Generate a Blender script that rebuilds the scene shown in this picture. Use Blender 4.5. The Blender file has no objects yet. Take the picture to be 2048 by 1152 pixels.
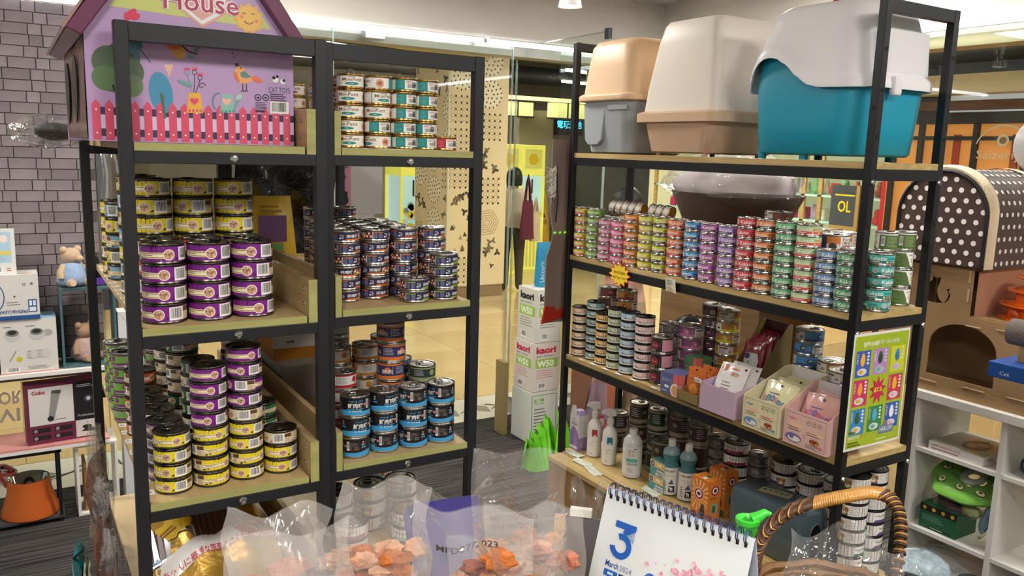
import bpy, bmesh, math, random
from mathutils import Vector, Matrix
from mathutils.geometry import tessellate_polygon
random.seed(7)
R_ = math.radians
SC = bpy.context.scene
COL = SC.collection
# ------------------------------------------------------------------ camera
F_PX, PITCH, ROLL, HEAD, CAM_H = 1643.33, .16611, .02964, .55239, 1.7
_fw0 = Vector((math.sin(HEAD), math.cos(HEAD), 0)); _rt = Vector((math.cos(HEAD), -math.sin(HEAD), 0)); _z = Vector((0, 0, 1))
_fw = math.cos(PITCH)*_fw0 - math.sin(PITCH)*_z
_up = math.sin(PITCH)*_fw0 + math.cos(PITCH)*_z
_R = math.cos(ROLL)*_rt + math.sin(ROLL)*_up
_U = -math.sin(ROLL)*_rt + math.cos(ROLL)*_up
CAM = Vector((0, 0, CAM_H))
cam = bpy.data.cameras.new('camera'); camo = bpy.data.objects.new('camera', cam); COL.objects.link(camo)
cam.sensor_width = 36; cam.lens = F_PX/2048*36; cam.clip_start = .02; cam.clip_end = 100
camo.matrix_world = Matrix((( _R.x, _U.x, -_fw.x, 0), (_R.y, _U.y, -_fw.y, 0), (_R.z, _U.z, -_fw.z, CAM_H), (0, 0, 0, 1)))
SC.camera = camo
# ------------------------------------------------------------------ light and exposure
SC.view_settings.view_transform = 'Standard'; SC.view_settings.look = 'None'
SC.view_settings.gamma = 1; SC.view_settings.use_curve_mapping = False
SC.view_settings.exposure = 0.18
SC.cycles.use_light_tree = False
SC.cycles.max_bounces = 5; SC.cycles.transparent_max_bounces = 24; SC.cycles.glossy_bounces = 3; SC.cycles.diffuse_bounces = 3
SC.cycles.use_adaptive_sampling = True; SC.cycles.adaptive_threshold = .1; SC.cycles.adaptive_min_samples = 8
SC.cycles.transmission_bounces = 4; SC.cycles.caustics_reflective = False; SC.cycles.caustics_refractive = False
SC.cycles.use_denoising = True; SC.cycles.sample_clamp_indirect = 6
W = bpy.data.worlds.new('world'); SC.world = W; W.use_nodes = True
W.node_tree.nodes['Background'].inputs[0].default_value = (1.0, .95, .88, 1)
W.node_tree.nodes['Background'].inputs[1].default_value = .38

def area(name, loc, size, power, col=(1, .96, .9), rot=(0, 0, 0), sizey=None, spread=180):
    l = bpy.data.lights.new(name, 'AREA'); l.energy = power; l.color = col; l.size = size
    if sizey: l.shape = 'RECTANGLE'; l.size_y = sizey
    l.spread = R_(spread)
    o = bpy.data.objects.new(name, l); COL.objects.link(o); o.location = loc; o.rotation_euler = rot
    return o
CEIL = 2.66
# shop ceiling panels (their fixtures are built with the ceiling)
PANELS = [(-.5, -.3), (1.0, -.6), (2.7, -.2), (1.15, 3.2), (-.9, 2.6), (2.95, 2.5)]
for i, (x, y) in enumerate(PANELS):
    area('ceiling_panel_light', (x, y, CEIL-.03), .5, 36, (1, .955, .89))
# mall hall lights beyond the glass
for x, y, p in [(1.2, 6.6, 150), (6.4, 6.2, 150), (5.2, 10.2, 150), (6.2, 1.5, 120)]:
    area('mall_ceiling_light', (x, y, 3.3), 1.5, p, (1, .9, .74))

area('toy_shop_fill', (7.3, 6.4, 2.2), 1.0, 45, (1, .96, .85))  # added lamp without a fixture, there to brighten the toys
def ray(px, py): return (px-1024)/F_PX*_R - (py-576)/F_PX*_U + _fw
def onz(px, py, z): d = ray(px, py); return CAM + d*((z-CAM_H)/d.z)
def onx(px, py, x): d = ray(px, py); return CAM + d*(x/d.x)
def ony(px, py, y): d = ray(px, py); return CAM + d*(y/d.y)
def dep(px, py, D): return CAM + ray(px, py)*D
def stand(px, py, z, r):
    """centre of a round base of radius r whose nearest point is seen at that pixel on height z"""
    p = onz(px, py, z); h = Vector((p.x, p.y, 0)); h.normalize(); return Vector((p.x, p.y, z)) + h*r

# ------------------------------------------------------------------ colour + materials
def lin(c): return c/12.92 if c <= .04045 else ((c+.055)/1.055)**2.4
def hx(s):
    s = s.lstrip('#'); return tuple(lin(int(s[i:i+2], 16)/255) for i in (0, 2, 4))
MATS = {}
def mat(name, col='888888', rough=.5, metal=0, spec=.5, alpha=1, emit=None, es=0, coat=0, noise=0, nscale=8, bump=0, bscale=60, trans=0, sheen=0, stretch=None, ior=1.45):
    if name in MATS: return MATS[name]
    m = bpy.data.materials.new(name); MATS[name] = m; m.use_nodes = True
    nt = m.node_tree; b = nt.nodes['Principled BSDF']; I = b.inputs
    c = hx(col) if isinstance(col, str) else col
    I['Base Color'].default_value = (*c, 1); I['Roughness'].default_value = rough; I['Metallic'].default_value = metal
    I['Specular IOR Level'].default_value = spec; I['Alpha'].default_value = alpha
    I['Coat Weight'].default_value = coat; I['Coat Roughness'].default_value = .08
    I['Transmission Weight'].default_value = trans; I['IOR'].default_value = ior
    I['Sheen Weight'].default_value = sheen
    if emit: I['Emission Color'].default_value = (*hx(emit), 1); I['Emission Strength'].default_value = es
    if noise or bump:
        tc = nt.nodes.new('ShaderNodeTexCoord'); mp = nt.nodes.new('ShaderNodeMapping'); nt.links.new(tc.outputs['Object'], mp.inputs[0])
        if stretch: mp.inputs['Scale'].default_value = stretch
    if noise:
        n = nt.nodes.new('ShaderNodeTexNoise'); n.inputs['Scale'].default_value = nscale; n.inputs['Detail'].default_value = 5
        nt.links.new(mp.outputs[0], n.inputs['Vector'])
        r = nt.nodes.new('ShaderNodeValToRGB')
        r.color_ramp.elements[0].position = .3; r.color_ramp.elements[1].position = .7
        r.color_ramp.elements[0].color = (*[v*(1-noise) for v in c], 1); r.color_ramp.elements[1].color = (*[min(1, v*(1+noise)) for v in c], 1)
        nt.links.new(n.outputs['Fac'], r.inputs[0]); nt.links.new(r.outputs[0], I['Base Color'])
    if bump:
        n2 = nt.nodes.new('ShaderNodeTexNoise'); n2.inputs['Scale'].default_value = bscale; n2.inputs['Detail'].default_value = 4
        nt.links.new(mp.outputs[0], n2.inputs['Vector'])
        bp = nt.nodes.new('ShaderNodeBump'); bp.inputs['Strength'].default_value = bump; bp.inputs['Distance'].default_value = .01
        nt.links.new(n2.outputs['Fac'], bp.inputs['Height']); nt.links.new(bp.outputs[0], I['Normal'])
    return m
def film(name, tint=(1, 1, 1), vis=.18, rough=.12, bump=.5, bscale=25, haze=.0, hazecol=(1, 1, 1), fk=.6):
    """thin clear plastic: transparent with a glossy coat, slightly hazy"""
    if name in MATS: return MATS[name]
    m = bpy.data.materials.new(name); MATS[name] = m; m.use_nodes = True; nt = m.node_tree; N = nt.nodes
    N.remove(N['Principled BSDF']); out = N['Material Output']
    tr = N.new('ShaderNodeBsdfTransparent'); tr.inputs[0].default_value = (*tint, 1)
    gl = N.new('ShaderNodeBsdfGlossy'); gl.inputs['Roughness'].default_value = rough
    df = N.new('ShaderNodeBsdfDiffuse'); df.inputs[0].default_value = (*hazecol, 1)
    tc = N.new('ShaderNodeTexCoord'); n2 = N.new('ShaderNodeTexNoise'); n2.inputs['Scale'].default_value = bscale; n2.inputs['Detail'].default_value = 3
    n2.inputs['Distortion'].default_value = 1.2
    nt.links.new(tc.outputs['Object'], n2.inputs['Vector'])
    bp = N.new('ShaderNodeBump'); bp.inputs['Strength'].default_value = bump; bp.inputs['Distance'].default_value = .02
    nt.links.new(n2.outputs['Fac'], bp.inputs['Height']); nt.links.new(bp.outputs[0], gl.inputs['Normal'])
    lw = N.new('ShaderNodeLayerWeight'); lw.inputs['Blend'].default_value = .35
    if bump: nt.links.new(bp.outputs[0], lw.inputs['Normal'])
    ma = N.new('ShaderNodeMath'); ma.operation = 'MULTIPLY_ADD'; ma.inputs[1].default_value = fk; ma.inputs[2].default_value = vis
    ma.use_clamp = True
    nt.links.new(lw.outputs['Fresnel'], ma.inputs[0])
    m1 = N.new('ShaderNodeMixShader'); m1.inputs[0].default_value = haze
    nt.links.new(tr.outputs[0], m1.inputs[1]); nt.links.new(df.outputs[0], m1.inputs[2])
    m2 = N.new('ShaderNodeMixShader'); nt.links.new(ma.outputs[0], m2.inputs[0])
    nt.links.new(m1.outputs[0], m2.inputs[1]); nt.links.new(gl.outputs[0], m2.inputs[2])
    nt.links.new(m2.outputs[0], out.inputs['Surface'])
    return m
def wood(name, c0='888888', c1='999999', rough=.45, scale=3, stretch=(1, 1, 12), band=6):
    if name in MATS: return MATS[name]
    m = mat(name, c0, rough); nt = m.node_tree; b = nt.nodes['Principled BSDF']
    tc = nt.nodes.new('ShaderNodeTexCoord'); mp = nt.nodes.new('ShaderNodeMapping'); mp.inputs['Scale'].default_value = stretch
    nt.links.new(tc.outputs['Object'], mp.inputs[0])
    n = nt.nodes.new('ShaderNodeTexNoise'); n.inputs['Scale'].default_value = scale; n.inputs['Detail'].default_value = 6; n.inputs['Distortion'].default_value = .6
    nt.links.new(mp.outputs[0], n.inputs['Vector'])
    r = nt.nodes.new('ShaderNodeValToRGB'); e = r.color_ramp.elements
    e[0].position = .32; e[1].position = .68; e[0].color = (*hx(c0), 1); e[1].color = (*hx(c1), 1)
    nt.links.new(n.outputs['Fac'], r.inputs[0]); nt.links.new(r.outputs[0], b.inputs['Base Color'])
    return m
def printmat(name='print', rough=.4, coat=0, spec=.5):
    if name in MATS: return MATS[name]
    m = mat(name, 'ffffff', rough, coat=coat, spec=spec); nt = m.node_tree
    a = nt.nodes.new('ShaderNodeAttribute'); a.attribute_name = 'Col'
    nt.links.new(a.outputs['Color'], nt.nodes['Principled BSDF'].inputs['Base Color'])
    return m

# ------------------------------------------------------------------ mesh building
def tag(o, label=None, cat=None, group=None, kind=None):
    if label: o['label'] = label
    if cat: o['category'] = cat
    if group: o['group'] = group
    if kind: o['kind'] = kind
    return o
def link(o, parent=None):
    COL.objects.link(o)
    if parent is not None: o.parent = parent
    return o
def empty(name, loc=(0, 0, 0), rz=0, label=None, cat=None, group=None, rot=None):
    o = bpy.data.objects.new(name, None); COL.objects.link(o); o.location = loc; o.rotation_euler = rot or (0, 0, rz); o.empty_display_size = .05
    return tag(o, label, cat, group)
class MB:
    def __init__(s): s.v = []; s.f = []; s.m = []
    def add(s, vs, fs, mi=0):
        o = len(s.v); s.v += [tuple(v) for v in vs]; s.f += [tuple(i+o for i in f) for f in fs]; s.m += [mi]*len(fs); return s
    def box(s, x0, y0, z0, x1, y1, z1, mi=0):
        return s.add([(x0, y0, z0), (x1, y0, z0), (x1, y1, z0), (x0, y1, z0), (x0, y0, z1), (x1, y0, z1), (x1, y1, z1), (x0, y1, z1)],
                     [(0, 3, 2, 1), (4, 5, 6, 7), (0, 1, 5, 4), (1, 2, 6, 5), (2, 3, 7, 6), (3, 0, 4, 7)], mi)
    def cyl(s, p0, p1, r0, r1=None, n=16, mi=0, caps=True):
        r1 = r0 if r1 is None else r1
        p0, p1 = Vector(p0), Vector(p1); d = (p1-p0).normalized(); a = d.orthogonal().normalized(); b = d.cross(a)
        vs = [p0+(a*math.cos(t)+b*math.sin(t))*r0 for t in (2*math.pi*i/n for i in range(n))] + [p1+(a*math.cos(t)+b*math.sin(t))*r1 for t in (2*math.pi*i/n for i in range(n))]
        fs = [(i, (i+1) % n, n+(i+1) % n, n+i) for i in range(n)]
        if caps: fs += [tuple(range(n-1, -1, -1)), tuple(range(n, 2*n))]
        return s.add(vs, fs, mi)
    def lathe(s, prof, n=24, c=(0, 0, 0), mi=0, sx=1, sy=1, cap0=True, cap1=True):
        vs = []; fs = []
        for r, z in prof: vs += [(c[0]+r*sx*math.cos(2*math.pi*i/n), c[1]+r*sy*math.sin(2*math.pi*i/n), c[2]+z) for i in range(n)]
        for k in range(len(prof)-1): fs += [(k*n+i, k*n+(i+1) % n, (k+1)*n+(i+1) % n, (k+1)*n+i) for i in range(n)]
        if cap0: fs.append(tuple(range(n-1, -1, -1)))
        if cap1: fs.append(tuple(range((len(prof)-1)*n, len(prof)*n)))
        return s.add(vs, fs, mi)
    def tube(s, path, r, n=8, mi=0, closed=False, caps=True):
        P = [Vector(p) for p in path]; N = len(P); rs = r if isinstance(r, (list, tuple)) else [r]*N
        vs = []; up = None
        for i in range(N):
            a = P[(i-1) % N] if (i > 0 or closed) else P[i]; b = P[(i+1) % N] if (i < N-1 or closed) else P[i]
            d = (b-a).normalized() if (b-a).length > 1e-9 else Vector((0, 0, 1))
            if up is None: up = d.orthogonal().normalized()
            up = (up-d*up.dot(d)); up = up.normalized() if up.length > 1e-6 else d.orthogonal().normalized()
            q = d.cross(up)
            vs += [P[i]+(up*math.cos(2*math.pi*k/n)+q*math.sin(2*math.pi*k/n))*rs[i] for k in range(n)]
        M = N if closed else N-1
        fs = [(i*n+k, i*n+(k+1) % n, ((i+1) % N)*n+(k+1) % n, ((i+1) % N)*n+k) for i in range(M) for k in range(n)]
        if caps and not closed: fs += [tuple(range(n-1, -1, -1)), tuple(range((N-1)*n, N*n))]
        return s.add(vs, fs, mi)
    def prism(s, poly, h0, h1, xf=None, mi=0):
        """poly in local XZ, extruded along Y from h0 to h1"""
        n = len(poly); vs = [Vector((x, h0, z)) for x, z in poly]+[Vector((x, h1, z)) for x, z in poly]
        if xf: vs = [xf @ v for v in vs]
        fs = [(i, (i+1) % n, n+(i+1) % n, n+i) for i in range(n)]
        tri = tessellate_polygon([[Vector((x, z, 0)) for x, z in poly]])
        fs += [tuple(t) for t in tri] + [tuple(n+i for i in reversed(t)) for t in tri]
        return s.add(vs, fs, mi)
    def loft(s, secs, mi=0, cap0=True, cap1=True, closed=True):
        n = len(secs[0]); vs = [p for q in secs for p in q]; fs = []
        for k in range(len(secs)-1):
            for i in range(n if closed else n-1): fs.append((k*n+i, k*n+(i+1) % n, (k+1)*n+(i+1) % n, (k+1)*n+i))
        if cap0: fs.append(tuple(range(n-1, -1, -1)))
        if cap1: fs.append(tuple(range((len(secs)-1)*n, len(secs)*n)))
        return s.add(vs, fs, mi)
    def grid(s, fn, nu, nv, mi=0, closeu=False):
        vs = [fn(i/(nu if closeu else nu-1), j/(nv-1)) for j in range(nv) for i in range(nu)]
        fs = [(j*nu+i, j*nu+(i+1) % nu, (j+1)*nu+(i+1) % nu, (j+1)*nu+i) for j in range(nv-1) for i in range(nu if closeu else nu-1)]
        return s.add(vs, fs, mi)
    def mesh(s, name, mats, smooth=None, bevel=0, segs=2, solid=0, weld=False, subd=0):
        me = bpy.data.meshes.new(name); me.from_pydata(s.v, [], s.f)
        for m in (mats if isinstance(mats, (list, tuple)) else [mats]): me.materials.append(m)
        me.polygons.foreach_set('material_index', s.m)
        bm = bmesh.new(); bm.from_mesh(me)
        if weld: bmesh.ops.remove_doubles(bm, verts=bm.verts, dist=1e-5)
        bmesh.ops.recalc_face_normals(bm, faces=bm.faces)
        if bevel: bmesh.ops.bevel(bm, geom=[e for e in bm.edges if len(e.link_faces) == 2 and e.calc_face_angle(0) > .6], offset=bevel, segments=segs, affect='EDGES', clamp_overlap=True, profile=.5)
        if solid: bmesh.ops.solidify(bm, geom=bm.faces[:], thickness=solid)
        if subd: bmesh.ops.subdivide_edges(bm, edges=bm.edges[:], cuts=subd, use_grid_fill=True)
        if smooth is not None:
            for f in bm.faces: f.smooth = True
            for e in bm.edges: e.smooth = not (len(e.link_faces) == 2 and e.calc_face_angle(0) > smooth)
        bm.to_mesh(me); bm.free(); me.update(); return me
    def build(s, name, mats, parent=None, loc=(0, 0, 0), rot=(0, 0, 0), **k):
        o = bpy.data.objects.new(name, s.mesh(name, mats, **k)); link(o, parent); o.location = loc; o.rotation_euler = rot; return o
def rr(w, d, r, z, n=5, cx=0, cy=0, dense=0):
    """rounded rectangle section at height z"""
    r = min(r, w/2-1e-4, d/2-1e-4); out = []
    for qx, qy, a0 in ((1, 1, 0), (-1, 1, 90), (-1, -1, 180), (1, -1, 270)):
        for i in range(n+1):
            a = R_(a0+90*i/n); out.append((cx+qx*(w/2-r)+r*math.cos(a), cy+qy*(d/2-r)+r*math.sin(a), z))
    if not dense: return out
    q = []
    for i, p in enumerate(out):
        q.append(p)
        if i % (n+1) == n:
            t = out[(i+1) % len(out)]; q += [tuple(p[k]+(t[k]-p[k])*j/(dense+1) for k in range(3)) for j in range(1, dense+1)]
    return q
def boxo(name, x0, y0, z0, x1, y1, z1, m, parent=None, bevel=.0, **k):
    c = ((x0+x1)/2, (y0+y1)/2, z0)
    return MB().box(x0-c[0], y0-c[1], 0, x1-c[0], y1-c[1], z1-z0).build(name, m, parent, c, bevel=bevel, **k)
def obj(name, me, parent=None, loc=(0, 0, 0), rot=(0, 0, 0)):
    o = bpy.data.objects.new(name, me); link(o, parent); o.location = loc; o.rotation_euler = rot; return o
def struct(o): o['kind'] = 'structure'; return o

# ------------------------------------------------------------------ flat print (lettering, labels, pictures)
_TX = {}
TS = bpy.data.scenes.new('lettering')     # a side scene in which words are turned into outlines
def text_tris(s, bold):
    k = (s, bold)
    if k in _TX: return _TX[k]
    cu = bpy.data.curves.new('t', 'FONT'); cu.body = s; cu.size = 1; cu.offset = bold; cu.resolution_u = 2; cu.fill_mode = 'FRONT'
    o = bpy.data.objects.new('t', cu); TS.collection.objects.link(o)
    vl = TS.view_layers[0]; vl.update(); dg = vl.depsgraph; me = o.evaluated_get(dg).to_mesh()
    me.calc_loop_triangles()
    vs = [(v.co.x, v.co.y) for v in me.vertices]; ts = [tuple(t.vertices) for t in me.loop_triangles]
    o.evaluated_get(dg).to_mesh_clear(); bpy.data.objects.remove(o); bpy.data.curves.remove(cu)
    if vs:
        x0 = min(v[0] for v in vs); x1 = max(v[0] for v in vs); y0 = min(v[1] for v in vs); y1 = max(v[1] for v in vs)
        vs = [(x-x0, y-y0) for x, y in vs]; r = (vs, ts, x1-x0, y1-y0)
    else: r = ([], [], 1, 1)
    _TX[k] = r; return r
class Print:
    def __init__(s): s.p = []; s.sh = []; s.k = 0
    def tri(s, pts, col, l): s.p.append((pts, hx(col) if isinstance(col, str) else col, l+s.k*1e-5))
    def _sub(s):
        """shapes of one layer that overlap are stacked a hair apart, in drawing order"""
        done = {}; out = []; i = 0; P = s.p
        while i < len(P):
            j = i
            while j < len(P) and P[j][1:] == P[i][1:] and j-i < 4000: j += 1
            xs = [x for q in P[i:j] for x, y in q[0]]; ys = [y for q in P[i:j] for x, y in q[0]]
            b = (min(xs), min(ys), max(xs), max(ys)); l = math.floor(P[i][2]); n = 0
            for (c, m) in done.setdefault(l, []):
                if c[0] < b[2]-1e-7 and b[0] < c[2]-1e-7 and c[1] < b[3]-1e-7 and b[1] < c[3]-1e-7: n = max(n, m+1)
            done[l].append((b, n)); out += [l+min(n, 9)*.1]*(j-i); i = j
        return out
    def rect(s, x0, y0, x1, y1, col, l=0): s.k += 1; s.tri([(x0, y0), (x1, y0), (x1, y1), (x0, y1)], col, l); return s
    def poly(s, pts, col, l=1):
        s.k += 1
        for t in tessellate_polygon([[Vector((x, y, 0)) for x, y in pts]]): s.tri([pts[i] for i in t], col, l)
        return s
    def circ(s, cx, cy, r, col, l=1, ry=None, n=20, rot=0):
        s.k += 1
        ry = ry or r; c, q = math.cos(rot), math.sin(rot); P = []
        for i in range(n):
            a = 2*math.pi*i/n; x, y = r*math.cos(a), ry*math.sin(a); P.append((cx+c*x-q*y, cy+q*x+c*y))
        s.tri(P, col, l); return s
    def ring(s, cx, cy, r, w, col, l=1, n=24, a0=0, a1=360):
        s.k += 1
        for i in range(n):
            a, b = R_(a0+(a1-a0)*i/n), R_(a0+(a1-a0)*(i+1)/n)
            s.tri([(cx+math.cos(t)*q, cy+math.sin(t)*q) for t, q in ((a, r-w), (a, r), (b, r), (b, r-w))], col, l)
        return s
    def line(s, pts, w, col, l=1):
        for (x0, y0), (x1, y1) in zip(pts, pts[1:]):
            d = math.hypot(x1-x0, y1-y0) or 1; nx, ny = -(y1-y0)/d*w/2, (x1-x0)/d*w/2
            s.k += 1; s.tri([(x0+nx, y0+ny), (x0-nx, y0-ny), (x1-nx, y1-ny), (x1+nx, y1+ny)], col, l)
        return s
    def burst(s, cx, cy, r, r2, n, col, l=1, ry=1):
        s.poly([(cx+math.sin(math.pi*i/n)*(r if i % 2 == 0 else r2), cy+math.cos(math.pi*i/n)*(r if i % 2 == 0 else r2)*ry) for i in range(2*n)], col, l); return s
    def text(s, t, x, y, h, col, l=2, al='L', bold=.0, w=None, rot=0, mirror=False):
        s.k += 1
        vs, ts, tw, tht = text_tris(t, bold); k = h/tht; kx = w/tw if w else k
        ox = 0 if al == 'L' else (-tw*kx/2 if al == 'C' else -tw*kx); c, q = math.cos(rot), math.sin(rot)
        if mirror: f = lambda a, b: (x-(ox+a*kx), y+b*k)
        else: f = lambda a, b: (x+c*(ox+a*kx)-q*b*k, y+q*(ox+a*kx)+c*b*k)
        P = [f(*v) for v in vs]
        for tr in ts: s.tri([P[i] for i in tr], col, l)
        return s
    def bars(s, x0, y0, x1, y1, l=2, bg='f2f0ec', fg='22201f', seed=1, m=.1):
        rnd = random.Random(seed); s.rect(x0, y0, x1, y1, bg, l); w = x1-x0; x = x0+w*m
        while x < x1-w*m:
            b = w*rnd.choice((.02, .03, .05)); s.rect(x, y0+(y1-y0)*.16, min(x+b, x1-w*m), y1-(y1-y0)*.08, fg, l+1); x += b+w*rnd.choice((.025, .04))
        return s
    def para(s, x0, y0, x1, y1, rows, col, l=2, seed=3, fill=.5):
        rnd = random.Random(seed); h = (y1-y0)/rows
        for i in range(rows): s.rect(x0, y1-(i+.5+fill/2)*h, x0+(x1-x0)*rnd.uniform(.6, 1), y1-(i+.5-fill/2)*h, col, l)
        return s
    def food(s, cx, cy, r, l=2, cols=('c79a78', 'a8765a', 'dcb894', '8f6048'), seed=2, n=10, ry=None):
        rnd = random.Random(seed); ry = ry or r; s.circ(cx, cy, r, cols[0], l, ry=ry)
        for i in range(n):
            a, q = rnd.uniform(0, 6.28), rnd.uniform(0, .68); s.circ(cx+r*q*math.cos(a), cy+ry*q*math.sin(a), r*rnd.uniform(.14, .3), rnd.choice(cols[1:]), l+1, n=7)
        return s
    def heart(s, cx, cy, r, col, l=2):
        P = []
        for i in range(24):
            t = 2*math.pi*i/24; P.append((cx+r*math.sin(t)**3, cy+r*(13*math.cos(t)-5*math.cos(2*t)-2*math.cos(3*t)-math.cos(4*t))/16))
        return s.poly(P, col, l)
    def _emit(s, name, fn, m, eps, step=None):
        vs = []; fs = []; cs = []
        for (pts, col, _), l in zip(s.p, s._sub()):
            pieces = [pts]
            if step:
                pieces = []; a = min(p[0] for p in pts); b = max(p[0] for p in pts)
                for k in range(math.floor(a/step), math.ceil(b/step)):
                    q = pts
                    for sg, lim in ((1, k*step), (-1, -(k+1)*step)):
                        o = []
                        for i in range(len(q)):
                            p0, p1 = q[i-1], q[i]; d0, d1 = sg*p0[0]-lim, sg*p1[0]-lim
                            if (d0 < 0) != (d1 < 0): t = d0/(d0-d1); o.append((p0[0]+t*(p1[0]-p0[0]), p0[1]+t*(p1[1]-p0[1])))
                            if d1 >= 0: o.append(p1)
                        q = o
                        if len(q) < 3: break
                    if len(q) >= 3: pieces.append(q)
            for q in pieces:
                ar = sum(q[i-1][0]*q[i][1]-q[i][0]*q[i-1][1] for i in range(len(q)))
                if abs(ar) < 1e-12: continue
                if ar < 0: q = q[::-1]
                fs.append(tuple(range(len(vs), len(vs)+len(q)))); vs += [fn(x, y, eps*(l+1)) for x, y in q]; cs += [col]*len(q)
        me = bpy.data.meshes.new(name); me.from_pydata(vs, [], fs)
        ca = me.color_attributes.new('Col', 'FLOAT_COLOR', 'CORNER')
        ca.data.foreach_set('color', [x for c in cs for x in (*c, 1)])
        me.materials.append(m); me.update(); return me
    def flat(s, name='print', m=None, eps=.0003):
        """local x right, z up, facing -y"""
        return s._emit(name, lambda x, y, e: (x, -e, y), m or printmat(), eps)
    def cyl(s, name, R, m=None, eps=.0002, step=None):
        """wrapped round z; x = arc length, x=0 faces -y, increasing to the right seen from outside"""
        def fn(x, y, e): a = x/R; return ((R+e)*math.sin(a), -(R+e)*math.cos(a), y)
        return s._emit(name, fn, m or printmat(), eps, step or R*.2)
    def fit(s, name, fn, m=None, eps=.0003, step=None): return s._emit(name, fn, m or printmat(), eps, step)
def panel(pr, name, parent, loc, rz=0, m=None, tilt=0, eps=.0003):
    """place a flat print: rz 0 faces -y; tilt leans the top back"""
    return obj(name, pr.flat(name, m, eps), parent, loc, (-tilt, 0, rz))
# ================================================================== THE SETTING
GY, GX = 4.28, 3.75            # inner face of the shop front (along x) and of the side glazing (along y)
BZ = 2.33                      # underside of the bulkhead over the glass
def carpet():
    m = mat('carpet', '3b3b3f', .95, spec=.1); nt = m.node_tree; b = nt.nodes['Principled BSDF']
    tc = nt.nodes.new('ShaderNodeTexCoord'); mp = nt.nodes.new('ShaderNodeMapping'); mp.inputs['Scale'].default_value = (1.2, 48, 1)
    nt.links.new(tc.outputs['Object'], mp.inputs[0])
    n = nt.nodes.new('ShaderNodeTexNoise'); n.inputs['Scale'].default_value = 1.6; n.inputs['Detail'].default_value = 3
    nt.links.new(mp.outputs[0], n.inputs['Vector'])
    r = nt.nodes.new('ShaderNodeValToRGB'); e = r.color_ramp.elements; e[0].position = .35; e[1].position = .65
    e[0].color = (*hx('252529'), 1); e[1].color = (*hx('5a5552'), 1)
    nt.links.new(n.outputs['Fac'], r.inputs[0])
    w = nt.nodes.new('ShaderNodeTexWave'); w.wave_type = 'BANDS'; w.bands_direction = 'Y'; w.inputs['Scale'].default_value = 26; w.inputs['Distortion'].default_value = .4
    nt.links.new(tc.outputs['Object'], w.inputs['Vector'])
    mx = nt.nodes.new('ShaderNodeMixRGB'); mx.blend_type = 'MULTIPLY'; mx.inputs[0].default_value = .35
    nt.links.new(r.outputs[0], mx.inputs[1]); nt.links.new(w.outputs['Color'], mx.inputs[2]); nt.links.new(mx.outputs[0], b.inputs['Base Color'])
    bp = nt.nodes.new('ShaderNodeBump'); bp.inputs['Strength'].default_value = .5; bp.inputs['Distance'].default_value = .004
    nt.links.new(w.outputs['Fac'], bp.inputs['Height']); nt.links.new(bp.outputs[0], b.inputs['Normal'])
    return m
struct(boxo('floor', -2.2, -2.4, -.06, GX+.06, GY+.1, 0, carpet()))
M_wall = mat('wall_paint', 'd9d5cd', .7, noise=.03, nscale=3)
M_white = mat('white_laminate', 'e6e4df', .35, noise=.02, nscale=4)
M_beige = mat('beige_trim', 'c9bb98', .5, noise=.04)
struct(boxo('ceiling', -2.2, -2.4, CEIL, GX+.1, GY+.1, CEIL+.05, mat('ceiling_paint', 'd8d4cc', .8, noise=.02)))
struct(boxo('wall_front', -2.2, GY-.02, BZ, GX+.02, GY+.1, CEIL, M_wall))
struct(boxo('wall_right', GX-.02, -2.4, BZ, GX+.1, GY-.02, CEIL, M_wall))
struct(boxo('trim_1', -2.2, GY+.1, BZ-.07, GX+.02, GY+.22, BZ, mat('grey_trim', 'aaa498', .5, noise=.04)))
struct(boxo('trim_2', GX+.1, -2.4, BZ-.09, GX+.24, GY+.22, BZ, M_beige))
# ceiling fixtures
M_lamp = mat('lamp_diffuser', 'ffffff', .5, emit='fff3dd', es=4.0)
M_lampw = mat('lamp_white', 'e8e8e8', .4, noise=.02)
for x, y in PANELS:
    e = empty('ceiling_panel', (x, y, CEIL), label='square white ceiling light panel in the shop', cat='ceiling light', group='ceiling light panels')
    MB().box(-.25, -.25, -.02, .25, .25, 0).build('frame', M_lampw, e, bevel=.004); MB().box(-.21, -.21, -.024, .21, .21, -.02).build('diffuser', M_lamp, e)
p = ony(1140, 14, 3.0)
e = empty('spotlight', (p.x, p.y, p.z), label='white cone spotlight hanging from the ceiling', cat='spotlight')
MB().lathe([(.052, 0), (.05, .004), (.028, .12), (.02, .14), (.018, .16)], 24, cap0=False).build('shade', M_lampw, e, smooth=.6)
MB().cyl((0, 0, .15), (0, 0, CEIL-p.z), .006, n=8).build('stem', M_lampw, e)
MB().cyl((0, 0, .005), (0, 0, .012), .04, n=20).build('bulb', M_lamp, e)
# LED tubes under the bulkhead
M_led = mat('led_tube', 'ffffff', .4, emit='f4f6ff', es=11)
M_al = mat('aluminium', 'b9babd', .3, metal=1, noise=.04)
def led(name, p0, p1, label):
    p0, p1 = Vector(p0), Vector(p1); e = empty(name, p0, label=label, cat='light')
    MB().cyl((0, 0, 0), p1-p0, .0125, n=12).build('tube', M_led, e)
    d = (p1-p0).normalized(); s = Vector((-d.y, d.x, 0))*.012
    a = MB(); a.add([s*q+Vector((0, 0, zz))+d*t for t in (0, (p1-p0).length) for q, zz in ((-1.6, .011), (1.6, .011), (1.6, .02), (-1.6, .02))], [(0, 1, 2, 3), (4, 7, 6, 5), (0, 4, 5, 1), (1, 5, 6, 2), (2, 6, 7, 3), (3, 7, 4, 0)]); a.build('housing', M_lampw, e)
LZ = BZ-.022
led('led_tube', (.02, GY-.06, LZ), (2.36, GY-.06, LZ), 'long white LED tube under the bulkhead behind the left racks')
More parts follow.
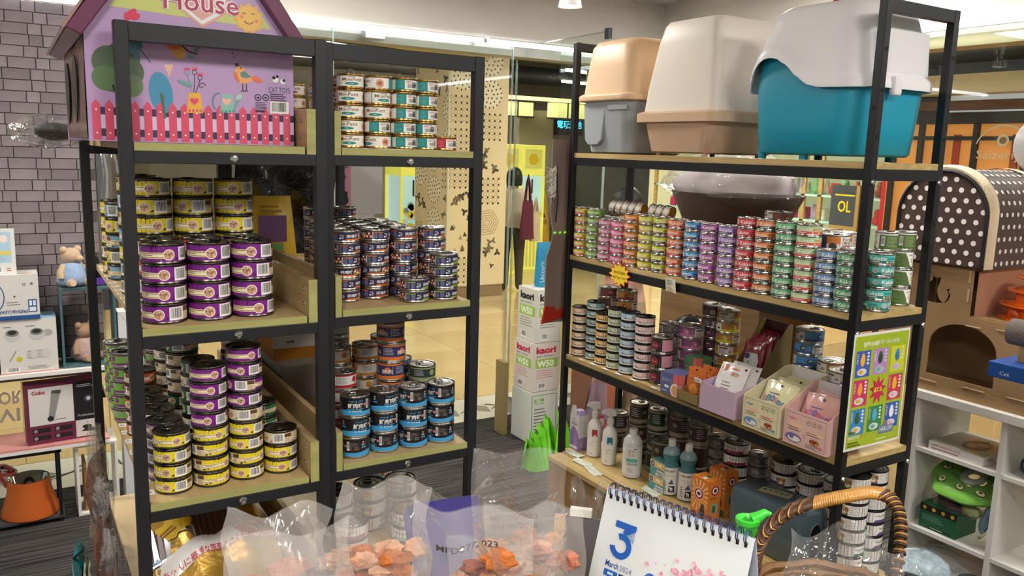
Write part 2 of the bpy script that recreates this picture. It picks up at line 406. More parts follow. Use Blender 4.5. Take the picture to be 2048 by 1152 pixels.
led('led_tube', (2.39, GY-.06, LZ), (3.68, GY-.06, LZ), 'white LED tube under the bulkhead above the open glass door')
led('led_tube', (GX-.08, 2.66, LZ), (GX-.08, 4.15, LZ), 'LED tube over the side glazing behind the litter boxes')
led('led_tube', (GX-.08, .2, LZ), (GX-.08, 2.6, LZ), 'bright LED tube at the upper right above the dark mall ceiling')
# glass
def glassmat():
    m = bpy.data.materials.new('clear_glass'); MATS['clear_glass'] = m; m.use_nodes = True; nt = m.node_tree; N = nt.nodes; N.remove(N['Principled BSDF'])
    tr = N.new('ShaderNodeBsdfTransparent'); tr.inputs[0].default_value = (.93, .96, .93, 1)
    gl = N.new('ShaderNodeBsdfGlossy'); gl.inputs['Roughness'].default_value = .015
    lw = N.new('ShaderNodeLayerWeight'); lw.inputs[0].default_value = .5; pw = N.new('ShaderNodeMath'); pw.operation = 'POWER'; pw.inputs[1].default_value = 5
    ma = N.new('ShaderNodeMath'); ma.operation = 'MULTIPLY_ADD'; ma.inputs[1].default_value = .9; ma.inputs[2].default_value = .035; mx = N.new('ShaderNodeMixShader')
    nt.links.new(lw.outputs['Facing'], pw.inputs[0]); nt.links.new(pw.outputs[0], ma.inputs[0])
    nt.links.new(ma.outputs[0], mx.inputs[0]); nt.links.new(tr.outputs[0], mx.inputs[1]); nt.links.new(gl.outputs[0], mx.inputs[2]); nt.links.new(mx.outputs[0], N['Material Output'].inputs[0]); return m
M_glass = glassmat()
M_gedge = mat('glass_edge', 'a4b8ac', .1, alpha=.45, noise=.05)
def pane(name, x0, y0, x1, y1, z0, z1, edges=True):
    o = struct(boxo(name, x0, y0, z0, x1, y1, z1, M_glass))
    return o
pane('window_1', -2.2, GY+.01, .36, GY+.022, 0, BZ)
pane('window_2', .365, GY+.01, 1.50, GY+.022, 0, BZ)
pane('window_3', 1.505, GY+.01, 2.60, GY+.022, 0, BZ)
pane('window_4', 2.95, GY+.01, GX, GY+.022, 0, BZ)
pane('window_5', GX+.01, 1.9, GX+.022, GY, 0, BZ)
pane('window_6', GX+.01, -.6, GX+.022, 1.89, 0, BZ)
for x in (.3625, 1.5025, 2.606): struct(boxo('trim_3', x-.003, GY+.008, 0, x+.003, GY+.024, BZ, M_gedge))
# open glass door, standing into the shop
dr = struct(empty('door_1', (2.743, 3.55, 0))); 
MB().box(-.006, 0, .09, .006, .92, 2.329).build('pane', M_glass, dr)
MB().box(-.007, -.002, .09, .007, .003, 2.329).box(-.007, .917, .09, .007, .922, 2.329).box(-.007, 0, 2.327, .007, .92, 2.331).build('glass_edge', M_gedge, dr)
MB().box(-.022, 0, .0, .022, .92, .09).build('bottom_rail', mat('brushed_steel', 'a5a5a2', .35, metal=1, noise=.06, bump=.05, bscale=200), dr, bevel=.003)
MB().box(-.013, -.004, 2.29, .013, .03, 2.345).build('top_clip', mat('black_clip', '141414', .4, noise=.05), dr, bevel=.002)
p = ony(750, 67, GY)
tag(boxo('door_bracket', p.x-.06, GY-.02, p.z-.03, p.x+.05, GY+.03, p.z+.015, M_al, bevel=.003), 'small metal bracket clamping the glass under the bulkhead', 'bracket')
# brick-look panel on the left of the shop front, each brick proud of the joints
M_joint = mat('brick_joint', '4a4440', .7, noise=.08); 
BR = [mat('brick_%d' % i, c, .38, spec=.5, noise=.16, nscale=9, bump=.12, bscale=70, coat=.25) for i, c in enumerate(('80767a', '877d80', '736a6d', '7d7375'))]
bw = struct(boxo('wall_brick_panel', -.20, GY-.045, .60, .352, GY-.02, 2.275, M_joint))
BLc, BH = .106, .0478
def brickmesh(w, m): return MB().box(-w/2, -.004, -BH/2+.0016, w/2, 0, BH/2-.0016).mesh('brick', m, bevel=.0012, segs=1)
BM = {(k, i): brickmesh((BLc if k else BLc/2)-.0035, BR[i]) for k in (0, 1) for i in range(4)}
row = 0; z = .60+BH/2; lx0 = -.20-(bw.location.x)
while z < 2.275-BH*.3:
    x = -.20 - (row % 2)*BLc*.78 - (row//2 % 2)*.02; k = row % 2
    while x < .352:
        w = BLc if k else BLc/2
        a, b = max(x, -.20), min(x+w, .352)
        if b-a > .02:
            if b-a > w-.001: me = BM[(k, random.randrange(4))]
            else: me = brickmesh(b-a-.0035, BR[random.randrange(4)])
            obj('brick', me, bw, ((a+b)/2-bw.location.x, -.0125, z-bw.location.z))
        x += w; k = 1-k
    row += 1; z += BH
struct(boxo('trim_4', -2.2, GY-.04, 2.275, .352, GY-.02, BZ, M_beige))
struct(boxo('wall_grey_strip', .356, GY-.04, .9, .42, GY-.02, 2.2, mat('dark_grey_panel', '4c4c4e', .5, noise=.05)))

# ------------------------------------------------------------------ racks
M_rack = mat('black_powder_steel', '1e1e22', .42, spec=.5, noise=.08, nscale=30, bump=.04, bscale=400)
M_rackc = mat('black_powder_steel_dark', '131316', .38, spec=.5, noise=.08, nscale=30, bump=.04, bscale=400)
M_board = wood('shelf_board_wood', 'a98e63', 'c4ab7c', .4, 2.5, (14, 1.2, 14))
M_bedge = wood('board_edge', '97955a', 'a9a66a', .45, 4, (1.5, 14, 14))
M_boardc = wood('pine_board', 'a88c58', 'c9af78', .42, 3, (14, 1.0, 14))
M_bedgec = wood('pine_edge', '9b8450', 'bda56c', .45, 3, (10, 2, 40))
M_bolt = mat('zinc_bolt', 'bdbdba', .25, metal=1, noise=.05)
def boltmesh():
    m = MB().lathe([(.0075, 0), (.0075, .0015), (.005, .0042), (.0028, .0046), (.0026, .003), (.0004, .003)], 16, cap0=False)
    return m.mesh('bolt', M_bolt, smooth=.5)
BOLT = boltmesh()
def rack(name, label, x0, x1, y0, y1, shelves, ztop, ztopf, mr, mb, me_, pan=None, postmask=(1, 1, 1, 1), th=.013, bh=.02, inset=.022, endtop=True, ends=(1, 1)):
    pw = .021; e = empty(name, (x0, y0, 0), label=label, cat='rack'); w, L = x1-x0, y1-y0
    PO = [(0, 0, ztop), (w-pw, 0, ztop), (0, L-pw, ztopf), (w-pw, L-pw, ztopf)]
    for i, (x, y, zt) in enumerate(PO): MB().box(x, y, 0, x+pw, y+pw, zt).build('post', mr, e, bevel=.0015)
    if endtop:
        MB().box(pw, .001, ztop-.03, w-pw, pw-.002, ztop-.001).build('beam', mr, e, bevel=.001)
        if ends[1]: MB().box(pw, L-pw+.002, ztopf-.03, w-pw, L-.001, ztopf-.001).build('beam', mr, e, bevel=.001)
    for zi, z in enumerate(shelves):
        za, zb = z-th-bh, z-th
        b0 = MB().box(pw, 0, za, w-pw, .018, zb).build('beam', mr, e, bevel=.001)
        MB().box(pw, L-.018, za, w-pw, L, zb).build('beam', mr, e, bevel=.001)
        if pan != 'R': MB().box(0, pw, za, .018, L-pw, zb).build('beam', mr, e, bevel=.001)
        MB().box(w-.018, pw, za, w, L-pw, zb).build('beam', mr, e, bevel=.001)
        bx0, bx1 = (inset, w-inset)
        if pan == 'R': bx1 = w-.041
        if pan == 'L': bx0 = .037
        bd = MB().box(bx0+.001, .003, z-th, bx1-.001, L-.003, z).build('shelf_board', mb, e)
        bd2 = MB().box(bx0, .001, z-th+.0002, bx1, .003, z-.0002).build('edge_band', me_, bd)
        if pan: 
            a, b = (w-.037, w-.021) if pan == 'R' else (.023, .035)
            q = MB().box(a, .003, z-th, b, L-.02, z+.066).build('side_panel', mb, e); MB().box(a, .001, z-th, b, .003, z+.066).build('edge_band', me_, q)
            for dz in (.018, .046):
                for yy in (.03, L-.06):
                    for xx, ry in ((a, -math.pi/2), (b, math.pi/2)): obj('screw', BOLT, q, (xx, yy, z+dz), (0, ry, 0)).scale = (.6, .6, .6)
        if pan: obj('bolt', BOLT, b0, (w*.52, 0, (za+zb)/2), (math.pi/2, 0, 0))
        else:
            for xx in (pw*.5, w-pw*.5): obj('bolt', BOLT, e, (xx, 0, za-.004), (math.pi/2, 0, 0))
    return e
ZA = [1.695, 1.391, 1.083, .775, .45, .12]
ra = rack('storage_rack', 'black steel rack at the left with olive-edged shelves holding purple and yellow cans', .155, .494, 1.443, 2.266, ZA[:1]+ZA[1:], 1.881, 1.70, M_rack, M_board, M_bedge, 'R', ends=(1, 0))
rb = rack('storage_rack', 'narrower black steel rack beside the tiled pillar view with navy and blue cans', .494, .828, 1.47, 2.293, ZA, 1.881, 1.70, M_rack, M_board, M_bedge, 'L', ends=(1, 0))
ZC = [1.697, 1.3375, .972, .60, .18]
rc = rack('storage_rack', 'tall black steel rack at the right carrying three plastic litter boxes on top', 1.698, 1.981, 1.198, 2.398, ZC, 2.061, 2.071, M_rackc, M_boardc, M_bedgec, None, th=.0156, bh=.027, inset=.006)
# dark holes down the near posts of the right rack
M_hole = mat('bolt_hole', '040404', .8, noise=.05)
HM = MB().cyl((0, 0, 0), (0, 0, .0006), .0045, n=12).mesh('hole', M_hole)
for z in (1.95, 1.86, 1.755, 1.55, 1.43, 1.2, 1.08, .88, .7):
    for xx in (.0105, .283-.0105): obj('hole', HM, rc, (xx, -.0002, z), (math.pi/2, 0, 0))
for z in (1.82, 1.5, 1.26, .85): obj('hole', HM, rc, (-.0002, .0105, z), (0, -math.pi/2, 0))
# ================================================================== CANS
M_tin = mat('tin', 'b4b2ad', .28, metal=1, noise=.06, nscale=40)
M_gold = mat('gold_lacquer', 'b08f52', .28, metal=1, noise=.06, nscale=40)
M_dark = mat('dark_lacquer', '5a564f', .3, metal=1, noise=.06, nscale=40)
M_blk = mat('black_rim', '1c1a1a', .35, metal=.3, noise=.06)
M_label = printmat('can_label', .38, coat=.15)
RIM = {'t': M_tin, 'g': M_gold, 'd': M_dark, 'b': M_blk}
_CM = {}
def can_body(r, h, rim):
    k = ('b', r, h, rim)
    if k not in _CM:
        e = .0022; w = r*.972
        _CM[k] = MB().lathe([(r*.92, 0), (r*.985, .0006), (r, e*.5), (r, e), (w, e*1.6), (w, h-e*1.6), (r, h-e), (r, h-.0006), (r*.985, h), (r*.95, h-.0004), (r*.93, h-.0028), (.0001, h-.0028)], 28).mesh('can', RIM[rim], smooth=.9)
    return _CM[k]
def can_lid(r, rim):
    k = ('l', r, rim)
    if k not in _CM:
        _CM[k] = MB().lathe([(r*.925, 0), (r*.86, .0006), (r*.83, .0012), (r*.78, .0004), (r*.6, .0005), (r*.56, .0011), (r*.52, .0004), (r*.3, .0006), (.0002, .0006)], 28, cap0=False).mesh('lid', RIM[rim], smooth=1.2)
    return _CM[k]
def can_tab(r, rim):
    k = ('t', r, rim)
    if k not in _CM:
        m = MB(); m.tube([(r*.30*math.cos(a)+r*.32, r*.24*math.sin(a), .0024) for a in (2*math.pi*i/14 for i in range(14))], r*.05, 6, closed=True)
        m.box(-r*.02, -r*.13, .0004, r*.22, r*.13, .0028); m.cyl((r*.02, 0, .0003), (r*.02, 0, .0036), r*.08, n=10)
        m.box(r*.55, -r*.1, .0016, r*.66, r*.1, .0034)
        _CM[k] = m.mesh('pull_tab', RIM[rim], smooth=.7)
    return _CM[k]
KIND = {}
def kind(name, r, h, rim, desc, fn, lid=None): KIND[name] = dict(r=r, h=h, rim=rim, desc=desc, fn=fn, lid=lid or rim)
def can_label(kn):
    k = ('lab', kn)
    if k not in _CM:
        K = KIND[kn]; r, h = K['r']*.972, K['h']; z0, z1 = .0042, h-.0042
        P = Print(); P.W = 2*math.pi*r; P.H = z1-z0; K['fn'](P, P.W, P.H)
        P.p = [([(x, y+z0) for x, y in q], c, l) for q, c, l in P.p]
        _CM[k] = P.cyl('label', r, M_label, eps=.00012)
    return _CM[k]
CUR = [None]; HID = {(k, i) for k, v in {**{q: (0, 1, 2, 3, 4) for q in range(97, 105)}, 108: (0, 1, 2, 3, 4), 110: (0, 1, 2), 111: (0, 1, 2), 112: (0, 1, 2), 113: (0, 1, 2), 124: (0, 1, 2, 3), 125: (0, 1, 2, 3, 4), 127: (0,), 128: (0,), 129: (0, 1), 130: (0, 1), 131: (0, 1, 2), 132: (0, 1, 2), 134: (0, 1, 2), 138: (0,), 139: (0, 1), 140: (0,), 141: (0, 1, 2), 142: (0, 1, 2), 143: (0, 1), 144: (0, 1, 2), 145: (0, 1, 2), 146: (0, 1, 2, 3), 147: (0, 1, 2, 4), 18: (0, 1, 2), 19: (0, 1, 2), 20: (0, 1, 2), 22: (0, 1), 24: (0, 1), 25: (0, 1, 2, 3, 4), 26: (0, 1), 3: (0, 1, 2), 31: (0, 1, 2, 5), 32: (0, 1, 4, 5), 38: (0, 1), 39: (0, 1, 3, 4), 42: (0, 1, 2), 43: (0, 1, 2), 5: (1, 2), 51: (0, 1, 2, 3, 4), 52: (0, 1, 2, 3, 4), 53: (0, 1, 2, 3, 4), 54: (0, 1, 2, 3, 4), 55: (0, 1, 2, 3, 4), 56: (0, 1, 2, 3, 4), 57: (0, 1), 58: (0, 1, 2, 3, 4), 59: (0, 1, 2, 3, 4), 6: (0, 1, 2), 60: (0,), 61: (0, 1, 2, 3, 4), 66: (0, 1), 67: (0, 1, 2), 68: (0, 1), 69: (0, 1, 2, 3), 70: (0, 1, 2, 3), 71: (0, 1), 72: (0, 1, 2), 76: (0, 1), 78: (0,), 9: (0, 1, 2)}.items() for i in v}; HIDDEN = []
CANSEQ = {}
def kname(k):  # object names follow label design only; all are pet food cans
    for n, ks in (('gold_rimmed_can', ('mp',)), ('navy_can', ('nv',)), ('meat_can', ('xian', 'blo', 'ylw', 'redw', 'gryw', 'grnb', 'blub', 'fan', 'tuna')), ('cat_food_can', ('k_',)), ('green_tin', ('grj',)), ('tall_can', ('jar', 'olive')), ('dog_food_can', ('ap', 'maro')), ('numbered_can', ('n1', 'n3', 'n4', 'n5', 'n7', 'n8')), ('assorted_can', ('brn', 'orn', 'gry', 'mau', 'dk', 'ylg', 'blk', 'grk', 'ory', 'lvk'))):
        if k.startswith(ks): return n
    return 'pet_food_can'
ORD = ['lowest', 'second', 'third', 'fourth', 'fifth', 'sixth', 'seventh', 'eighth', 'ninth', 'tenth']
def put_can(kn, loc, label, group, top=True, turn=None, rot=None, cat='can'):
    K = KIND[kn]; r, h = K['r'], K['h']
    if CUR[0] in HID: HIDDEN.append((kn, loc)); return
    rz = math.atan2(CAM.x-loc[0], -(CAM.y-loc[1])) + (random.uniform(-1.1, 1.1) if turn is None else turn)
    o = obj(kname(kn), can_body(r, h, K['rim']), None, loc, rot or (0, 0, rz)); tag(o, label, cat, group); CANSEQ[o.name] = CUR[0]
    obj('label', can_label(kn), o)
    if top:
        l = obj('lid', can_lid(r, K['lid']), o, (0, 0, h-.0027)); obj('pull_tab', can_tab(r, K['lid']), l, (0, 0, .0006), (0, 0, random.uniform(0, 6.28)))
    return o
SN = 0
SKIP = set([40, 41, 44, 105, 106, 107, 109, 126, 133])
def stack(kinds, c, where, group, turns=None, jit=.0012):
    """kinds listed from the bottom; c = centre of the base"""
    global SN
    SN += 1; z = c[2]+.0006; n = len(kinds)
    if SN in SKIP: return
    for i, kn in enumerate(kinds):
        K = KIND[kn]
        if n == 1: lb = '%s %s' % (K['desc'], where)
        elif i == n-1: lb = '%s, topmost %s' % (K['desc'], where)
        elif any((SN, j) in HID for j in range(i)): lb = '%s, %s from top %s' % (K['desc'], ORD[n-1-i], where)
        else: lb = '%s, %s from bottom %s' % (K['desc'], ORD[i] if i else 'first', where)
        CUR[0] = (SN, i); put_can(kn, (c[0]+random.uniform(-jit, jit), c[1]+random.uniform(-jit, jit), z), lb, group, i == n-1, None if turns is None else (turns if isinstance(turns, (int, float)) else turns[i]))
        z += K['h']+.0002
# ---- label designs ------------------------------------------------
def fancy(bg, leaf, soft='efe0bd'):
    def f(P, W, H):
        P.rect(-W/2, 0, W/2, H, bg, 0)
        for s in (-.5, 0):
            x = s*W; rnd = random.Random(5); w = W/2
            for i in range(14):
                a = x+rnd.uniform(0, w*.98); b = rnd.choice((.08, .93, .82, .18))*H; t = rnd.uniform(-.5, .5); q = H*.17
                P.poly([(a, b), (a+q*1.2*math.cos(t), b+q*1.2*math.sin(t)), (a+q*2*math.cos(t+.5), b+q*2*math.sin(t+.5)), (a+q*math.cos(t+1), b+q*math.sin(t+1))], leaf, 1)
            P.rect(x, H*.22, x+w*.50, H*.62, soft, 2); P.rect(x, H*.52, x+w*.44, H*.57, '8a7440', 3); P.rect(x, H*.27, x+w*.46, H*.31, '8a7440', 3)
            P.para(x+w*.06, H*.36, x+w*.3, H*.5, 1, 'a89468', 3)
            P.circ(x+w*.47, H*.46, H*.37, 'f3eee2', 4, n=24); P.food(x+w*.47, H*.46, H*.32, 5, ('c49a80', 'a87a62', 'dab89c', '92654e'), 4, 14)
            P.bars(x+w*.62, H*.06, x+w*.84, H*.95, 3, seed=4)
            P.rect(x+w*.84, H*.06, x+w, H*.95, 'd9c7a8', 3); P.rect(x+w*.85, H*.58, x+w*.985, H*.93, '5a4028', 4); P.para(x+w*.86, H*.12, x+w*.98, H*.52, 4, 'b09a7c', 4)
    return f
def monpetit(bg, oval='1b8a86', dark='6a5a2e', fk=('d9a184', 'c07a58', 'ecc8b0', 'a85a3c')):
    def f(P, W, H):
        P.rect(-W/2, 0, W/2, H, bg, 0); w = W
        a = -.22*w; P.rect(a, 0, a+.52*w, H, 'efe9e1', 1)
        P.text('MonPetit', a+.03*w, H*.50, H*.34, '7a5f28', 2, bold=.012, w=.25*w); P.circ(a+.15*w, H*.26, .085*w, oval, 2, ry=H*.15); P.text('吞拿魚', a+.15*w, H*.20, H*.11, 'e8f2f0', 3, 'C')
        P.rect(a+.1*w, H*.88, a+.19*w, H*.93, '2b2b2b', 2); P.food(a+.40*w, H*.45, H*.42, 2, fk, 6, 16); P.text('D', a+.012*w, H*.2, H*.16, '7a5f28', 2)
        b = .31*w; P.para(b, H*.1, b+.1*w, H*.9, 6, '5aaeab' if bg != 'b8232e' else 'd8767c', 1, fill=.4)
        P.rect(b+.115*w, H*.06, b+.30*w, H*.95, 'f4f2ee', 1); P.bars(b+.13*w, H*.1, b+.285*w, H*.6, 2, seed=8); P.para(b+.13*w, H*.64, b+.285*w, H*.92, 3, 'b7525a', 2)
        c = -.38*w; P.rect(c, 0, c+.15*w, H, 'dcdad6', 1); cat_face(P, c+.075*w, H*.48, H*.3, 2)
        P.rect(-.5*w, H*.05, -.39*w, H*.95, 'f4f2ee', 1); P.bars(-.49*w, H*.1, -.4*w, H*.85, 2, seed=9)
    return f
def cat_face(P, x, y, r, l):
    P.circ(x, y, r, 'f6f4f0', l, ry=r*.9, n=14); P.poly([(x-r*.95, y+r*.3), (x-r*.75, y+r*1.4), (x-r*.2, y+r*.8)], 'f6f4f0', l); P.poly([(x+r*.95, y+r*.3), (x+r*.75, y+r*1.4), (x+r*.2, y+r*.8)], 'f6f4f0', l)
    for s in (-1, 1): P.circ(x+s*r*.4, y+r*.15, r*.15, '3a3a34', l+1, n=8)
    P.poly([(x-r*.12, y-r*.2), (x+r*.12, y-r*.2), (x, y-r*.36)], 'd79a94', l+1)
def navy(acc):
    def f(P, W, H):
        P.rect(-W/2, 0, W/2, H, '23264a', 0)
        for s in (-.5, 0):
            x = s*W; w = W/2
            P.text('挑嘴罐', x+w*.04, H*.34, H*.44, 'f1eee6', 3, bold=.01, w=w*.27)
            P.poly([(x-w*.02, 0), (x+w*.40, 0), (x+w*.36, H*.22), (x+w*.05, H*.2)], acc, 2)
            P.circ(x+w*.4, H*.5, H*.42, 'd09055', 3, n=14); P.circ(x+w*.4, H*.46, H*.3, '7a4526', 4, n=12); P.circ(x+w*.42, H*.42, H*.14, 'f3e2c8', 5, n=10); P.circ(x+w*.37, H*.62, H*.12, 'f3e2c8', 5, n=8)
            for dx, dy in ((0, .3), (-.042, -.18), (.042, -.18)):
                P.circ(x+w*.54+dx*w, H*.5+dy*H*.8, H*.2, 'd8763a', 3, n=12); P.circ(x+w*.54+dx*w, H*.5+dy*H*.8, H*.13, 'f0cfa8', 4, n=10)
            P.rect(x+w*.64, H*.82, x+w*.86, H*.93, acc, 2); P.para(x+w*.64, H*.12, x+w*.74, H*.76, 5, '8388b4', 2, fill=.45); P.para(x+w*.755, H*.12, x+w*.86, H*.76, 5, '8388b4', 2, 5, fill=.45)
            P.bars(x+w*.61, H*.08, x+w*.636, H*.92, 3, seed=3, m=.12)
            P.circ(x+w*.91, H*.7, H*.09, 'e8e8ee', 2, n=4); P.rect(x+w*.885, H*.2, x+w*.925, H*.42, 'dcdcea', 2); P.para(x+w*.935, H*.2, x+w*.99, H*.8, 4, 'b8bcd8', 2); P.rect(x+w*.935, H*.46, x+w*.99, H*.56, acc, 3)
    return f
def xian(P, W, H):
    P.rect(-W/2, 0, W/2, H, '1a1416', 0)
    for s in (-.5, 0):
        x = s*W; w = W/2
        P.poly([(x+w*i/16, H*(.26+.05*math.sin(i/16*6.28+1))) for i in range(17)]+[(x+w, 0), (x, 0)], '3f9bd0', 1)
        P.text('鮮肉罐', x+w*.10, H*.42, H*.30, 'f4f2ee', 3, bold=.015, w=w*.33); P.text('Fantastic 98%', x+w*.13, H*.78, H*.13, '3f9bd0', 3, w=w*.30)
        P.rect(x+w*.08, H*.34, x+w*.44, H*.385, '3f9bd0', 2); P.text('鮮肉魚罐', x+w*.2, H*.2, H*.1, 'f4f2ee', 4, w=w*.2); P.circ(x+w*.145, H*.25, H*.05, 'f4f2ee', 4, ry=H*.03, n=8)
        P.circ(x+w*.47, H*.62, w*.03, 'd0788c', 3, n=10)
        P.rect(x+w*.52, H*.34, x+w*.80, H*.86, '2c2527', 2); P.para(x+w*.53, H*.62, x+w*.79, H*.84, 3, '6a605e', 3); P.para(x+w*.53, H*.38, x+w*.64, H*.58, 3, '7c7270', 3); P.para(x+w*.67, H*.38, x+w*.79, H*.58, 3, '7c7270', 3)
        P.bars(x+w*.505, H*.36, x+w*.565, H*.9, 4, seed=6, m=.1)
        P.circ(x+w*.87, H*.83, w*.02, 'e8e8e8', 3, n=4); P.para(x+w*.83, H*.62, x+w*.92, H*.74, 2, 'd0d0d0', 3); P.rect(x+w*.825, H*.48, x+w*.93, H*.56, '3f9bd0', 3)
def kakato(c1, c2, photo=None):
    def f(P, W, H):
        P.rect(-W/2, H*.36, W/2, H, c1, 0); P.rect(-W/2, 0, W/2, H*.36, c2, 0)
        for s in (-.5, 0):
            x = s*W; w = W*.5
            P.text('Kakato', x+w*.05, H*.36, H*.5, 'f3efe6', 2, bold=.01, w=w*.42)
            P.rect(x+w*.5, H*.5, x+w*.78, H*.7, '5b4a44', 1) if photo == 'dark' else P.para(x+w*.5, H*.46, x+w*.8, H*.76, 2, c2, 1, fill=.6)
            P.para(x+w*.05, H*.1, x+w*.45, H*.28, 1, 'e2d8c8', 1); 
            for k in range(4): P.circ(x+w*(.5+.09*k), H*.18, w*.028, 'c98a4a' if k % 2 else 'e0c8a0', 1, n=7)
            P.circ(x+w*.9, H*.55, w*.075, 'd8d8d4', 2, ry=H*.3, n=14); P.circ(x+w*.9, H*.55, w*.06, '8a8a8e', 3, ry=H*.22, n=12); P.para(x+w*.86, H*.45, x+w*.94, H*.65, 2, 'e0e0dc', 4)
            if photo == 'food': P.rect(x+w*.5, 0, x+w*.98, H, 'c98a5a', 3); P.food(x+w*.74, H*.5, w*.22, 4, ('d8a070', 'c86a3a', 'f0d8b0', '8a5a30'), 3, 16, ry=H*.44)
    return f
def num00(c, t):
    def f(P, W, H):
        P.rect(-W/2, 0, W/2, H, c, 0); P.rect(-W/2, 0, W/2, H*.2, 'e9e2d6', 1)
        for s in (-.5, -.25, 0, .25):
            x = s*W; w = W*.25
            P.text(t, x+w*.06, H*.38, H*.52, 'f6f3ec', 2, bold=.02, w=w*.46); P.rect(x+w*.02, H*.24, x+w*.13, H*.44, '3a3532', 1)
            P.para(x+w*.58, H*.5, x+w*.94, H*.86, 3, 'd8d0c4', 2, fill=.3); P.para(x+w*.2, H*.24, x+w*.62, H*.34, 1, '6a625a', 2)
    return f
def applaws(acc, face=True):
    def f(P, W, H):
        P.rect(-W/2, 0, W/2, H, 'ded9d3', 0)
        for s in (-.5, 0):
            x = s*W; w = W/2
            P.text('Applaws', x+w*.52, H*.52, H*.26, '4a4a4c', 2, w=w*.28)
            for k in range(4): P.circ(x+w*(.478+.012*k), H*(.7+.06*math.sin(k*1.4)), w*.006, '4a4a4c', 2, n=6)
            P.poly([(x+w*.44, 0), (x+w*.99, 0), (x+w*.99, H*.36), (x+w*.5, H*.28)], acc, 1)
            for k in range(3): P.para(x+w*(.02+.135*k), H*.1, x+w*(.14+.135*k), H*.92, 7, 'a9a49e', 1, k+2, fill=.4)
            if face: dog(P, x+w*.9, H*.48, H*.42, 2)
    return f
def dog(P, x, y, r, l):
    P.circ(x, y, r, 'c39a63', l, ry=r*.95, n=16); P.circ(x-r*.75, y+r*.2, r*.38, '8f6434', l+1, ry=r*.55, n=10); P.circ(x+r*.75, y+r*.2, r*.38, '8f6434', l+1, ry=r*.55, n=10)
    P.circ(x, y-r*.35, r*.45, 'ead9bd', l+1, n=12); P.circ(x, y-r*.15, r*.16, '2c2220', l+2, n=8)
    for s in (-1, 1): P.circ(x+s*r*.35, y+r*.22, r*.13, '2c2220', l+2, n=8)
def olive(P, W, H):
    P.rect(-W/2, 0, W/2, H, '566f3c', 0)
    for s in (-.5, 0):
        x = s*W; w = W/2
        P.rect(x, H*.92, x+w, H, 'dfdfd6', 1); P.poly([(x+w*.02, H), (x+w*.34, H), (x+w*.34, 0), (x+w*.2, H*.1), (x+w*.12, H*.55)], 'e8e6e0', 1)
        P.text('1858', x+w*.14, H*.76, H*.1, '3a3f30', 3, w=w*.1); P.para(x+w*.2, H*.3, x+w*.3, H*.6, 3, 'd08a4a', 3)
        P.bars(x+w*.4, H*.22, x+w*.5, H*.82, 2, seed=5); P.para(x+w*.56, H*.15, x+w*.95, H*.82, 8, '8fa06c', 1, fill=.4)
def tunablk(P, W, H):
    P.rect(-W/2, 0, W/2, H, '2a2024', 0)
    for s in (-.5, 0):
        x = s*W; w = W/2
        P.circ(x+w*.2, H*.48, w*.12, 'c23040', 1, ry=H*.27); P.circ(x+w*.2, H*.48, w*.1, '8c1a2a', 2, ry=H*.2); P.text('Royal', x+w*.2, H*.4, H*.16, 'f3d9dc', 3, 'C', w=w*.15)
        P.rect(x+w*.42, H*.08, x+w*.98, H*.92, 'd79aa6', 1); P.para(x+w*.45, H*.14, x+w*.95, H*.86, 7, 'b8707e', 2, fill=.3); P.para(x+w*.05, H*.05, x+w*.3, H*.16, 1, 'c9b070', 1)
def generic(c1, c2, panelc='cfcac2', band='4a4038'):
    def f(P, W, H):
        P.rect(-W/2, 0, W/2, H, c1, 0)
        for s in (-.5, 0):
            x = s*W; w = W/2
            P.rect(x, 0, x+w, H*.28, c2, 1); P.rect(x+w*.42, H*.08, x+w*.86, H*.94, panelc, 2); P.bars(x+w*.7, H*.16, x+w*.84, H*.6, 3, seed=2)
            P.para(x+w*.45, H*.14, x+w*.66, H*.58, 4, '8a857e', 3); P.rect(x+w*.46, H*.68, x+w*.7, H*.84, band, 3); P.food(x+w*.2, H*.52, H*.34, 2, (c2, c1, 'd8b890', band), 3, 8)
    return f
def bandlab(c1, c2, t=None):
    def f(P, W, H):
        P.rect(-W/2, 0, W/2, H, c1, 0); P.rect(-W/2, 0, W/2, H*.22, c2, 1); P.rect(-W/2, H*.9, W/2, H, c2, 1)
        for s in (-.5, -.17, .16):
            x = s*W; w = W*.33; P.para(x+w*.06, H*.34, x+w*.5, H*.84, 5, 'a8a4a8', 2, fill=.4); P.circ(x+w*.75, H*.6, w*.11, c2, 2, n=12)
            if t: P.text(t, x+w*.56, H*.36, H*.3, 'f0ece4', 3, w=w*.38)
    return f
def fantastic(P, W, H):
    P.rect(-W/2, 0, W/2, H, 'e8e2da', 0)
    for s in (-.5, 0):
        x = s*W; w = W/2; P.rect(x, H*.45, x+w*.3, H, 'd0803c', 1); P.circ(x+w*.14, H*.25, w*.09, '4a4640', 2, n=10); P.text('Fantastic', x+w*.36, H*.72, H*.16, '3a3632', 2, w=w*.4); P.text('鮮肉罐', x+w*.38, H*.42, H*.24, '5a3a30', 2, w=w*.34); P.rect(x+w*.36, H*.28, x+w*.8, H*.36, 'd05a3c', 2)
        P.poly([(x+w*.85, 0), (x+w, 0), (x+w, H), (x+w*.8, H)], '3c3a66', 2)
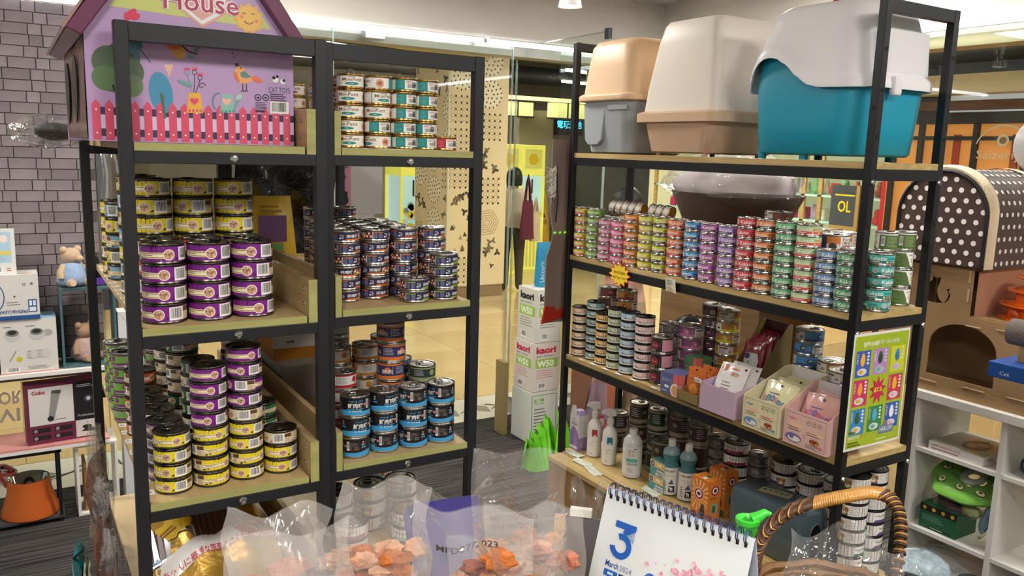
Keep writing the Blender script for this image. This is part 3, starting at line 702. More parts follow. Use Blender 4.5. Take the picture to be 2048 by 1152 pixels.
# ---- kinds
RA, HA = .0365, .0338
for n, bg, leaf, d in (('purple', '7a1d86', '4f0f5c', 'purple-labelled can with barcode'), ('yellow7', 'e0c81e', '3c3410', 'yellow-labelled can with barcode'), ('red7', 'b83a34', '7a1a18', 'red-labelled can'), ('blue7', '7aa6c4', '2c5070', 'pale blue-labelled can')):
    kind(n, RA, HA, 'd', d, fancy(bg, leaf))
RS, HS = .0315, .0277
for n, bg, leaf, d in (('ys', 'e6cf22', '2e2a0c', 'yellow can'), ('ps', '7a1d86', '4f0f5c', 'purple can'), ('gs', '2f6a46', '173a26', 'dark green can'), ('os', 'cf5c2e', '8a2c14', 'orange can'), ('rs', '9a4a44', '5a201c', 'dull red can'), ('ms', '8a6a8c', '4a3450', 'mauve can'), ('bs', 'd9c9ae', '8a7448', 'beige-backed can')):
    kind(n, RS, HS, 'd', d, fancy(bg, leaf))
RM, HM_ = .0255, .0268
kind('mpt', RM, HM_, 'g', 'gold-rimmed teal and white can', monpetit('1f8a86')); kind('mpr', RM, HM_, 'g', 'gold-rimmed red can', monpetit('b8232e')); kind('mpb', RM, HM_, 'g', 'gold-rimmed brown and white can', monpetit('6a3a34', '4a2428'))
kind('mpy', RM, HM_, 'g', 'yellow gold-rimmed can', monpetit('d8a83c', 'b83a3a'))
RN, HN = .0298, .0236
kind('nvo', RN, HN, 't', 'navy and orange can', navy('d8702e')); kind('nvg', RN, HN, 't', 'navy can with green stripe', navy('8fb02e'))
RX, HX = .0305, .0425
kind('xian', RX, HX, 't', 'black can with blue base band', xian, 't')
kind('blo', RX, .041, 't', 'navy can with orange band', bandlab('2a2c5a', 'd8702e', '鮮肉'))
kind('ylw', RX, .036, 't', 'white can with amber band', bandlab('e3dcd0', 'c98a3a')); kind('redw', RX, .036, 't', 'white can with red band', bandlab('dcdad8', 'b82a34')); kind('gryw', .034, .036, 't', 'grey-white can', bandlab('b9b8b4', '6a7a6a')); kind('grnb', RX, .036, 't', 'dark can with pale green lid', bandlab('2c3a3a', '8a9a6a')); kind('blub', RX, .036, 't', 'dark blue can', bandlab('2a3058', '4a6aa8'))
RK, HK = .0315, .0284
KK = [('k_yo', 'e8c83a', 'd0702e', 'yellow and orange'), ('k_gn', '8fc04e', '3f7a34', 'bright green'), ('k_mv', 'd98ab0', '8a3a5a', 'mauve pink'), ('k_pk', 'ec7ab0', 'c02a6a', 'hot pink'), ('k_or', 'ee8a34', '9a5020', 'orange'), ('k_ye', 'e8e03a', 'b89a4a', 'lemon yellow'), ('k_li', 'd0da3e', '4a4a24', 'lime'), ('k_sa', 'f08a5c', 'c83a2e', 'salmon'), ('k_bl', '3fa4dc', '3a3a78', 'sky blue'), ('k_ma', 'b866b0', '7a3a7a', 'magenta'), ('k_pu', 'a088cc', '5a3a80', 'violet'), ('k_re', 'e0485a', 'a02438', 'red'), ('k_ob', 'ee8a4c', '34402c', 'orange and black'), ('k_gr', '6cc08a', '2c5a44', 'mint green'), ('k_lg', 'b6d69a', 'd8584a', 'pale green and coral'), ('k_bg', '6f9cc8', '3f4a78', 'dusty blue'), ('k_g2', '5fae7a', '2a6a48', 'leaf green')]
for n, a, b, d in KK: kind(n, RK, HK, 't', d+' can', kakato(a, b))
kind('k_pf', RK, HK, 't', 'violet can with food photo', kakato('a088cc', '5a3a80', 'food')); kind('k_te', RK, HK, 't', 'teal can', kakato('4ab0a8', '2a706c'))
RZ, HZ = .0325, .0298
for n, c, t, d in (('n4', 'e0b48c', '004', 'peach'), ('n8', '7aa6ac', '008', 'grey-teal'), ('n1', 'e2a63a', '001', 'mustard'), ('n3', 'b2c298', '003', 'sage green'), ('n5', 'a2c2d8', '005', 'powder blue'), ('n7', 'e4bcb8', '007', 'pale pink')): kind(n, RZ, HZ, 'b', d+' can numbered '+t, num00(c, t))
kind('tuna', .036, .052, 't', 'black can with pink panel', tunablk)
kind('olive', .0275, .0470, 't', 'tall olive green can', olive)
RW, HW = .040, .037
kind('apw', RW, HW, 'b', 'white can with teal stripe', applaws('7ab0a8'), 'd'); kind('apd', .0405, .0365, 'b', 'white dog-food can', applaws('5a4a78')); kind('apg', .0405, .0365, 'b', 'white can with green stripe', applaws('2f6a5a')); kind('apr', RW, HW, 'b', 'maroon-striped white can', applaws('8a3048', False)); kind('apc', RW, HW, 'b', 'white can with pale lid', applaws('7ab0a8'), 'g')
kind('brn', .0375, .036, 't', 'brown can with grey panel', generic('7a4a38', '8a3a34')); kind('orn', .0375, .036, 't', 'amber can with grey panel', generic('c8843a', '8a3a34')); kind('gry', .036, .036, 't', 'grey can', generic('8a8682', '6a6662')); kind('mau', .042, .038, 't', 'purple can with pink stripes', generic('8a4a7a', 'c87aa8'))
kind('dkp', .038, .036, 't', 'dark plum can', generic('4a2a3c', '6a3a5a', '5a4450')); kind('ylg', .038, .036, 't', 'yellow-edged brown can', generic('a8763a', 'c8b83a')); kind('blk', .040, .036, 't', 'blue can with pale panel', generic('4a8ab8', '3a5a8a')); kind('grk', .040, .036, 't', 'dark green can with panel', generic('2f5a4a', '3f7a5a', '6a7a70')); kind('ory', .040, .036, 't', 'copper can with white panel', generic('a8643a', '9aa83a')); kind('lvk', .036, .036, 't', 'lavender-striped can', generic('c8b0a0', '8a6ab0'))
kind('fan', .0375, .043, 't', 'white and orange can', fantastic)
kind('jar_d', .036, .075, 'd', 'tall dark brown can', bandlab('3c2a26', '8a7a68'), 't'); kind('jar_g', .036, .075, 'd', 'tall dark green can', bandlab('24382e', '8a8270'), 't')
kind('dkc', .034, .034, 'd', 'dark grey can', bandlab('4c4a48', '6a6660'))
kind('maro', .041, .036, 'b', 'maroon and white can', applaws('8a3048', False))

# ---- stacks -------------------------------------------------------
Z1, Z2, Z3, Z4 = ZA[:4]
G = 'cans on the middle shelf of the left rack'
def at(x, y, z): return (x, y, z)
bz = .102     # turns that show the barcode / photo side
for i, (x, nm) in enumerate(((.222, 'left'), (.2965, 'middle'), (.371, 'right'))):
    stack(['purple']*4, (x, 1.503, Z2), 'of the %s front stack of purple cans' % nm, G, [random.choice((-1.75, -1.5, -1.2, -1.35)) for _ in range(4)])
    stack(['red7' if i < 2 else 'purple']*4, (x+.004, 1.58, Z2), 'of the second-row %s stack behind tall purple cans' % nm, G)
    stack(['yellow7']*7, (x+.006, 1.66, Z2), 'of the %s tall yellow stack' % nm, G, [random.choice((-1.8, -1.5, -1.2, -2.0)) for _ in range(7)])
stack(['yellow7', 'blue7']*3+['yellow7'], (.222, 1.80, Z2), 'of the hidden stack behind the tall yellow cans', G)
stack(['yellow7']*5, (.216, 2.10, Z2), 'of the farthest yellow stack at the shelf edge', G)
stack(['blue7', 'yellow7', 'blue7', 'yellow7', 'blue7'], (.216, 2.005, Z2), 'of the mixed stack at the left shelf edge', G)
G = 'cans on the lower shelf of the left rack'
stack(['ys']*4, (.224, 1.500, Z3), 'of the front-left all-yellow stack', G, (-1.9, -1.85, -1.8, -1.2))
stack(['ys']*4+['ps']*4, (.289, 1.502, Z3), 'of the purple-over-yellow front stack', G, (-.4, -.5, -.3, -1.0, -1.6, -1.4, -1.35, -1.1))
stack(['ys', 'ys', 'ys', 'ys', 'bs', 'ps', 'ps', 'ps', 'ps'], (.3535, 1.506, Z3), 'of the tallest purple and yellow stack', G, (-1.8, -.4, -1.8, -1.5, -2.4, -1.7, .6, -1.7, -1.0))
stack(['ys', 'ys', 'bs'], (.418, 1.508, Z3), 'of the short right-hand yellow stack', G, (-1.4, -1.3, -2.4))
for i, (kk, n) in enumerate((('ms', 4), ('rs', 4), ('rs', 4), ('ms', 4), ('os', 5))):
    stack([kk]*n, (.221-.001*i, 1.568+.067*i, Z3), 'of the %s stack behind the front-left yellow one' % ('first', 'second', 'third', 'fourth', 'orange fifth')[i], G)
stack(['gs']*4, (.405, 1.60, Z3), 'of the dark green stack behind the short yellow one', G, .3)
stack(['gs', 'gs', 'bs', 'gs', 'gs', 'bs', 'gs'], (.300, 1.66, Z3), 'of the tall green stack', G, .4)
stack(['bs', 'gs', 'bs', 'gs', 'bs', 'bs', 'bs', 'gs'], (.285, 1.735, Z3), 'of the tall beige and green stack', G)
stack(['bs', 'gs', 'rs', 'bs', 'gs', 'bs', 'bs', 'bs'], (.385, 1.70, Z3), 'of the shadowed stack under the shelf', G)
stack(['ms', 'bs', 'bs', 'bs', 'bs', 'bs', 'bs'], (.285, 1.90, Z3), 'of the white-blue stack at the back', G)
# green glossy tins at the far left
kind('grj', .030, .031, 't', 'glossy green tin', bandlab('6fb02e', '7a3a6a'), 'd')
for i, (x, y, n) in enumerate(((.208, 2.19, 4), (.206, 2.10, 4), (.204, 2.02, 4), (.203, 1.945, 5), (.285, 2.06, 6), (.29, 2.14, 6))):
    stack(['grj']*n, (x, y, Z3), 'of the %s green stack at far left' % ('farthest', 'fourth-nearest', 'third-nearest', 'nearest', 'inner', 'innermost')[i], 'green tins on the lower shelf of the left rack')
# narrow rack, top shelf
G = 'gold-rimmed cans on the top shelf'
T1 = [(.13, .0), (-.5, .0)]
stack(['mpt']*5, (.5605, 1.507, Z1), 'of the first gold-rimmed front stack from left', G, (0.35, .2, .3, .3, .6))
stack(['mpt']*5, (.6140, 1.505, Z1), 'of the second gold-rimmed front stack', G, (-.5, -2.5, 0.3, 1.0, -1.0))
stack(['mpt']*5, (.6665, 1.503, Z1), 'of the third gold-rimmed front stack', G, (-2.5, -2.6, -2.4, -2.4, -2.6))
stack(['mpt']*5, (.7190, 1.516, Z1), 'of the fourth gold-rimmed front stack', G, (-2.5, -2.8, -2.4, -2.3, -2.5))
stack(['mpr'], (.7560, 1.502, Z1), 'standing alone at the right front of the top shelf', G, -2.5)
for i, (x, y, kk, n) in enumerate(((.566, 1.575, 'mpb', 5), (.62, 1.58, 'mpb', 5), (.566, 1.66, 'mpb', 5), (.62, 1.66, 'mpb', 5), (.56, 1.86, 'mpy', 5), (.62, 1.86, 'mpr', 5), (.56, 1.95, 'mpy', 6))):
    stack([kk]*n, (x, y, Z1), 'of the %s stack' % ('second-row left', 'second-row right', 'third-row left', 'third-row right', 'yellow far', 'red far', 'farthest yellow')[i], G)
# narrow rack, middle shelf
G = 'navy cans on the middle shelf'
for i, (x, y, kk, n) in enumerate(((.572, 1.570, 'nvo', 6), (.638, 1.578, 'nvo', 6), (.704, 1.584, 'nvo', 6), (.7725, 1.589, 'nvo', 6), (.766, 1.515, 'nvg', 4), (.6975, 1.513, 'nvg', 2))):
    stack([kk]*n, (x, y, Z2), 'of the %s' % ('leftmost navy stack', 'second navy stack', 'third navy stack', 'rightmost navy stack', 'green-striped four-high stack', 'low green-striped front pair')[i], G, [random.choice((-.5, 0, .6, 1.0)) for _ in range(n)] if kk == 'nvo' else .55)
for r_ in range(4):
    for c_ in range(3):
        stack(['nvo']*(6 if r_ < 3 else 7), (.582+.064*c_+.008*r_, 1.652+.066*r_, Z2), 'of %s stack in %s navy row' % (('left', 'middle', 'right')[c_], ('second', 'third', 'fourth', 'fifth')[r_]), G) if not (r_ == 3 and c_ == 2) else None
# narrow rack, lower shelf
G = 'cans on the lower shelf of the narrow rack'
for i, (x, y) in enumerate(((.571, 1.515), (.635, 1.519), (.699, 1.516), (.763, 1.516))):
    stack(['xian']*3, (x, y, Z3), 'of the %s blue-banded front stack' % ('leftmost', 'second', 'third', 'rightmost')[i], G, ((-2.1, -.45, -.8), (-1.9, -.6, -.2), (-2.0, -.75, -1.75), (-1.9, -1.9, -1.75))[i])
for x, y, kk, n, w in ((.685, 1.60, 'blo', 6, 'tall navy and orange stack'), (.60, 1.70, 'ylw', 5, 'amber stack at left'), (.665, 1.70, 'ylw', 5, 'amber stack beside the navy tower'), (.63, 1.80, 'gryw', 6, 'grey stack behind the amber cans'), (.735, 1.76, 'redw', 5, 'red-banded stack'), (.74, 1.685, 'blub', 4, 'dark blue stack'), (.765, 1.61, 'grnb', 4, 'green-lidded stack at right'), (.585, 1.63, 'redw', 4, 'low red-banded stack')):
    stack([kk]*n, (x, y, Z3), 'of the '+w, G)
# narrow rack, fourth shelf
G = 'white cans on the fourth shelf'
for x, y, kk, n, w in ((.715, 1.80, 'apw', 3, 'left white stack under blue cans'), (.797, 1.795, 'apw', 3, 'right white stack under blue cans'), (.785, 1.92, 'apc', 3, 'back stack with cream lid'), (.775, 1.70, 'apc', 2, 'low pair with cream lid'), (.63, 1.80, 'apr', 3, 'shadowed stack beside white cans'), (.63, 1.70, 'apr', 2, 'shadowed pair by the post')):
    stack([kk]*n, (x, y, Z4), 'of the '+w, G)
# right rack, second shelf
G = 'small bright cans along the second shelf of the right rack'
ZK = ZC[1]
YK = [2.345, 2.274, 2.205, 2.137, 2.069, 1.997, 1.929, 1.861, 1.789, 1.722, 1.650, 1.582, 1.5155, 1.449, 1.382, 1.3165, 1.2515]
NK = [6, 6, 5, 5, 6, 6, 6, 6, 6, 6, 6, 7, 7, 7, 7, 5, 5]
for i, (y, n) in enumerate(zip(YK, NK)):
    ks = [KK[i][0]]*n
    if i == 10: ks = ['k_pf', 'k_pu', 'k_pf', 'k_pu', 'k_pu', 'k_pu']
    d = KK[i][3]
    stack(ks, (1.7335, y+.003 if i == 16 else y, ZK), 'of its front-row stack', G, [random.choice((-1.3, -1.1, -1.5, -.9)) if i not in (13, 15, 16) else random.uniform(-1.0, -.7) for _ in range(n)])
for i in range(11):   # second row, lower
    stack(['k_te' if i % 3 else 'k_or']*5, (1.802, 2.33-.068*i, ZK), 'of the second-row stack number %s behind the front row' % ('one two three four five six seven eight nine ten eleven'.split()[i]), G)
for i in range(8):    # cans lying on their sides on the second row
    y = 2.26-.034*i if i < 5 else 2.055-.034*(i-5); KN = 'k_or'
    CUR[0] = ('lying', i); o = put_can('mpb', (1.79, y, ZK+.155+.0265), 'gold-bottomed can lying on its side, %s from the far end' % ORD[i].replace('lowest', 'first'), 'cans lying on their sides', False, rot=(math.pi/2+.25, 0, .35))
for x, y, kk, n, w in ((1.815, 1.555, 'brn', 6, 'brown stack behind the red one'), (1.83, 1.46, 'fan', 4, 'large stack behind mint green'), (1.825, 1.372, 'fan', 4, 'large white-orange stack behind coral'), (1.80, 1.29, 'brn', 4, 'brown stack behind dusty blue'), (1.90, 1.41, 'fan', 4, 'back large stack'), (1.9, 1.50, 'fan', 4, 'far back large stack'),
                       (1.876, 1.262, 'olive', 4, 'left olive stack at the shelf end'), (1.942, 1.255, 'olive', 4, 'right olive stack at the shelf end'), (1.8105, 1.225, 'k_te', 5, 'teal stack behind the post')):
    stack([kk]*n, (x, y, ZK), 'of the '+w, G, None if kk != 'olive' else (.25, .3, .2, -1.7))
# right rack, third shelf
G = 'numbered pastel cans on the third shelf of the right rack'
ZT = ZC[2]
for (kk, n), y, x in zip((('n4', 6), ('n8', 7), ('n1', 6), ('n3', 7), ('n5', 7), ('n7', 7)), (2.352, 2.283, 2.214, 2.1455, 2.077, 2.005), (1.748, 1.76, 1.751, 1.748, 1.748, 1.751)):
    stack([kk]*n, (x, y, ZT), 'of its stack', G, [random.uniform(-.95, -.6) for _ in range(n)])
stack(['tuna']*3, (1.763, 1.932, ZT), 'of the large pink-panelled stack', G, -1.3)
for x, y, kk, n, w in ((1.835, 2.31, 'brn', 7, 'brown stack behind grey-teal'), (1.85, 2.225, 'orn', 7, 'amber stack behind mustard'), (1.82, 2.14, 'brn', 5, 'brown stack behind sage green'), (1.845, 1.99, 'gry', 5, 'grey stack behind pale pink'), (1.855, 1.90, 'mau', 5, 'purple-striped stack'), (1.942, 1.895, 'dkp', 7, 'dark plum tower'), (1.925, 1.81, 'ylg', 7, 'yellow-edged tower'), (1.93, 1.505, 'blk', 7, 'blue tower behind the display boxes'), (1.925, 1.42, 'ory', 5, 'copper stack behind the cream box'), (1.935, 1.33, 'grk', 7, 'dark green tower'), (1.855, 1.335, 'lvk', 5, 'lavender stack near the post')):
    stack([kk]*n, (x, y, ZT), 'of the '+w, 'larger cans at the back of the third shelf')
# right rack, fourth shelf
G = 'cans at the back of the fourth shelf'; ZF = ZC[3]
for x, y, kk, n, w in ((1.90, 2.30, 'jar_d', 2, 'tall dark pair behind the spray bottles'), (1.89, 2.17, 'jar_d', 3, 'tall brown row, first'), (1.90, 2.08, 'jar_g', 3, 'tall green row, second'), (1.92, 1.99, 'jar_d', 3, 'tall brown row, third'), (1.92, 1.90, 'jar_d', 3, 'tall brown row, fourth'), (1.845, 1.99, 'jar_d', 2, 'shorter brown pair'), (1.925, 1.815, 'dkc', 6, 'dark grey stack'), (1.85, 1.80, 'dkc', 0, 'nearer dark grey stack'), (1.92, 1.73, 'maro', 6, 'maroon stack by the orange boxes'), (1.92, 1.64, 'dkc', 6, 'shadowed grey stack'), (1.925, 1.545, 'apd', 6, 'white stack beside the grey machine'), (1.93, 1.455, 'apd', 6, 'dog-faced stack behind the grey machine'), (1.935, 1.368, 'apg', 6, 'green-striped stack near the post'), (1.935, 1.268, 'apd', 8, 'tall dog-food tower at the rack end'), (1.85, 1.262, 'apg', 8, 'green-striped tower at the rack end')):
    stack([kk]*n, (x, y, ZF), 'of the '+w, G)

# cans that stand hidden inside the stacks, joined
B = MB(); cs = []
for kn, loc in HIDDEN:
    K = KIND[kn]; r, h = K['r'], K['h']; P = Print(); K['fn'](P, 1, 1); bgc = P.p[0][1]; n0 = len(B.f)
    B.lathe([(r*.98, 0), (r, .001), (r, .003), (r*.972, .004), (r*.972, h-.004), (r, h-.003), (r, h-.001), (r*.95, h)], 14, c=loc)
    for k, f in enumerate(B.f[n0:]): cs.append((bgc if 3*14 <= k < 4*14 else (.35, .34, .33), len(f)))
if B.f:
    me = bpy.data.meshes.new('packed_cans'); me.from_pydata(B.v, [], B.f); ca = me.color_attributes.new('Col', 'FLOAT_COLOR', 'CORNER'); ca.data.foreach_set('color', [x for c, n in cs for _ in range(n) for x in (*c, 1)]); me.materials.append(M_label)
    o = obj('packed_cans', me); tag(o, 'further tins packed out of sight inside the stacks of cans', 'cans', None, 'stuff')
# ================================================================== LARGE THINGS
M_pg = printmat('gloss_print', .3, coat=.4); M_pm = printmat('matt_print', .6)
def lathe_o(name, prof, m, parent=None, loc=(0, 0, 0), n=24, **k): return MB().lathe(prof, n).build(name, m, parent, loc, smooth=k.pop('smooth', .7), **k)
def prism_holes(outer, holes, h0, h1, m, name, parent, xf=None):
    """flat panel with real openings: outlines in local (a, z), thickness along local y"""
    pl = [[Vector((x, z, 0)) for x, z in q] for q in [outer]+holes]; allp = [v for q in pl for v in q]
    tri = tessellate_polygon(pl); n = len(allp); B = MB()
    vs = [Vector((v.x, h0, v.y)) for v in allp]+[Vector((v.x, h1, v.y)) for v in allp]
    if xf: vs = [xf @ v for v in vs]
    fs = [tuple(t) for t in tri]+[tuple(n+i for i in reversed(t)) for t in tri]; o = 0
    for q in pl:
        k = len(q); fs += [(o+i, o+(i+1) % k, n+o+(i+1) % k, n+o+i) for i in range(k)]; o += k
    return B.add(vs, fs).build(name, m, parent)
# ---- printed cardboard cat house on the top shelf of the left rack
HX, HY, HZ0 = .118, 1.50, ZA[0]+.0005
ch = empty('cat_house', (HX, HY, HZ0), label='pink printed cardboard cat house with picket fence on the top left shelf', cat='cat house')
HWd, HDp, HE = .3325, .50, .168
M_card = mat('lilac_card', 'b795c0', .4, coat=.3, noise=.03); M_plum = mat('plum_card', '6a2c50', .4, coat=.3, noise=.05); M_plum2 = mat('plum_card_edge', '4a2038', .45, noise=.05)
PKH = .40; cxh = HWd/2
MB().box(0, 0, 0, HWd, HDp, HE).build('body', M_card, ch, bevel=.002)
MB().prism([(-.002, HE), (HWd+.002, HE), (cxh, PKH)], .002, HDp-.002).build('gable', M_card, ch)
sl = (PKH-HE)/cxh; o_ = .032
for sg, nm in ((-1, 'roof_panel'), (1, 'roof_panel')):
    a = cxh+sg*(cxh+.004); q = [(a, HE-.006), (cxh, PKH+.004), (cxh, PKH+.05), (a+sg*.022, HE-.006+.010)]
    MB().prism(q, -.020, HDp+.02).build(nm, [M_plum], ch, bevel=.002)
# copper shrink film on the left side with two eye-shaped holes
M_cop = mat('copper_film', 'c49a94', .2, metal=.7, noise=.12, nscale=3, bump=.35, bscale=6, stretch=(1, 1.6, .12))
sd = MB().grid(lambda u, v: (-.0015-.0012*math.sin(u*11)-.0006*math.sin(v*5+u*5), .004+u*(HDp-.008), .004+v*(HE-.008)), 16, 6).build('side_wrap', M_cop, ch, smooth=1)
for yy, hh in ((.16, .10), (.35, .10)):
    MB().prism([(yy+.045*math.sin(t)*(1+.3*math.cos(t)), .088+.058*math.cos(t)) for t in (2*math.pi*i/18 for i in range(18))], .0, .002, Matrix(((0, -1, 0, -.0035), (1, 0, 0, 0), (0, 0, 1, 0), (0, 0, 0, 1)))).build('eye_hole', mat('dark_opening', '120c0a', .8, noise=.05), sd)
rw = MB().prism([(-.0275, HE+.002), (cxh-.03, PKH+.024), (cxh-.03, PKH+.028), (-.0315, HE+.004)], -.019, HDp+.018).build('roof_wrap', M_cop, ch)
P = Print()
def HU(zx, zy): p = ony(220+zx/3.715, zy/3.715, HY); return (p.x-HX, p.z-HZ0)
def HP(L): return [HU(*q) for q in L]
P.rect(0, .0, HWd, HE, 'b99ac6', 0)
P.poly([(.0, HE), (HWd, HE), (cxh, PKH)], 'b99ac6', 0)
for i in range(17):                        # picket fence
    x = .006+i*.0192; w = .0125
    P.rect(x+w, .008, x+.0192, .02, '3c3658', 1); P.rect(x+w, .042, x+.0192, .054, '3c3658', 1); P.rect(x+w, .02, x+.0192, .042, 'd9c4e4', 1)
    P.poly([(x, .002), (x+w, .002), (x+w, .058), (x+w/2, .066), (x, .058)], 'd8526e', 2); P.circ(x+w/2, .013, .0014, 'ffffff', 3, n=8); P.circ(x+w/2, .050, .0014, 'ffffff', 3, n=8)
for (cx_, cy_, r_, c_) in ((.035, .125, .026, '586a54'), (.055, .133, .026, '586a54'), (.062, .112, .024, '586a54'), (.040, .104, .026, '586a54'), (.028, .100, .02, '66805a'), (.066, .090, .018, '6c8462')): P.circ(cx_, cy_, r_, c_, 1)
P.line([(.038, .09), (.043, .075), (.052, .066)], .003, '2a2024', 2)
a = HU(378, 690); P.circ(a[0], a[1], .0185, '4b93b8', 1, ry=.034, rot=.12); P.line(HP([(378, 690), (395, 790), (408, 880)]), .004, '5c6b56', 2); P.line(HP([(392, 770), (372, 710)]), .0016, '5c6b56', 2); P.line(HP([(390, 745), (402, 715)]), .0016, '5c6b56', 2)
P.poly(HP([(585, 688), (672, 690), (692, 842), (568, 838)]), 'eab04a', 2); h = HU(625, 752); P.heart(h[0], h[1], .007, 'd8526e', 3)
for k in range(4): c = HU(590+28*k, 822); P.circ(c[0], c[1], .0022, 'd8526e', 3, n=8)
for (x0, y0), (x1, y1), cc in (((605, 690), (570, 550), '7a9ab0'), ((622, 690), (628, 550), '3c2a30'), ((635, 690), (668, 590), '3c2a30')):
    P.line(HP([(x0, y0), ((x0+x1)/2+3, (y0+y1)/2), (x1, y1)]), .001, cc, 2); c = HU(x1, y1-12); P.ring(c[0], c[1], .0042, .001, cc, 2, 10)
    for k in (-1, 0, 1): c = HU(x1+k*13, y1-38); P.circ(c[0], c[1], .0022, 'e0566e', 3, n=7)
P.line([HU(640+q*math.cos(t)+42, 640-q*math.sin(t)) for t, q in ((.5*i, 30-1.9*i) for i in range(15))], .001, '3c2a30', 2)
for k in range(5): c = HU(520+18*k, 605+10*(k % 2)+6*k); P.circ(c[0], c[1], .0045, '6fa0a4', 2, ry=.0028, n=8, rot=-.6)
P.poly(HP([(830, 702), (905, 702), (925, 840), (818, 836)]), '8cc0b6', 2); h = HU(866, 755); P.heart(h[0], h[1], .0075, 'f2b8a4', 3); P.poly(HP([(912, 815), (945, 735), (962, 745), (925, 822)]), '6ea89c', 2); P.line([HU(800+38*math.cos(t), 755-62*math.sin(t)) for t in (1.2+.28*i for i in range(12))], .0026, '6a8a94', 2); c = HU(955, 722); P.circ(c[0], c[1], .006, 'a4d0c4', 3, ry=.004, rot=.7)
for k in range(4): c = HU(832+28*k, 828); P.circ(c[0], c[1], .0022, '4f9a8c', 3, n=8)
P.poly(HP([(918, 530), (950, 490), (985, 492), (1000, 520), (1060, 575), (1060, 600), (1010, 622), (960, 618), (925, 585)]), 'eaa86a', 2); P.poly(HP([(918, 530), (940, 540), (965, 615), (925, 585)]), 'e2764e', 3); P.poly(HP([(966, 540), (1000, 528), (1048, 572), (1010, 582), (972, 570)]), '5a8a8c', 3)
P.poly(HP([(1040, 575), (1085, 560), (1092, 572), (1060, 592)]), 'e2764e', 2); P.circ(*HU(1098, 597), .0085, 'e2764e', 2, ry=.004, rot=-.15); P.circ(*HU(972, 505), .0014, '2a2024', 4, n=6)
for lx in (985, 1012): P.line(HP([(lx, 620), (lx+2, 672)]), .0014, '3c2a30', 2); P.line(HP([(lx-15, 682), (lx+2, 668), (lx+8, 684)]), .0014, '3c2a30', 2)
P.poly(HP([(925, 480), (932, 495), (960, 492), (948, 462), (943, 480), (930, 465)]), '3c2a30', 2)
for q in ((903, 345), (908, 395), (920, 425), (945, 352), (965, 372), (985, 355), (975, 345)): P.circ(*HU(*q), .0014, '2a2024', 2, n=6)
for (x_, y_, c_) in ((170, 310, '3f7a80'), (215, 335, '3f7a80'), (160, 365, '4f90aa'), (195, 395, '4f90aa')): P.circ(*HU(x_, y_), .0052, c_, 2, ry=.0078, n=12)
P.line(HP([(165, 345), (230, 375), (300, 465)]), .0018, '3f6a80', 2)
P.burst(*HU(470, 300), .0165, .0135, 14, 'd8683c', 2); P.line(HP([(520, 330), (585, 385), (650, 405)]), .0022, '2a2024', 3); P.line([HU(600+q*math.cos(t), 325-q*math.sin(t)) for t, q in ((.5*i, 30-1.9*i) for i in range(15))], .001, '3c2a30', 2)
P.circ(*HU(512, 385), .012, 'd8a04a', 1); P.circ(*HU(600, 425), .005, '6a9a90', 3, ry=.003); P.circ(*HU(640, 360), .0045, '6a9a90', 3, ry=.008)
for q in ((435, 500), (868, 470)): pass
P.poly(HP([(400, 480), (470, 480), (440, 575)]), 'e6b9a6', 1)
# dog pair, CAT TOYS, barcode
P.circ(*HU(1228, 590), .0055, 'f4f2f0', 2); P.circ(*HU(1216, 578), .003, '141414', 3); P.circ(*HU(1240, 570), .0026, '141414', 3); P.circ(*HU(1282, 608), .0045, 'f4f2f0', 2); P.circ(*HU(1290, 600), .0026, '141414', 3)
a = HU(1178, 688); P.text('CAT TOYS', a[0], a[1], .0098, '2f5a58', 2, w=.038)
a = HU(1190, 842); b = HU(1325, 760); P.bars(a[0], a[1], b[0], b[1], 2, seed=12)
a = HU(1188, 752); b = HU(1330, 700); P.para(a[0], a[1], b[0], b[1], 4, '4a3a50', 2, fill=.5); a = HU(1078, 812); b = HU(1180, 760); P.para(a[0], a[1], b[0], b[1], 5, '5a4a60', 2, fill=.45); a = HU(1078, 836); b = HU(1180, 818); P.para(a[0], a[1], b[0], b[1], 1, '3a2a40', 2, fill=.7)
for q in (1098, 1155): P.ring(*HU(q, 725), .006, .0016, '2e2438', 2, 16); P.rect(HU(q-10, 728)[0], HU(q, 732)[1], HU(q+10, 728)[0], HU(q, 720)[1], '2e2438', 2)
# gable: yellow band, shield, House, sun, flower
def clipg(y, pad=.012): t = (PKH-y)/(PKH-HE)*cxh; return cxh-t+pad, cxh+t-pad
ya, yb = HU(600, 130)[1]-.003, HU(600, 70)[1]+.004
P.poly([(clipg(ya)[0], ya+.008), (clipg(ya)[1], ya-.004), (clipg(yb)[1], yb-.004), (clipg(yb)[0], yb+.008)], 'c9cf7a', 1); P.poly([(clipg(yb+.03)[0], yb+.04), (clipg(yb+.03)[1], yb+.03), (clipg(yb+.06)[1], yb+.06), (clipg(yb+.06)[0], yb+.07)], 'c9cf7a', 1)
s0 = HU(680, 60); P.poly([(s0[0]-.048, s0[1]+.05), (s0[0]-.04, s0[1]-.002), (s0[0], s0[1]-.032), (s0[0]+.04, s0[1]-.006), (s0[0]+.048, s0[1]+.05)], 'e2a79a', 2); P.poly([(s0[0]-.043, s0[1]+.05), (s0[0]-.036, s0[1]), (s0[0], s0[1]-.027), (s0[0]+.036, s0[1]-.004), (s0[0]+.043, s0[1]+.05)], 'eeeef2', 3); P.poly([(s0[0]-.037, s0[1]+.05), (s0[0]-.031, s0[1]+.002), (s0[0], s0[1]-.020), (s0[0]+.031, s0[1]), (s0[0]+.037, s0[1]+.05)], 'dfa9a0', 4)
P.text('House', s0[0]-.061, s0[1]-.008, .034, 'f6eef0', 5, bold=.05, w=.122); P.text('House', s0[0]-.060, s0[1]-.007, .032, 'b23a5e', 6, bold=.01, w=.120)
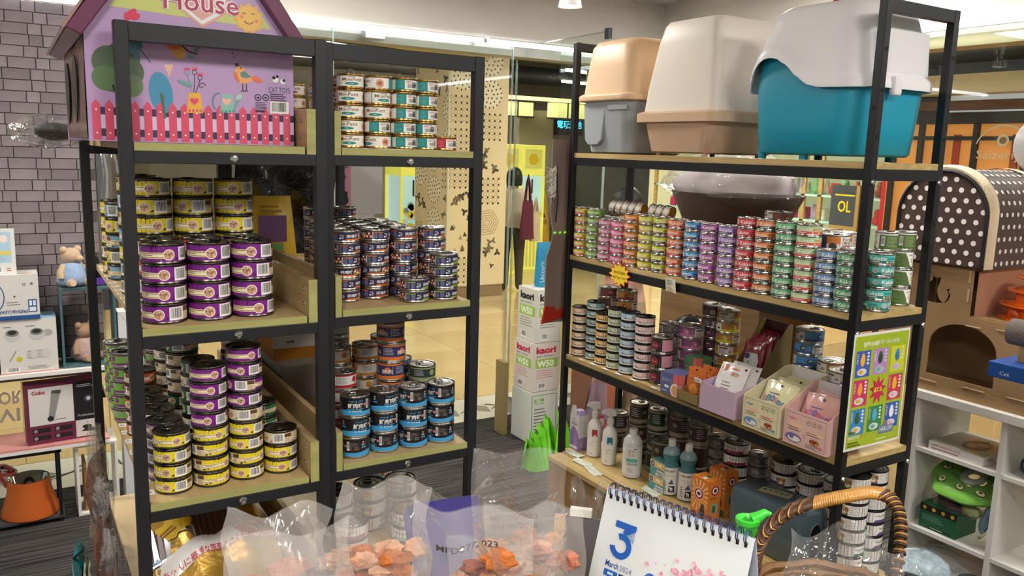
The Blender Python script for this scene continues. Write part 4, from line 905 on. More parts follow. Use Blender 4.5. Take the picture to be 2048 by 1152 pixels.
s1 = HU(1030, 140); P.burst(s1[0], s1[1], .027, .021, 11, 'e8b45c', 2); P.circ(s1[0], s1[1], .021, 'f0be62', 3); P.ring(s1[0], s1[1]-.001, .0085, .0012, '3a2418', 4, 10, 200, 340)
for sx in (-.008, .007): P.ring(s1[0]+sx, s1[1]+.006, .0034, .001, '3a2418', 4, 6, 20, 160)
P.circ(s1[0]-.012, s1[1]+.002, .003, 'e88a5c', 4); P.circ(s1[0]+.013, s1[1]-.003, .003, 'e88a5c', 4)
for k in range(4): c = HU(125+22*k, 125-15*(k % 3)); P.circ(c[0], c[1], .0045, 'd8405c', 3, ry=.0075, rot=-.3*k)
panel(P, 'front_print', ch, (0, -.0005, 0), m=M_pg)
# dark item in a clear bag under the eaves, lying over the far corner of the rack
M_film = film('clear_film', vis=.02, rough=.1, bump=.8, bscale=18, haze=.03, fk=.35)
M_filmh = film('hazy_film', vis=.02, rough=.12, bump=.7, bscale=14, haze=.06, fk=.4, hazecol=(.9, .88, .86))
M_films = film('soft_film', vis=.02, rough=.16, bump=.5, bscale=11, haze=.11, fk=.4, hazecol=(.93, .9, .88))
def blob(c, sx, sy, sz, seed, amp=.25, n=14, m=9, tail=None):
    rnd = random.Random(seed); ph = [rnd.uniform(0, 6.28) for _ in range(6)]
    def fn(u, v):
        a = 2*math.pi*u; b = math.pi*(v-.5)*.998; k = 1+amp*(math.sin(3*a+ph[0])*.5+math.sin(5*a+ph[1]+2*b)*.35+math.sin(7*b+ph[2]+a)*.35+math.sin(9*a+ph[3]-3*b)*.2)
        x, y, z = math.cos(b)*math.cos(a)*k, math.cos(b)*math.sin(a)*k, math.sin(b)*(1+amp*.3*math.sin(4*a+ph[4]))
        return (c[0]+x*sx, c[1]+y*sy, c[2]+z*sz)
    return MB().grid(fn, n, m, closeu=True)
p = dep(112, 272, 1.85)
e = empty('wrapped_item', (p.x-.02, p.y, p.z-.025), label='black item in a clear plastic bag poking out below the cat house', cat='bag')
blob((0, 0, .035), .075, .06, .035, 3, .35, 22, 12).build('bag', M_filmh, e, smooth=.5); blob((.02, .02, .035), .045, .04, .02, 4, .15).build('content', mat('black_fabric', '17181a', .8, noise=.2), e, smooth=1)

# ---- three litter boxes on the right rack
TZ = ZC[0]+.0008
def plastic(n, c, r=.42): return mat(n, c, r, spec=.45, noise=.02, nscale=3, bump=.03, bscale=250)
# far one: grey base, peach hood
e = empty('litter_box', (1.835, 2.203, TZ), label='covered litter box with blue-grey base and peach hood, farthest on top shelf', cat='litter box', group='litter boxes on the top shelf')
M1 = plastic('bluegrey_plastic', 'a2a8ac'); M2 = plastic('peach_plastic', 'e6c39c')
MB().loft([rr(.22, .20, .03, 0), rr(.25, .22, .04, .006), rr(.275, .245, .045, .10), rr(.29, .262, .045, .178)]).build('base', M1, e, smooth=.8)
q = MB().loft([rr(.31, .29, .05, .170), rr(.322, .306, .055, .172), rr(.322, .306, .055, .188), rr(.305, .285, .05, .194)]).build('rim', M2, e, smooth=.6, bevel=.002)
MB().loft([rr(.295, .28, .05, .19), rr(.275, .26, .05, .28), rr(.26, .245, .05, .345), rr(.235, .225, .05, .364), rr(.17, .17, .05, .372)]).build('hood', M2, e, smooth=.9)
tp = [(.115, .155), (.125, .152), (.010, .152), (.004, .15), (.018, .045), (.036, .028), (.085, .028), (.104, .045)]
MB().prism([(.125, .165), (.005, .165), (.017, .045), (.036, .028), (.088, .028), (.108, .045)], -.006, .006, Matrix(((0, -1, 0, -.136), (-1, 0, 0, .118), (0, 0, 1, 0), (0, 0, 0, 1)))).build('front_panel', M1, e, bevel=.003)
MB().box(-.146, -.12, .14, -.14, -.02, .158).build('grip', M1, e, bevel=.003)
# middle one: beige base, white hood
e = empty('litter_box', (1.845, 1.862, TZ), label='tall litter box with beige base and cream white hood, middle of three', cat='litter box', group='litter boxes on the top shelf')
M1 = plastic('beige_plastic', 'c3a288'); M2 = plastic('cream_plastic', 'e6ded2')
MB().loft([rr(.27, .245, .03, .008), rr(.285, .262, .04, .012), rr(.30, .29, .04, .07), rr(.31, .31, .04, .112)]).build('base', M1, e, smooth=.8)
MB().loft([rr(.325, .345, .035, .098), rr(.335, .356, .04, .099), rr(.335, .356, .04, .124), rr(.318, .335, .04, .130)]).build('rim', plastic('rose_beige_plastic', 'd3b397'), e, smooth=.6)
MB().loft([rr(.300, .318, .03, .125), rr(.290, .300, .03, .20), rr(.272, .262, .03, .33, cy=-.01), rr(.262, .24, .03, .378, cy=-.016), rr(.245, .222, .03, .392, cy=-.016), rr(.2, .18, .03, .396, cy=-.016)]).build('hood', M2, e, smooth=.55)
for sx, sy in ((-.125, .09), (-.125, -.105), (.1, .09), (.1, -.1)): MB().cyl((sx, sy, 0), (sx, sy, .014), .008, n=12).build('foot', M1, e, bevel=.001)
# near one: teal base with white wavy hood
e = empty('litter_box', (1.848, 1.425, TZ), label='teal litter box under a white hood with wavy rim, nearest on top shelf', cat='litter box', group='litter boxes on the top shelf')
M1 = plastic('teal_plastic', '1a94b0', .4); M2 = plastic('white_plastic', 'e4e3e6', .38)
W3, D3 = .285, .35
MB().loft([rr(W3-.03, D3-.05, .05, .012), rr(W3-.008, D3-.026, .07, .02), rr(W3, D3-.01, .075, .09), rr(W3+.008, D3+.004, .075, .19), rr(W3-.01, D3-.01, .07, .262)]).build('base', M1, e, smooth=.9)
def wave(y):   # height of the hood's lower edge along the front (local y, + is the far end)
    t = (y+D3/2)/D3      # 0 near .. 1 far
    pts = [(0, .176), (.12, .176), (.3, .178), (.40, .186), (.50, .208), (.60, .238), (.70, .256), (.78, .258), (.86, .246), (.93, .220), (1.0, .180), (1.1, .172)]
    for (a, za), (b, zb) in zip(pts, pts[1:]):
        if a <= t <= b: u = (t-a)/(b-a); u = u*u*(3-2*u)*.5+u*.5; return za+(zb-za)*u
    return .172 if t > 1 else .178
secs = []
for k, (gw, gz, rad) in enumerate(((.034, 0, .085), (.042, -.004, .09), (.042, .012, .09), (.030, .024, .085), (.020, .03, .085))):
    s_ = []
    for x, y, _ in rr(W3+gw, D3+gw, rad, 0, 9, dense=14):
        fr = max(0, min(1, (-x)/(W3/2)*3-1.6)); zz = wave(y)*fr+.176*(1-fr); s_.append((x, y, zz+gz))
    secs.append(s_)
for gw, z_, rad in ((-.004, .30, .085), (-.026, .345, .085), (-.042, .366, .085), (-.075, .382, .08), (-.15, .388, .06)): secs.append([(x, y, z_) for x, y, _ in rr(W3+gw, D3+gw, rad, 0, 9, dense=14)])
MB().loft(secs, cap0=False).build('hood', M2, e, smooth=.9)
MB().loft([[(x, y-.0, z) for x, z in ((-.10, .205), (.10, .205), (.088, .31), (-.088, .31))] for y in (-D3/2+.004, -D3/2-.010)]).build('hood_door', M2, e, bevel=.006)
MB().box(-.06, -D3/2-.03, .155, -.03, -D3/2-.012, .20).build('clip', M2, e, bevel=.006); MB().box(.165, -.1, .155, .178, -.07, .20).build('clip', M2, e, bevel=.004)
for sx, sy in ((-.115, .13), (-.115, -.005), (.1, .12), (.1, -.1)): MB().cyl((sx, sy, 0), (sx, sy, .024), .011, n=16).build('foot', M1, e, bevel=.001)
q = obj('handle', MB().tube([(-.05, .0, .382), (-.035, .0, .398), (.035, .0, .398), (.05, .0, .382)], .007, 10).mesh('handle', mat('crimson_plastic', 'c01a3c', .35, noise=.03), smooth=.8), e)

# ================================================================== RIGHT RACK: display boxes, third shelf
ZT = ZC[2]+.0006
def card(n, c): return mat(n, c, .5, noise=.03, nscale=6)
def tray(name, label, x0, y0, y1, hf, hb, dep_, c_out, c_in, pr, side=None):
    """open display tray: low front at x0 facing -x, sides rising to the back"""
    e = empty(name, (x0, (y0+y1)/2, ZT), label=label, cat='display box'); w = y1-y0; t = .002; mo, mi = card(name+c_out, c_out), card(name+c_in, c_in)
    MB().box(0, -w/2, 0, dep_, w/2, t).build('bottom', mo, e); MB().box(0, -w/2, 0, t, w/2, hf).build('front_panel', mo, e)
    for s in (-1, 1):
        q = [(0, 0), (dep_, 0), (dep_, hb), (dep_*.85, hb), (0.001, hf)]
        MB().prism(q, s*w/2-t/2, s*w/2+t/2).build('side_panel', [mo, mi], e)
    MB().box(dep_-t, -w/2, 0, dep_, w/2, hb).build('back_panel', mi, e)
    if pr: obj('front_print', pr.flat('front_print', M_pm), e, (-.0004, 0, 0), (0, 0, -math.pi/2))
    return e
def pouch(name, label, loc, w, h, th, tilt, rz, m, pr=None, seed=1, group=None, ztwist=0):
    """foil pouch: pillow with flat seals; stands at loc, faces -y turned by rz, leaning back by tilt"""
    e = empty(name, loc, label=label, cat='pouch', group=group, rot=(-tilt, ztwist, rz)); rnd = random.Random(seed); ph = rnd.uniform(0, 6)
    def half(s):
        def fn(u, v):
            x = (u-.5)*w; z = v*h; b = max(0, 1-(2*abs(u-.5))**4)*max(0, min(1, v*7))*max(0, min(1, (1-v)*5.))
            return (x, s*(th/2*b+.0006+.0012*math.sin(u*19+ph+v*7)*b), z+.002*math.sin(u*5+ph)*v)
        return fn
    B = MB(); B.grid(half(-1), 15, 13); B.grid(half(1), 15, 13); b = B.build('pouch', m, e, smooth=1.0)
    if pr:
        f = half(-1)
        obj('print', pr.fit('print', lambda x, y, ee: (lambda q: (q[0], q[1]-ee-.0006, q[2]))(f(min(1, max(0, x/w+.5)), min(1, max(0, y/h)))), M_pg, .0004, w/14), e)
    return e
def tray_art(w, h, bg, brand, c1, c2):
    P = Print(); P.rect(-w/2, 0, w/2, h, bg, 0); m = .006
    P.line([(-w/2+m, m), (w/2-m, m), (w/2-m, h-m), (-w/2+m, h-m), (-w/2+m, m)], .0008, '8a8078', 1)
    P.text(brand, -w/2+.012, h-.024, .008, c1, 2, bold=.02, w=.024); P.circ(-w*.22, h*.6, w*.16, 'eebfa0', 1, ry=h*.07); P.circ(w*.2, h*.5, w*.22, 'eebfa0', 1, ry=h*.06); P.para(-w*.4, h*.42, -w*.06, h*.56, 2, '7a6a64', 3, fill=.3); P.para(w*.02, h*.42, w*.4, h*.54, 2, '7a6a64', 3, fill=.3)
    for k in range(3): P.ring(w*(.06+.13*k), h*.78, w*.052, .0007, '4a4440', 2, 14); P.line([(w*(.03+.13*k), h*.74), (w*(.09+.13*k), h*.82)], .0012, '4a4440', 2)
    P.food(w*.22, h*.28, w*.11, 2, ('b8643c', '8a4428', 'd8905c', '6a3420'), 4, 14, ry=h*.09); P.circ(-w*.26, h*.22, w*.19, c2, 2, ry=h*.13); P.circ(-w*.24, h*.2, w*.15, 'e8dcd4', 3, ry=h*.08); P.circ(-w*.3, h*.27, w*.06, c2, 4); P.circ(w*.36, h*.17, w*.055, c1, 3, ry=h*.04)
    P.ring(-w*.02, h*.36, w*.035, .0008, c2, 3, 12); P.para(w*.02, h*.07, w*.32, h*.14, 2, '8a7f78', 3, fill=.35); P.text('SNOOPER', w*.03, h*.13, .006, '6a6058', 3, w=w*.28)
    return P
def pouch_art(w, h, bg, cols, txt='snooper'):
    P = Print(); P.rect(-w/2+.002, .002, w/2-.002, h-.003, bg, 0); x = -w*.38
    for i, ch_ in enumerate(txt): P.text(ch_, x+i*w*.115, h*.50+.006*math.sin(i), .019, cols[i % len(cols)], 2, bold=.03, w=w*.11)
    P.circ(0, h*.42, w*.09, cols[1], 2, ry=w*.055); P.para(-w*.25, h*.70, w*.2, h*.74, 1, cols[2], 2, fill=.4); P.para(-w*.1, h*.12, w*.3, h*.15, 1, 'a89a90', 2); P.circ(0, h*.9, .004, '3a3a3a', 2, n=8); return P
X0 = 1.690
tray('display_tray', 'lilac cardboard tray holding white pouches', X0, 1.549, 1.680, .080, .098, .145, 'c4a7bf', 'e6dde4', None)
tray('display_tray', 'cream printed cardboard tray with pale yellow pouches', X0, 1.388, 1.514, .088, .150, .19, 'ddd3ac', 'ece8e2', tray_art(.126, .088, 'ddd3ac', 'doggos', '6a94b8', '6a94b8'))
tray('display_tray', 'pink printed cardboard tray with pink pouches beside the poster', X0, 1.238, 1.372, .091, .150, .125, 'deb4ac', 'ece4e4', tray_art(.134, .091, 'deb4ac', 'doggos', 'd8707c', '7a6a9c'))
MW = mat('white_foil', 'd8d4d2', .25, coat=.3, noise=.03, bump=.25, bscale=30); MY = mat('yellow_foil', 'd6d0a4', .22, coat=.4, noise=.03, bump=.3, bscale=25); MP = mat('pink_foil', 'd9a8a0', .22, coat=.4, noise=.03, bump=.3, bscale=25); MO = mat('orange_foil', 'c0652c', .28, coat=.4, noise=.08, bump=.35, bscale=25); MR = mat('red_foil', '7a1f28', .25, coat=.4, noise=.08, bump=.3, bscale=30); MS = mat('silver_foil', 'c8c6c4', .16, metal=.6, noise=.05, bump=.4, bscale=25)
Pw = Print(); Pw.circ(-.03, .125, .011, 'b8643c', 2); Pw.para(-.012, .118, .035, .128, 1, 'd0684c', 2); Pw.text('香港', .0, .10, .012, 'c07a5c', 2, bold=.02); Pw.circ(.038, .13, .0035, '22201f', 2); Pw.para(-.02, .055, .02, .085, 3, '8a8480', 2, fill=.2); Pw.food(.0, .02, .012, 2, n=6)
for k, (xx, yy) in enumerate(((.018, 1.620), (.045, 1.604))): pouch('treat_pouch', ('white treat pouch in front of the lilac tray', 'white treat pouch behind another in the lilac tray')[k], (X0+xx, yy, ZT+.012), .098, .142, .014, .55, -math.pi/2+.12, MW, Pw, k, 'white pouches in the lilac tray')
for k in range(3): pouch('treat_pouch', 'pale yellow pouch, %s in the cream tray' % ('frontmost', 'middle one', 'rearmost')[k], (X0+.02+.038*k, 1.449, ZT+.006), .108, .135, .016, .5, -math.pi/2, MY, pouch_art(.108, .135, 'd6d0a4', ('c88a9a', '3f8a9c', '7a6ab0')), k, 'yellow pouches in the cream tray')
for k in range(2): pouch('treat_pouch', 'pink pouch, %s in the pink tray' % ('front one', 'rear one')[k], (X0+.016+.030*k, 1.303, ZT+.006), .112, .135, .016, .42, -math.pi/2, MP, pouch_art(.112, .135, 'dba9a2', ('d0687c', 'c07aa8', '7a6ab0')), k, 'pink pouches in the pink tray')
# kraft tray with orange pouches
e = tray('display_tray', 'brown and ochre tray holding orange pouches', X0+.002, 1.690, 1.768, .032, .085, .17, '8a7448', 'd0a050', None)
for k in range(2): pouch('treat_pouch', 'orange foil pouch, %s in the ochre tray' % ('front one', 'rear one')[k], (X0+.03+.045*k, 1.737-.012*k, ZT+.006), .062, .098, .012, .18, -math.pi/2+.2, MO, (lambda P: (P.text('Apex', -.018, .062, .012, 'e8a860', 2), P.circ(0, .03, .016, 'd08a34', 2), P.circ(0, .088, .003, '22140c', 2), P)[-1])(Print()), k, 'orange pouches in the ochre tray')
# small cartons
def carton(name, label, x0, y0, z0, w, d, h, c, fr=None, sd=None, rz=0, top=None, cat='box', m=None, bev=.001):
    """box: w along local x (its -y side carries fr), d along y (its -x side carries sd)"""
    e = empty(name, (x0, y0, z0), rz, label, cat); MB().box(0, 0, 0, w, d, h).build('carton', m or card('card_'+c, c), e, bevel=bev)
    if fr: obj('front_print', fr.flat('front_print', M_pm), e, (0, -.0003, 0))
    if sd: obj('side_print', sd.flat('side_print', M_pm), e, (-.0003, d, 0), (0, 0, -math.pi/2))
    if top: obj('top_print', top.flat('top_print', M_pm), e, (0, 0, h+.0003), (-math.pi/2, 0, 0))
    return e
def cupart(w, h, c, coral='d86a64'):
    P = Print(); P.rect(0, 0, w, h, c, 0); P.text('ホネナシ', .006, h*.55, h*.2, 'ccd0e0', 2, w=w*.6); P.circ(w*.35, h*.36, w*.14, 'f0ece8', 1, ry=h*.07); P.rect(w*.72, h*.55, w, h, coral, 1); P.circ(w*.86, h*.28, h*.32, 'efd9c8', 2); P.circ(w*.87, h*.27, h*.24, 'd8a074', 3); P.para(.006, h*.1, w*.5, h*.2, 1, 'c0c4d8', 2); P.p = [([(min(w, max(0, x)), min(h, max(0, y))) for x, y in q], cc, l) for q, cc, l in P.p]; return P
def cupend(w, h, c, coral='d86a64'):
    P = Print(); P.rect(0, 0, w, h, c, 0); P.rect(0, h*.5, w*.35, h, coral, 1); P.circ(w*.1, h*.3, h*.24, 'd8a074', 2); P.p = [([(min(w, max(0, x)), min(h, max(0, y))) for x, y in q], cc, l) for q, cc, l in P.p]; return P
carton('cup_box', 'violet-blue snack box with a cup picture at the shelf edge', 1.70, 1.783, ZT, .075, .076, .068, '5e6290', cupend(.075, .068, '5e6290'), cupart(.076, .068, '5e6290'))
carton('cup_box', 'green snack box standing behind the violet-blue one', 1.79, 1.80, ZT, .062, .056, .108, '4f7a58', cupend(.062, .108, '4f7a58'), cupart(.056, .108, '4f7a58'))
e = tray('treat_dispenser', 'brown dispenser box of red pouches with a silver-windowed pouch', 1.842, 1.60, 1.70, .055, .190, .13, '6a5a34', '5c3a30', (lambda P: (P.rect(-.05, 0, .05, .055, '8a2c30', 0), P.para(-.045, .012, .02, .03, 2, 'e8dcd8', 2, fill=.6), P)[-1])(Print()))
for ch_ in e.children: ch_.location.z += .05
MB().box(0.005, -.046, 0, .125, .046, .05).build('plinth', card('kraft_dark', '5a4a30'), e)
for k in range(3):
    P = Print()
    if k == 0: P.poly([(-.026, .075), (-.02, .03), (0, .022), (.02, .03), (.026, .075), (.02, .095), (-.02, .095)], 'c4c4c4', 1); P.text('吸凍', -.012, .045, .012, '2c2c2c', 2, bold=.02); P.circ(-.014, .085, .009, '27345e', 2); P.text('乾', -.01, .062, .01, '2c2c2c', 2)
    pouch('treat_pouch', 'red treat pouch, %s in the brown dispenser' % ('front one with a silver window', 'second one', 'third one')[k], (1.857+.03*k, 1.655, ZT+.056+.012*k), .072, .135, .016, .22, -math.pi/2+.1, MR, P if k == 0 else None, k, 'red pouches in the brown dispenser')
M_tag = mat('price_tag', 'e8e6e0', .5, noise=.02)
def ptag(loc, rz, w=.028, h=.012, label='', rx=0):
    e = empty('price_tag', loc, label=label, cat='price tag', group='small white price tags', rot=(rx, 0, rz)); MB().box(-w/2, 0, 0, w/2, .0008, h).build('card', M_tag, e)
    P = Print(); P.circ(-w*.3, h*.5, h*.18, '1c1c1c', 1, n=8); P.para(-w*.1, h*.25, w*.4, h*.75, 2, '3c3c3c', 1); obj('print', P.flat('print', M_pm), e, (0, -.0003, 0))
ptag((1.688, 1.69, ZT+.075), -math.pi/2, label='white price tag at the corner of the lilac tray'); ptag((1.838, 1.65, ZT+.075), -math.pi/2, label='white price tag on the brown dispenser')
for i, yy in enumerate((2.36, 2.29, 2.22, 2.15, 2.08, 2.0, 1.9, 1.86)):
    e = empty('shelf_sticker', (1.709, yy, ZC[2]), label='white price sticker below the %s stack' % ('peach', 'grey-teal', 'mustard', 'sage', 'powder blue', 'pale pink', 'black and pink', 'violet snack box')[i], cat='price sticker', group='price stickers on the third shelf')
    MB().box(-.006, -.014, 0, .006, .014, .0006).build('sticker', M_tag, e)
# starburst sign and hanging note on the second shelf edge
p = onx(1238, 550, 1.692)
e = empty('starburst_sign', (1.694, p.y, p.z), label='yellow starburst sign reading Buy 9 get 1 free', cat='sign', rot=(0, 0, -math.pi/2))
P = Print(); P.burst(0, 0, .058, .041, 12, 'c8342c', 0, .72); P.burst(0, 0, .053, .037, 12, 'f0cc34', 1, .72)
P.text('買9送1(同款)', 0, .001, .011, '1c1810', 2, 'C', w=.058); P.text('Buy 9 get 1 free', 0, -.015, .0105, '1c1810', 2, 'C', w=.062); P.circ(.03, -.021, .002, '1c1810', 2); P.ring(0, .016, .004, .0012, '1c1810', 2, 8, 200, 340)
B = MB(); B.prism([(math.sin(math.pi*i/12)*(.058 if i % 2 == 0 else .041), math.cos(math.pi*i/12)*(.058 if i % 2 == 0 else .041)*.72) for i in range(24)], 0, .0012); B.build('card', card('red_card', 'c8342c'), e); panel(P, 'print', e, (0, -.0003, 0), m=M_pm)
p = onx(1343, 570, 1.692)
e = empty('shelf_note', (1.693, p.y, p.z-.022), label='small curled handwritten note hanging below salmon cans', cat='note', rot=(.15, 0, -math.pi/2)); MB().grid(lambda u, v: ((u-.5)*.048, .004*math.sin(u*5), v*.042), 9, 4).build('paper', mat('note_paper', 'dcdcc4', .6, noise=.06), e, smooth=1, solid=.0006)
P = Print(); P.para(-.018, .02, .018, .038, 3, '5a6a54', 1, fill=.3); P.para(-.018, .004, .018, .014, 2, 'c89a5c', 1); obj('print', P.fit('print', lambda x, y, ee: (x, .004*math.sin((x/.048+.5)*5)-ee-.0008, y), M_pm, .0003, .006), e)
# lime poster hung between the two near posts
e = empty('poster', (1.694, 1.1935, 1.0), label='lime green price poster in a clear sleeve between rack posts', cat='poster')
PW, PH = .2185, .292
MB().box(0, 0, 0, PW, .0012, PH).build('sheet', mat('poster_white', 'f0f0ee', .4, coat=.4, noise=.01), e)
P = Print(); P.rect(.005, .006, PW-.005, PH-.006, 'a9c11e', 0)
P.text('恒盈OO貓罐罐', .035, PH-.034, .013, 'f4f6e4', 2, bold=.02, w=.082); P.text('001-008', .124, PH-.033, .011, 'f4f6e4', 2, bold=.02, w=.05)
cs = ['3c5ac0', 'c08ad0', 'd8d81e', 'd0246a', None, 'd02a58', '1c8ac4', '1f8a4a', '1f5ac0']; fg = ['f0b42c', '2c5a34', '3c8ad0', 'f0a03c', '', 'f0b42c', '2c5a4a', '4ab0e8', 'f0f0f0']
for i, (c, g) in enumerate(zip(cs, fg)):
    cx_, cy_ = .040+.068*(i % 3), PH-.075-.073*(i//3)
    if c is None:
        P.burst(cx_, cy_, .034, .018, 9, 'c8244c', 2, 1.1); P.text('$7.5', cx_, cy_-.006, .013, 'f4d84a', 4, 'C', bold=.03, w=.032); continue
    P.rect(cx_-.028, cy_-.033, cx_+.028, cy_+.033, c, 1); P.circ(cx_-.002, cy_+.008, .009, g, 2, ry=.014); P.circ(cx_-.002, cy_+.02, .006, g, 2); P.circ(cx_-.002, cy_-.02, .018, 'd8dcd8', 2, ry=.009); P.circ(cx_-.006, cy_-.02, .009, ('e0a848', '6ab0b0', 'e0a8c0')[i % 3], 3, ry=.005); P.para(cx_+.014, cy_-.004, cx_+.024, cy_+.03, 4, 'f0f0e8', 2, fill=.6); P.para(cx_-.025, cy_+.0, cx_-.018, cy_+.028, 6, 'e8e8d8', 2, fill=.4)
P.text('HARLOW', .133, .032, .012, 'eef0f4', 4, w=.05); P.poly([(.128, .026), (.188, .026), (.188, .046), (.165, .05), (.16, .06), (.148, .06), (.143, .05), (.128, .046)], '6a7c98', 2)
P.para(.01, .042, .05, .05, 1, '4a5a14', 2, fill=.7); P.text('貓餐盒 多口味', .01, .028, .008, 'f4f6e4', 2, w=.045); P.text('買一送一', .058, .029, .008, 'c86a24', 2, w=.03); P.para(.01, .008, .07, .022, 2, '4a5a14', 2, fill=.5); P.para(.12, .012, .18, .017, 1, 'e4ecb8', 2)
obj('print', P.flat('print', M_pg), e, (0, -.0003, 0))
MB().box(-.003, -.0016, -.004, PW+.003, -.0012, PH+.003).build('sleeve', film('sleeve_film', vis=.0, rough=.05, bump=0, haze=.0, fk=.12), e)

# ================================================================== RIGHT RACK: fourth shelf, bottles and boxes
ZF = ZC[3]+.0006
e = empty('wooden_ledge', (1.636, 2.37, .42), label='slatted wooden ledge running along the bottom of the right rack', cat='ledge')
MB().box(0, -1.17, .165, .060, 0, .180).build('top_board', M_boardc, e); 
PLK = MB().box(0, -.030, 0, .012, .030, .165).mesh('slat', wood('slat_wood', '7a5a34', 'a07c4a', .5, 4, (2, 6, 1)), bevel=.002, segs=1)
for i in range(19): obj('slat', PLK, e, (.004+.0012*(i % 2), -.03-.0615*i, 0))
for i, (px, py, a) in enumerate(((1150, 908, .1), (1165, 925, .25), (1186, 942, -.1), (1320, 965, .3))):
    p = onz(px, py, .603) if i < 3 else onz(1305, 985, .603)
    e = empty('price_card', (max(1.645, p.x), p.y, .6016), label='paper price card on the ledge, %s' % ('beside the purple carton', 'curling over the edge', 'before the white spray bottles', 'in front of the tablet boxes')[i], cat='price card', rot=(0, .06*i, -math.pi/2+a)); MB().grid(lambda u, v: ((u-.5)*.075, (v-.5)*.035, .0008+.003*(2*u-1)**2), 7, 3).build('card', mat('pale_card', 'c9cfc0', .5, noise=.15, nscale=40), e, smooth=1, solid=.0006)
def lab(R, h, fn, z0, name='label', par=None, eps=.0002):
    P = Print(); fn(P, 2*math.pi*R, h); P.p = [([(x, y+z0) for x, y in q], c, l) for q, c, l in P.p]; return obj(name, P.cyl('label', R+.0003, M_label, eps), par)
MWp = plastic('bottle_white', 'd9d6d0', .35)
def face(x, y): return math.atan2(-x, y)
def spray(px, py, label, c):
    q = stand(px, py, ZF, .026); e = empty('spray_bottle', q, face(q.x, q.y), label, 'spray bottle', 'white spray bottles'); 
    MB().lathe([(.022, 0), (.026, .003), (.0265, .01), (.0265, .105), (.024, .122), (.014, .136), (.0105, .14), (.0105, .15)], 28).build('bottle', MWp, e, smooth=.7)
    MB().lathe([(.0125, .148), (.0125, .166), (.009, .17), (.009, .185)], 18).build('collar', MWp, e, smooth=.6)
    MB().loft([[(x, y, z) for x, z in ((-.012, .178), (.016, .178), (.022, .186), (.016, .202), (-.004, .204), (-.028, .198), (-.034, .186), (-.022, .186))] for y in (-.008, .008)]).build('spray_head', plastic('head_white', 'd8d6d2'), e, bevel=.003)
    MB().tube([(-.018, 0, .186), (-.020, 0, .172), (-.026, 0, .16)], .003, 8).build('trigger', mat('trigger_blue', '7ab4d8', .3, noise=.05), e)
    def art(P, W, H):
        P.rect(-.010, H*.72, .010, H*.98, c, 1); P.para(-.004, H*.73, .009, H*.78, 1, 'f2f2f2', 2, fill=.6); P.para(-.014, H*.5, .014, H*.53, 1, '8a8a88', 1); P.para(-.014, H*.36, .002, H*.46, 3, 'a8a8a4', 1, fill=.3); P.para(-.012, H*.06, -.004, H*.1, 1, '3a3a3a', 1)
    lab(.0265, .1, art, .008, par=e)
spray(1187, 915, 'white spray bottle with red label square', 'a82c3c'); spray(1217, 932, 'white spray bottle with teal label square', '2c6a84')
q = stand(1262, 958, ZF, .033); e = empty('refill_bottle', q, face(q.x, q.y), 'large clear refill bottle with white cap and teal arrow label', 'bottle')
MB().lathe([(.028, 0), (.033, .004), (.0335, .012), (.0335, .118), (.031, .132), (.02, .146), (.0135, .15)], 32, cap1=False).build('bottle', mat('clear_pet', 'd4d8d8', .12, noise=.02, coat=.3, alpha=.82), e, smooth=.7)
MB().lathe([(.0145, .148), (.0145, .168), (.0135, .17)], 24).build('cap', MWp, e, smooth=.5)
def art(P, W, H):
    P.rect(-.045, 0, .045, H, 'd0d0cc', 0); P.rect(-.022, H*.45, .014, H*.58, '5aaca4', 1); P.tri([(.014, H*.45), (.022, H*.515), (.014, H*.58)], '5aaca4', 1); P.text('寵物', -.015, H*.78, .012, '8a8480', 1); P.text('除臭', -.015, H*.64, .012, 'b08a84', 1); P.text('抗菌噴霧', -.018, H*.34, .008, '3a3a38', 1, w=.036); P.para(-.014, H*.08, .01, H*.26, 4, '8a8884', 1, fill=.3); P.para(.004, H*.9, .02, H*.95, 1, '3a3a38', 1)
lab(.0337, .1, art, .014, par=e)
def lowb(px, py, label, s=1):
    q = stand(px, py, ZF, .027); e = empty('concentrate_bottle', q, face(q.x, q.y), label, 'bottle', 'teal liquid bottles')
    MB().lathe([(.024, 0), (.027, .003), (.0275, .01), (.0275, .088), (.0275, .10), (.023, .110), (.022, .116), (.0275, .128), (.0275, .140), (.022, .154), (.012, .163)], 30).build('bottle', mat('teal_bottle', '3f7680', .22, noise=.04, coat=.3), e, smooth=.8)
    MB().lathe([(.0282, .139), (.0262, .146), (.0228, .1545), (.0126, .1635)], 30, cap0=False, cap1=False).build('air_gap', mat('pale_teal', '8aa4a8', .2, noise=.02), e, smooth=.8)
    MB().lathe([(.0115, .16), (.0125, .163), (.0118, .184), (.011, .186)], 24).build('cap', MWp, e, smooth=.5)
    def art(P, W, H):
        P.rect(-.06, 0, .06, H, 'd9d7d4', 0); P.text('VIRUSEPT', -.02, H*.84, .007, '2c3440', 1, bold=.02, w=.036); P.para(-.02, H*.66, .02, H*.76, 2, '9a9a9a', 1, fill=.25); P.poly([(-.006, H*.4), (.012, H*.4), (.006, H*.6), (.0, H*.5)], '2f5a9c', 1); P.rect(-.004, H*.1, .016, H*.34, '1c2240', 1); P.circ(.005, H*.24, .005, 'e8e8ee', 2, ry=.003); P.circ(.001, H*.27, .003, 'e8e8ee', 2); P.rect(.002, H*.14, .004, H*.22, 'e8e8ee', 2); P.rect(.007, H*.14, .009, H*.22, 'e8e8ee', 2); P.para(-.022, H*.1, -.01, H*.5, 5, '4a5464', 1, fill=.4)
    lab(.0275, .092, art, .004, par=e)
lowb(1338, 992, 'teal liquid bottle nearer the tablet boxes'); lowb(1371, 1004, 'teal liquid bottle behind the orange cartons')
